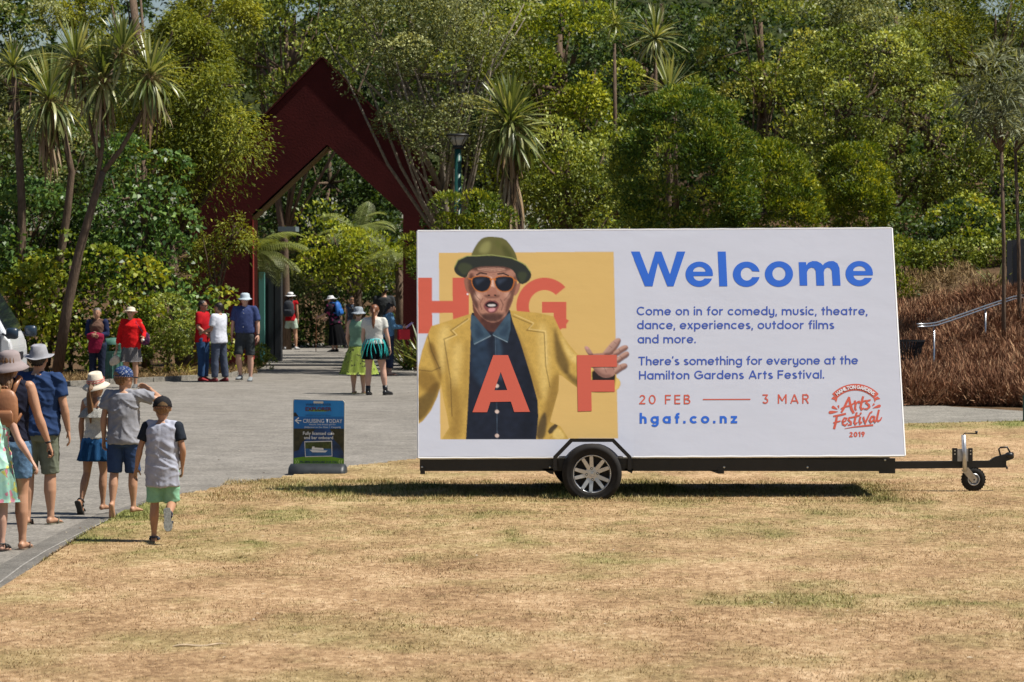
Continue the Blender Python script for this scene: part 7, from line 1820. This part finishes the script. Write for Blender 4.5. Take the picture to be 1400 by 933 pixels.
# thin trunked pair on the right
for (bx0, by0, tx, ty, cr, lb, dd) in ((1372, 480, 1369, 200, [(1352, 150, 34, 34), (1368, 100, 34, 28), (1340, 170, 22, 16), (1378, 180, 26, 30)], 'slender grey trunked young tree on the bank with tufted crown', 58.5), (1394, 500, 1388, 200, [(1398, 130, 30, 50), (1404, 190, 26, 40)], 'second slender trunk at the right edge behind the first', 60)):
    SEED[0] += 1; rng = np.random.default_rng(SEED[0]); gx = P(bx0, 0, dd).x; loc = Vector((gx, dd, float(terrain(gx, dd)))); root = empty('lancewood_tree', loc); tag(root, lb, 'tree')
    ells = [(P(q[0], q[1], dd), (q[2] / F * dd, .6, q[3] / F * dd)) for q in cr]
    V, Fc, t = crown_geo(ells, 'lance', rng, 4.2, .22); V = V - np.array(loc); link('crown', mesh_np('crown', V, Fc, tint=t), LM['lance'], root)
    b = B(); tp = P(tx, ty, dd) - loc; mid = P((bx0 + tx) / 2 + 2, (by0 + ty) / 2, dd) - loc
    b.tube([(0, 0, -.2), mid * .5, mid, tp], [.046, .042, .036, .03], 10)
    for e in ells: b.tube([tp - Vector((0, 0, .1)), (tp + (e[0] - loc)) / 2 + Vector((0, 0, -.05)), e[0] - loc], [.04, .03, .012], 6)
    b.put('trunk', BARK, root, smooth=True)

# --- reddish brown ground cover shrubs on the bank
rng = np.random.default_rng(77); mounds = []
for d in np.arange(53.6, 62.5, .85):
    for px in np.arange(1200, 1470, 16):
        x = P(px + rng.uniform(-8, 8), 0, d).x
        if x < 6.4 or rng.random() < .12: continue
        toe = 53.2 - .6 * max(0, x - 8)
        y = d + rng.uniform(-.3, .3)
        if y < toe + .25: continue
        r_ = rng.uniform(.30, .68); mounds.append((x, y, float(terrain(x, y)) + .02, r_))
for x, y in [(P(px, 0, 52.0).x, 0) for px in range(1235, 1480, 14)]:
    toe = 53.2 - .6 * max(0, x - 8); mounds.append((x, toe + .35, .02, rng.uniform(.32, .5)))
Vs, Fs, Ts = [], [], []; off = 0
for x, y, z, r_ in mounds:
    n = int(1100 * (r_ / .5) ** 1.5); dd = unit(rng.normal(0, 1, (n, 3)) * np.array([1, 1, .7]) + np.array([0, -.25, .55])); dd[:, 2] = np.abs(dd[:, 2])
    pos = np.array([x, y, z]) + dd * (r_ * rng.uniform(.55, 1.1, n))[:, None] * np.array([1, 1, .95])
    V, Fc = leaves(pos, dd, 0, 'twig', rng, 1.0); Vs.append(V); Fs.append(Fc + off); off += len(V); Ts.append(np.clip(rng.normal(.48, .12) + rng.normal(0, .24, n), 0, 1))
o = link('ground_cover', mesh_np('ground_cover', np.concatenate(Vs), np.concatenate(Fs), tint=np.concatenate(Ts)), LM['twig']); tag(o, 'reddish brown wiry shrubs covering the bank on the right', 'ground cover', kind='stuff')
# leaf litter and dry tufts along the bed edge
n = 9000; px = rng.uniform(-20, 350, n); e = np.interp(px, [p[0] for p in bed_edge[:7]], [p[1] for p in bed_edge[:7]]); py = e - rng.random(n) ** 1.3 * 11 - 1
y = F * HC / (py - HY); x = (px - 700) / F * y; pos = np.stack([x, y + .2, .04 + .10 * rng.random(n)], 1); dd = unit(rng.normal(0, 1, (n, 3)) + np.array([0, -.2, .5]))
V, Fc = leaves(pos, dd, 0, 'straw', rng, .7); o = link('leaf_litter', mesh_np('leaf_litter', V, Fc, tint=np.clip(rng.normal(.35, .25, n), 0, 1)), LM['straw']); tag(o, 'dry leaves and tufts along the garden bed edge', 'leaf litter', kind='stuff')

# --- strap leaved plants: each blade is a part
def blade_mesh(L_, W_, bend, fold=.25, n=6):
    V, Fc = [], []
    for i in range(n + 1):
        t = i / n; a = bend * t; x = L_ * (math.sin(a) / bend if abs(bend) > 1e-3 else t); z = -L_ * ((1 - math.cos(a)) / bend if abs(bend) > 1e-3 else 0)
        w_ = W_ * .5 * (.55 + .9 * t) * (1 - t ** 3) if t < 1 else 0.001
        V += [(x, w_, z + w_ * fold), (x, 0, z), (x, -w_, z + w_ * fold)]
    for i in range(n):
        k = i * 3; Fc += [(k, k + 3, k + 4, k + 1), (k + 1, k + 4, k + 5, k + 2)]
    return V, Fc
def blade_bank(nm, L_, W_, bends, m, tints):
    r_ = []
    for bd in bends:
        for tv in tints:
            V, Fc = blade_mesh(L_, W_, bd); me = mesh_np(nm, V, np.array(Fc), tint=np.full(len(V), tv)); me.materials.append(m); r_.append(me)
    return r_
M_BLADE = mat('cabbage_tree_leaf', (1, 1, 1), .34, .5, tint=((.06, .095, .022), (.17, .21, .06), (.42, .42, .20)), transl=.22)
M_DEAD = mat('dead_leaf', (1, 1, 1), .8, .2, tint=((.14, .085, .045), (.30, .20, .11), (.42, .33, .22)))
BL_G = blade_bank('leaf_blade', 1.05, .066, (.2, .7, 1.3), M_BLADE, (.15, .4, .65, .9)); BL_D = blade_bank('dead_leaf', .95, .06, (.2, .7), M_DEAD, (.2, .5, .85))
def put_blade(me, nm, parent, loc, yaw, pitch, roll, sc):
    o = bpy.data.objects.new(nm, me); COL.objects.link(o); o.parent = parent
    o.matrix_local = Matrix.Translation(loc) @ Matrix.Rotation(yaw, 4, 'Z') @ Matrix.Rotation(-pitch, 4, 'Y') @ Matrix.Rotation(roll, 4, 'X') @ Matrix.Diagonal((sc, sc, sc, 1)); return o
def head(parent, c, n, sc, rng, lo=-.6, dead=0, skirt=0.0):
    n = int(n * 1.25)
    for i in range(n):
        f_ = (i + .5) / n; pitch = lo + (1.45 - lo) * f_ ** .8 + rng.normal(0, .1)
        me = BL_G[int(rng.integers(0, 4)) + 4 * (0 if pitch > .9 else (1 if pitch > .2 else 2 if rng.random() < .6 else 1))]
        put_blade(me, 'leaf_blade', parent, Vector(c) + Vector((0, 0, .05 * f_)), i * 2.399 + rng.normal(0, .1), pitch, rng.normal(0, .25), sc * rng.uniform(.8, 1.1))
    for i in range(dead):
        z = -skirt * rng.random(); put_blade(BL_D[int(rng.integers(0, 6))], 'dead_leaf', parent, Vector(c) + Vector((.12 * math.cos(i * 2.399), .12 * math.sin(i * 2.399), z - .05)), i * 2.399, rng.uniform(-1.48, -1.2) + (.25 if z > -.2 else 0), rng.normal(0, .4), sc * rng.uniform(.6, 1.0))
def flowerhead(parent, c, r_, rng):
    n = 500; dd = unit(rng.normal(0, 1, (n, 3))); pos = np.array(c) + dd * (r_ * rng.random(n) ** .5)[:, None] * np.array([1, .8, .7])
    V, Fc = leaves(pos, dd, 0, 'straw', rng, .45); o = link('seed_panicle', mesh_np('seed_panicle', V, Fc, tint=np.clip(rng.normal(.7, .2, n), 0, 1)), LM['straw'], parent); tag(o, kind='stuff')
rng = np.random.default_rng(5)
def cabbage(label, d, stems, heads, r0=.10, base_px=None, dead_bark=False):
    bx0 = base_px or stems[0][0][0][0]; gx = P(bx0, 0, d).x; loc = Vector((gx, d, float(terrain(gx, d)))); root = empty('cabbage_tree', loc); tag(root, label, 'tree')
    b = B()
    for st, r_ in stems: b.tube([P(x, y, d) - loc + (Vector((0, 0, 0))) for x, y in st], [r_ * (1 - .45 * i / (len(st) - 1)) for i in range(len(st))], 10)
    b.put('trunk', BARK, root, smooth=True)
    for (px, py, n, sc, lo, dead, sk, fl_) in heads:
        c = P(px, py, d) - loc; head(root, c, n, sc, rng, lo, dead, sk)
        if fl_: flowerhead(root, c + Vector((.05, -.15, -.02)), fl_, rng)
    return root
cabbage('tall spiky headed tree with leaning forked trunk at left', 64.6, [([(78, 512), (92, 420), (108, 345), (128, 275), (141, 235)], .125), ([(128, 278), (140, 200), (141, 150)], .06), ([(138, 240), (165, 205), (196, 150), (203, 120)], .06), ([(136, 215), (125, 180), (112, 110)], .05)],
        [(141, 112, 115, 1.05, -1.1, 30, .6, .26), (205, 108, 105, 1.0, -1.1, 30, .6, .22), (104, 88, 90, .95, -.9, 16, .4, .24), (168, 74, 80, .9, -.7, 0, 0, .28)])
cabbage('shorter drooping spiky tree behind the leaning one', 66.5, [([(62, 500), (78, 380), (92, 290), (98, 235), (80, 150)], .11), ([(25, 480), (28, 380), (30, 280), (20, 105)], .13)], [(68, 140, 120, 1.12, -1.35, 60, .9, .34), (18, 92, 60, .7, -.6, 0, 0, 0)], dead_bark=True)
cabbage('single spiky tree with shaggy skirted trunk beside the lamp post', 68.8, [([(706, 500), (704, 400), (702, 300), (697, 215)], .19), ([(714, 500), (712, 320), (704, 240)], .12)], [(698, 168, 130, 1.12, -.9, 0, 0, 0), (698, 184, 90, 1.1, -1.35, 130, 1.5, .42)])
cabbage('small spiky head among the yellow green foliage', 76, [([(842, 300), (840, 60)], .07)], [(841, 35, 60, .62, -.5, 0, 0, 0)])
cabbage('dark spiky head in shade near the top centre', 80, [([(897, 300), (896, 70)], .08)], [(896, 55, 80, .95, -.9, 0, 0, 0)], dead_bark=True)
cabbage('spiky palm like head on top of the round bush', 66.5, [([(925, 300), (922, 140)], .07)], [(915, 128, 46, .85, -.2, 0, 0, 0)])
# flax clumps
BL_F = blade_bank('leaf_blade', 1.0, .055, (.3, .8), M_BLADE, (.05, .3, .6)); BL_Y = blade_bank('leaf_blade', .6, .045, (.6, 1.2), mat('yellowing_leaf', (1, 1, 1), .4, .4, tint=((.12, .13, .02), (.30, .26, .05), (.42, .33, .12)), transl=.2), (.2, .5, .9))
def clump(label, px, py, d, bank, n, sc, lo=.4):
    gx = P(px, 0, d).x; root = empty('flax_plant', (gx, d, float(terrain(gx, d)))); tag(root, label, 'plant')
    for i in range(n): put_blade(bank[int(rng.integers(0, len(bank)))], 'leaf_blade', root, Vector((rng.normal(0, .06), rng.normal(0, .06), 0)), i * 2.399, rng.uniform(lo, 1.4), rng.normal(0, .3), sc * rng.uniform(.7, 1.1))
clump('dark flax clump by the right leg of the gateway', 558, 505, 71.5, BL_F, 46, 1.15); clump('flax clump under the billboard end of the gateway', 584, 508, 71, BL_F, 34, 1.2)
clump('yellowing strap leaved plant left of the man in red', 247, 514, 66.0, BL_Y, 40, 1.0, .2); clump('low yellow green strap plant beside the red jumper', 222, 516, 65.6, BL_Y, 30, .8, .1); clump('orange tinged strap plant near the kerb', 262, 516, 66.4, BL_Y, 24, .7, .1)
clump('green flax on the bank beyond the handrail', 1364, 430, 64, BL_F, 26, .8)
# tree ferns
def frond_mesh(L_, n=26, curl=1.3, w_=.34, seed=0):
    V, Fc = [], []; r_ = np.random.default_rng(seed)
    def pt(t): a = curl * t; return np.array([L_ * math.sin(a) / curl * 1.0, 0, L_ * (math.cos(a * 1.15) - 1) / curl * .9 + .25 * L_ * t])
    def quad(a, b_, c, d_): k = len(V); V.extend([a, b_, c, d_]); Fc.append((k, k + 1, k + 2, k + 3))
    for i in range(n):
        t = (i + .6) / n; p = pt(t); q = pt(t + .5 / n); wd = w_ * L_ * math.sin(math.pi * min(1, t * .92 + .12)) ** .8
        for sg in (-1, 1):
            d1 = np.array([.35, sg * .9, -.18]); e = p + d1 * wd * .5 + np.array([0, 0, .02]); f_ = p + d1 * wd + np.array([0, 0, -wd * .28]); h = (q - p) * .95
            quad(p, p + h, e + h * .95, e); quad(e, e + h * .95, f_ + h * .25, f_)
    for i in range(8):
        a, c = pt(i / 8), pt((i + 1) / 8); s_ = np.array([0, .012 * (1.1 - i / 8), 0]); quad(a - s_, c - s_, c + s_, a + s_)
    me = mesh_np('frond', np.array(V), np.array(Fc), tint=np.clip(r_.normal(.55, .18, len(V)), 0, 1)); me.materials.append(M_FERN); return me
M_FERN = mat('fern_frond', (1, 1, 1), .5, .4, tint=((.07, .11, .02), (.19, .23, .06), (.34, .37, .15)), transl=.3)
FR = [frond_mesh(1.0, 26, c, .30, i) for i, c in enumerate((.9, 1.3, 1.7))]
def fern(label, px, py, d, fronds, top_z=None):
    c = P(px, py, d); root = empty('tree_fern', (c.x, c.y, 0)); tag(root, label, 'tree'); cz = Vector((0, 0, c.z))
    b = B(); b.tube([(0, 0, 0), (.03, 0, c.z * .5), (0, 0, c.z)], [.16, .11, .10], 10); b.put('trunk', BARK, root, smooth=True)
    for yaw, pitch, L_ in fronds:
        put_blade(FR[int(rng.integers(0, 3))], 'frond', root, cz + Vector((0, 0, rng.uniform(-.05, .05))), R(yaw), R(pitch), rng.normal(0, .15), L_)
fern('tree fern spreading pale fronds inside the left of the gateway', 347, 345, 75.9, [(0, 40, 1.6), (-20, 15, 1.7), (20, 25, 1.5), (-45, 0, 1.6), (-60, 30, 1.4), (-10, -10, 1.5), (30, 55, 1.3), (180, 20, 1.4), (220, 10, 1.5), (-90, 10, 1.4), (-75, -20, 1.2), (-30, -25, 1.4), (5, 5, 1.5)])
fern('tree fern with tall curling fronds inside the right of the gateway', 488, 322, 83, [(175, 58, 1.6), (150, 40, 1.4), (60, 72, 1.3), (20, 68, 1.3), (-10, 28, 1.3), (-30, 12, 1.3), (0, 5, 1.3), (190, 15, 1.3), (-70, 35, 1.3), (-60, 20, 1.4), (200, 25, 1.4), (-100, 15, 1.4), (-20, 45, 1.5), (230, 0, 1.3), (-45, -10, 1.3)])
fern('small tree fern low beside the right gateway leg', 545, 352, 80, [(180, 20, 1.2), (200, 5, 1.2), (-90, 20, 1.1), (150, 40, 1.2), (-60, 0, 1.0), (230, -10, 1.0), (-130, 25, 1.1), (60, 40, 1.0)])
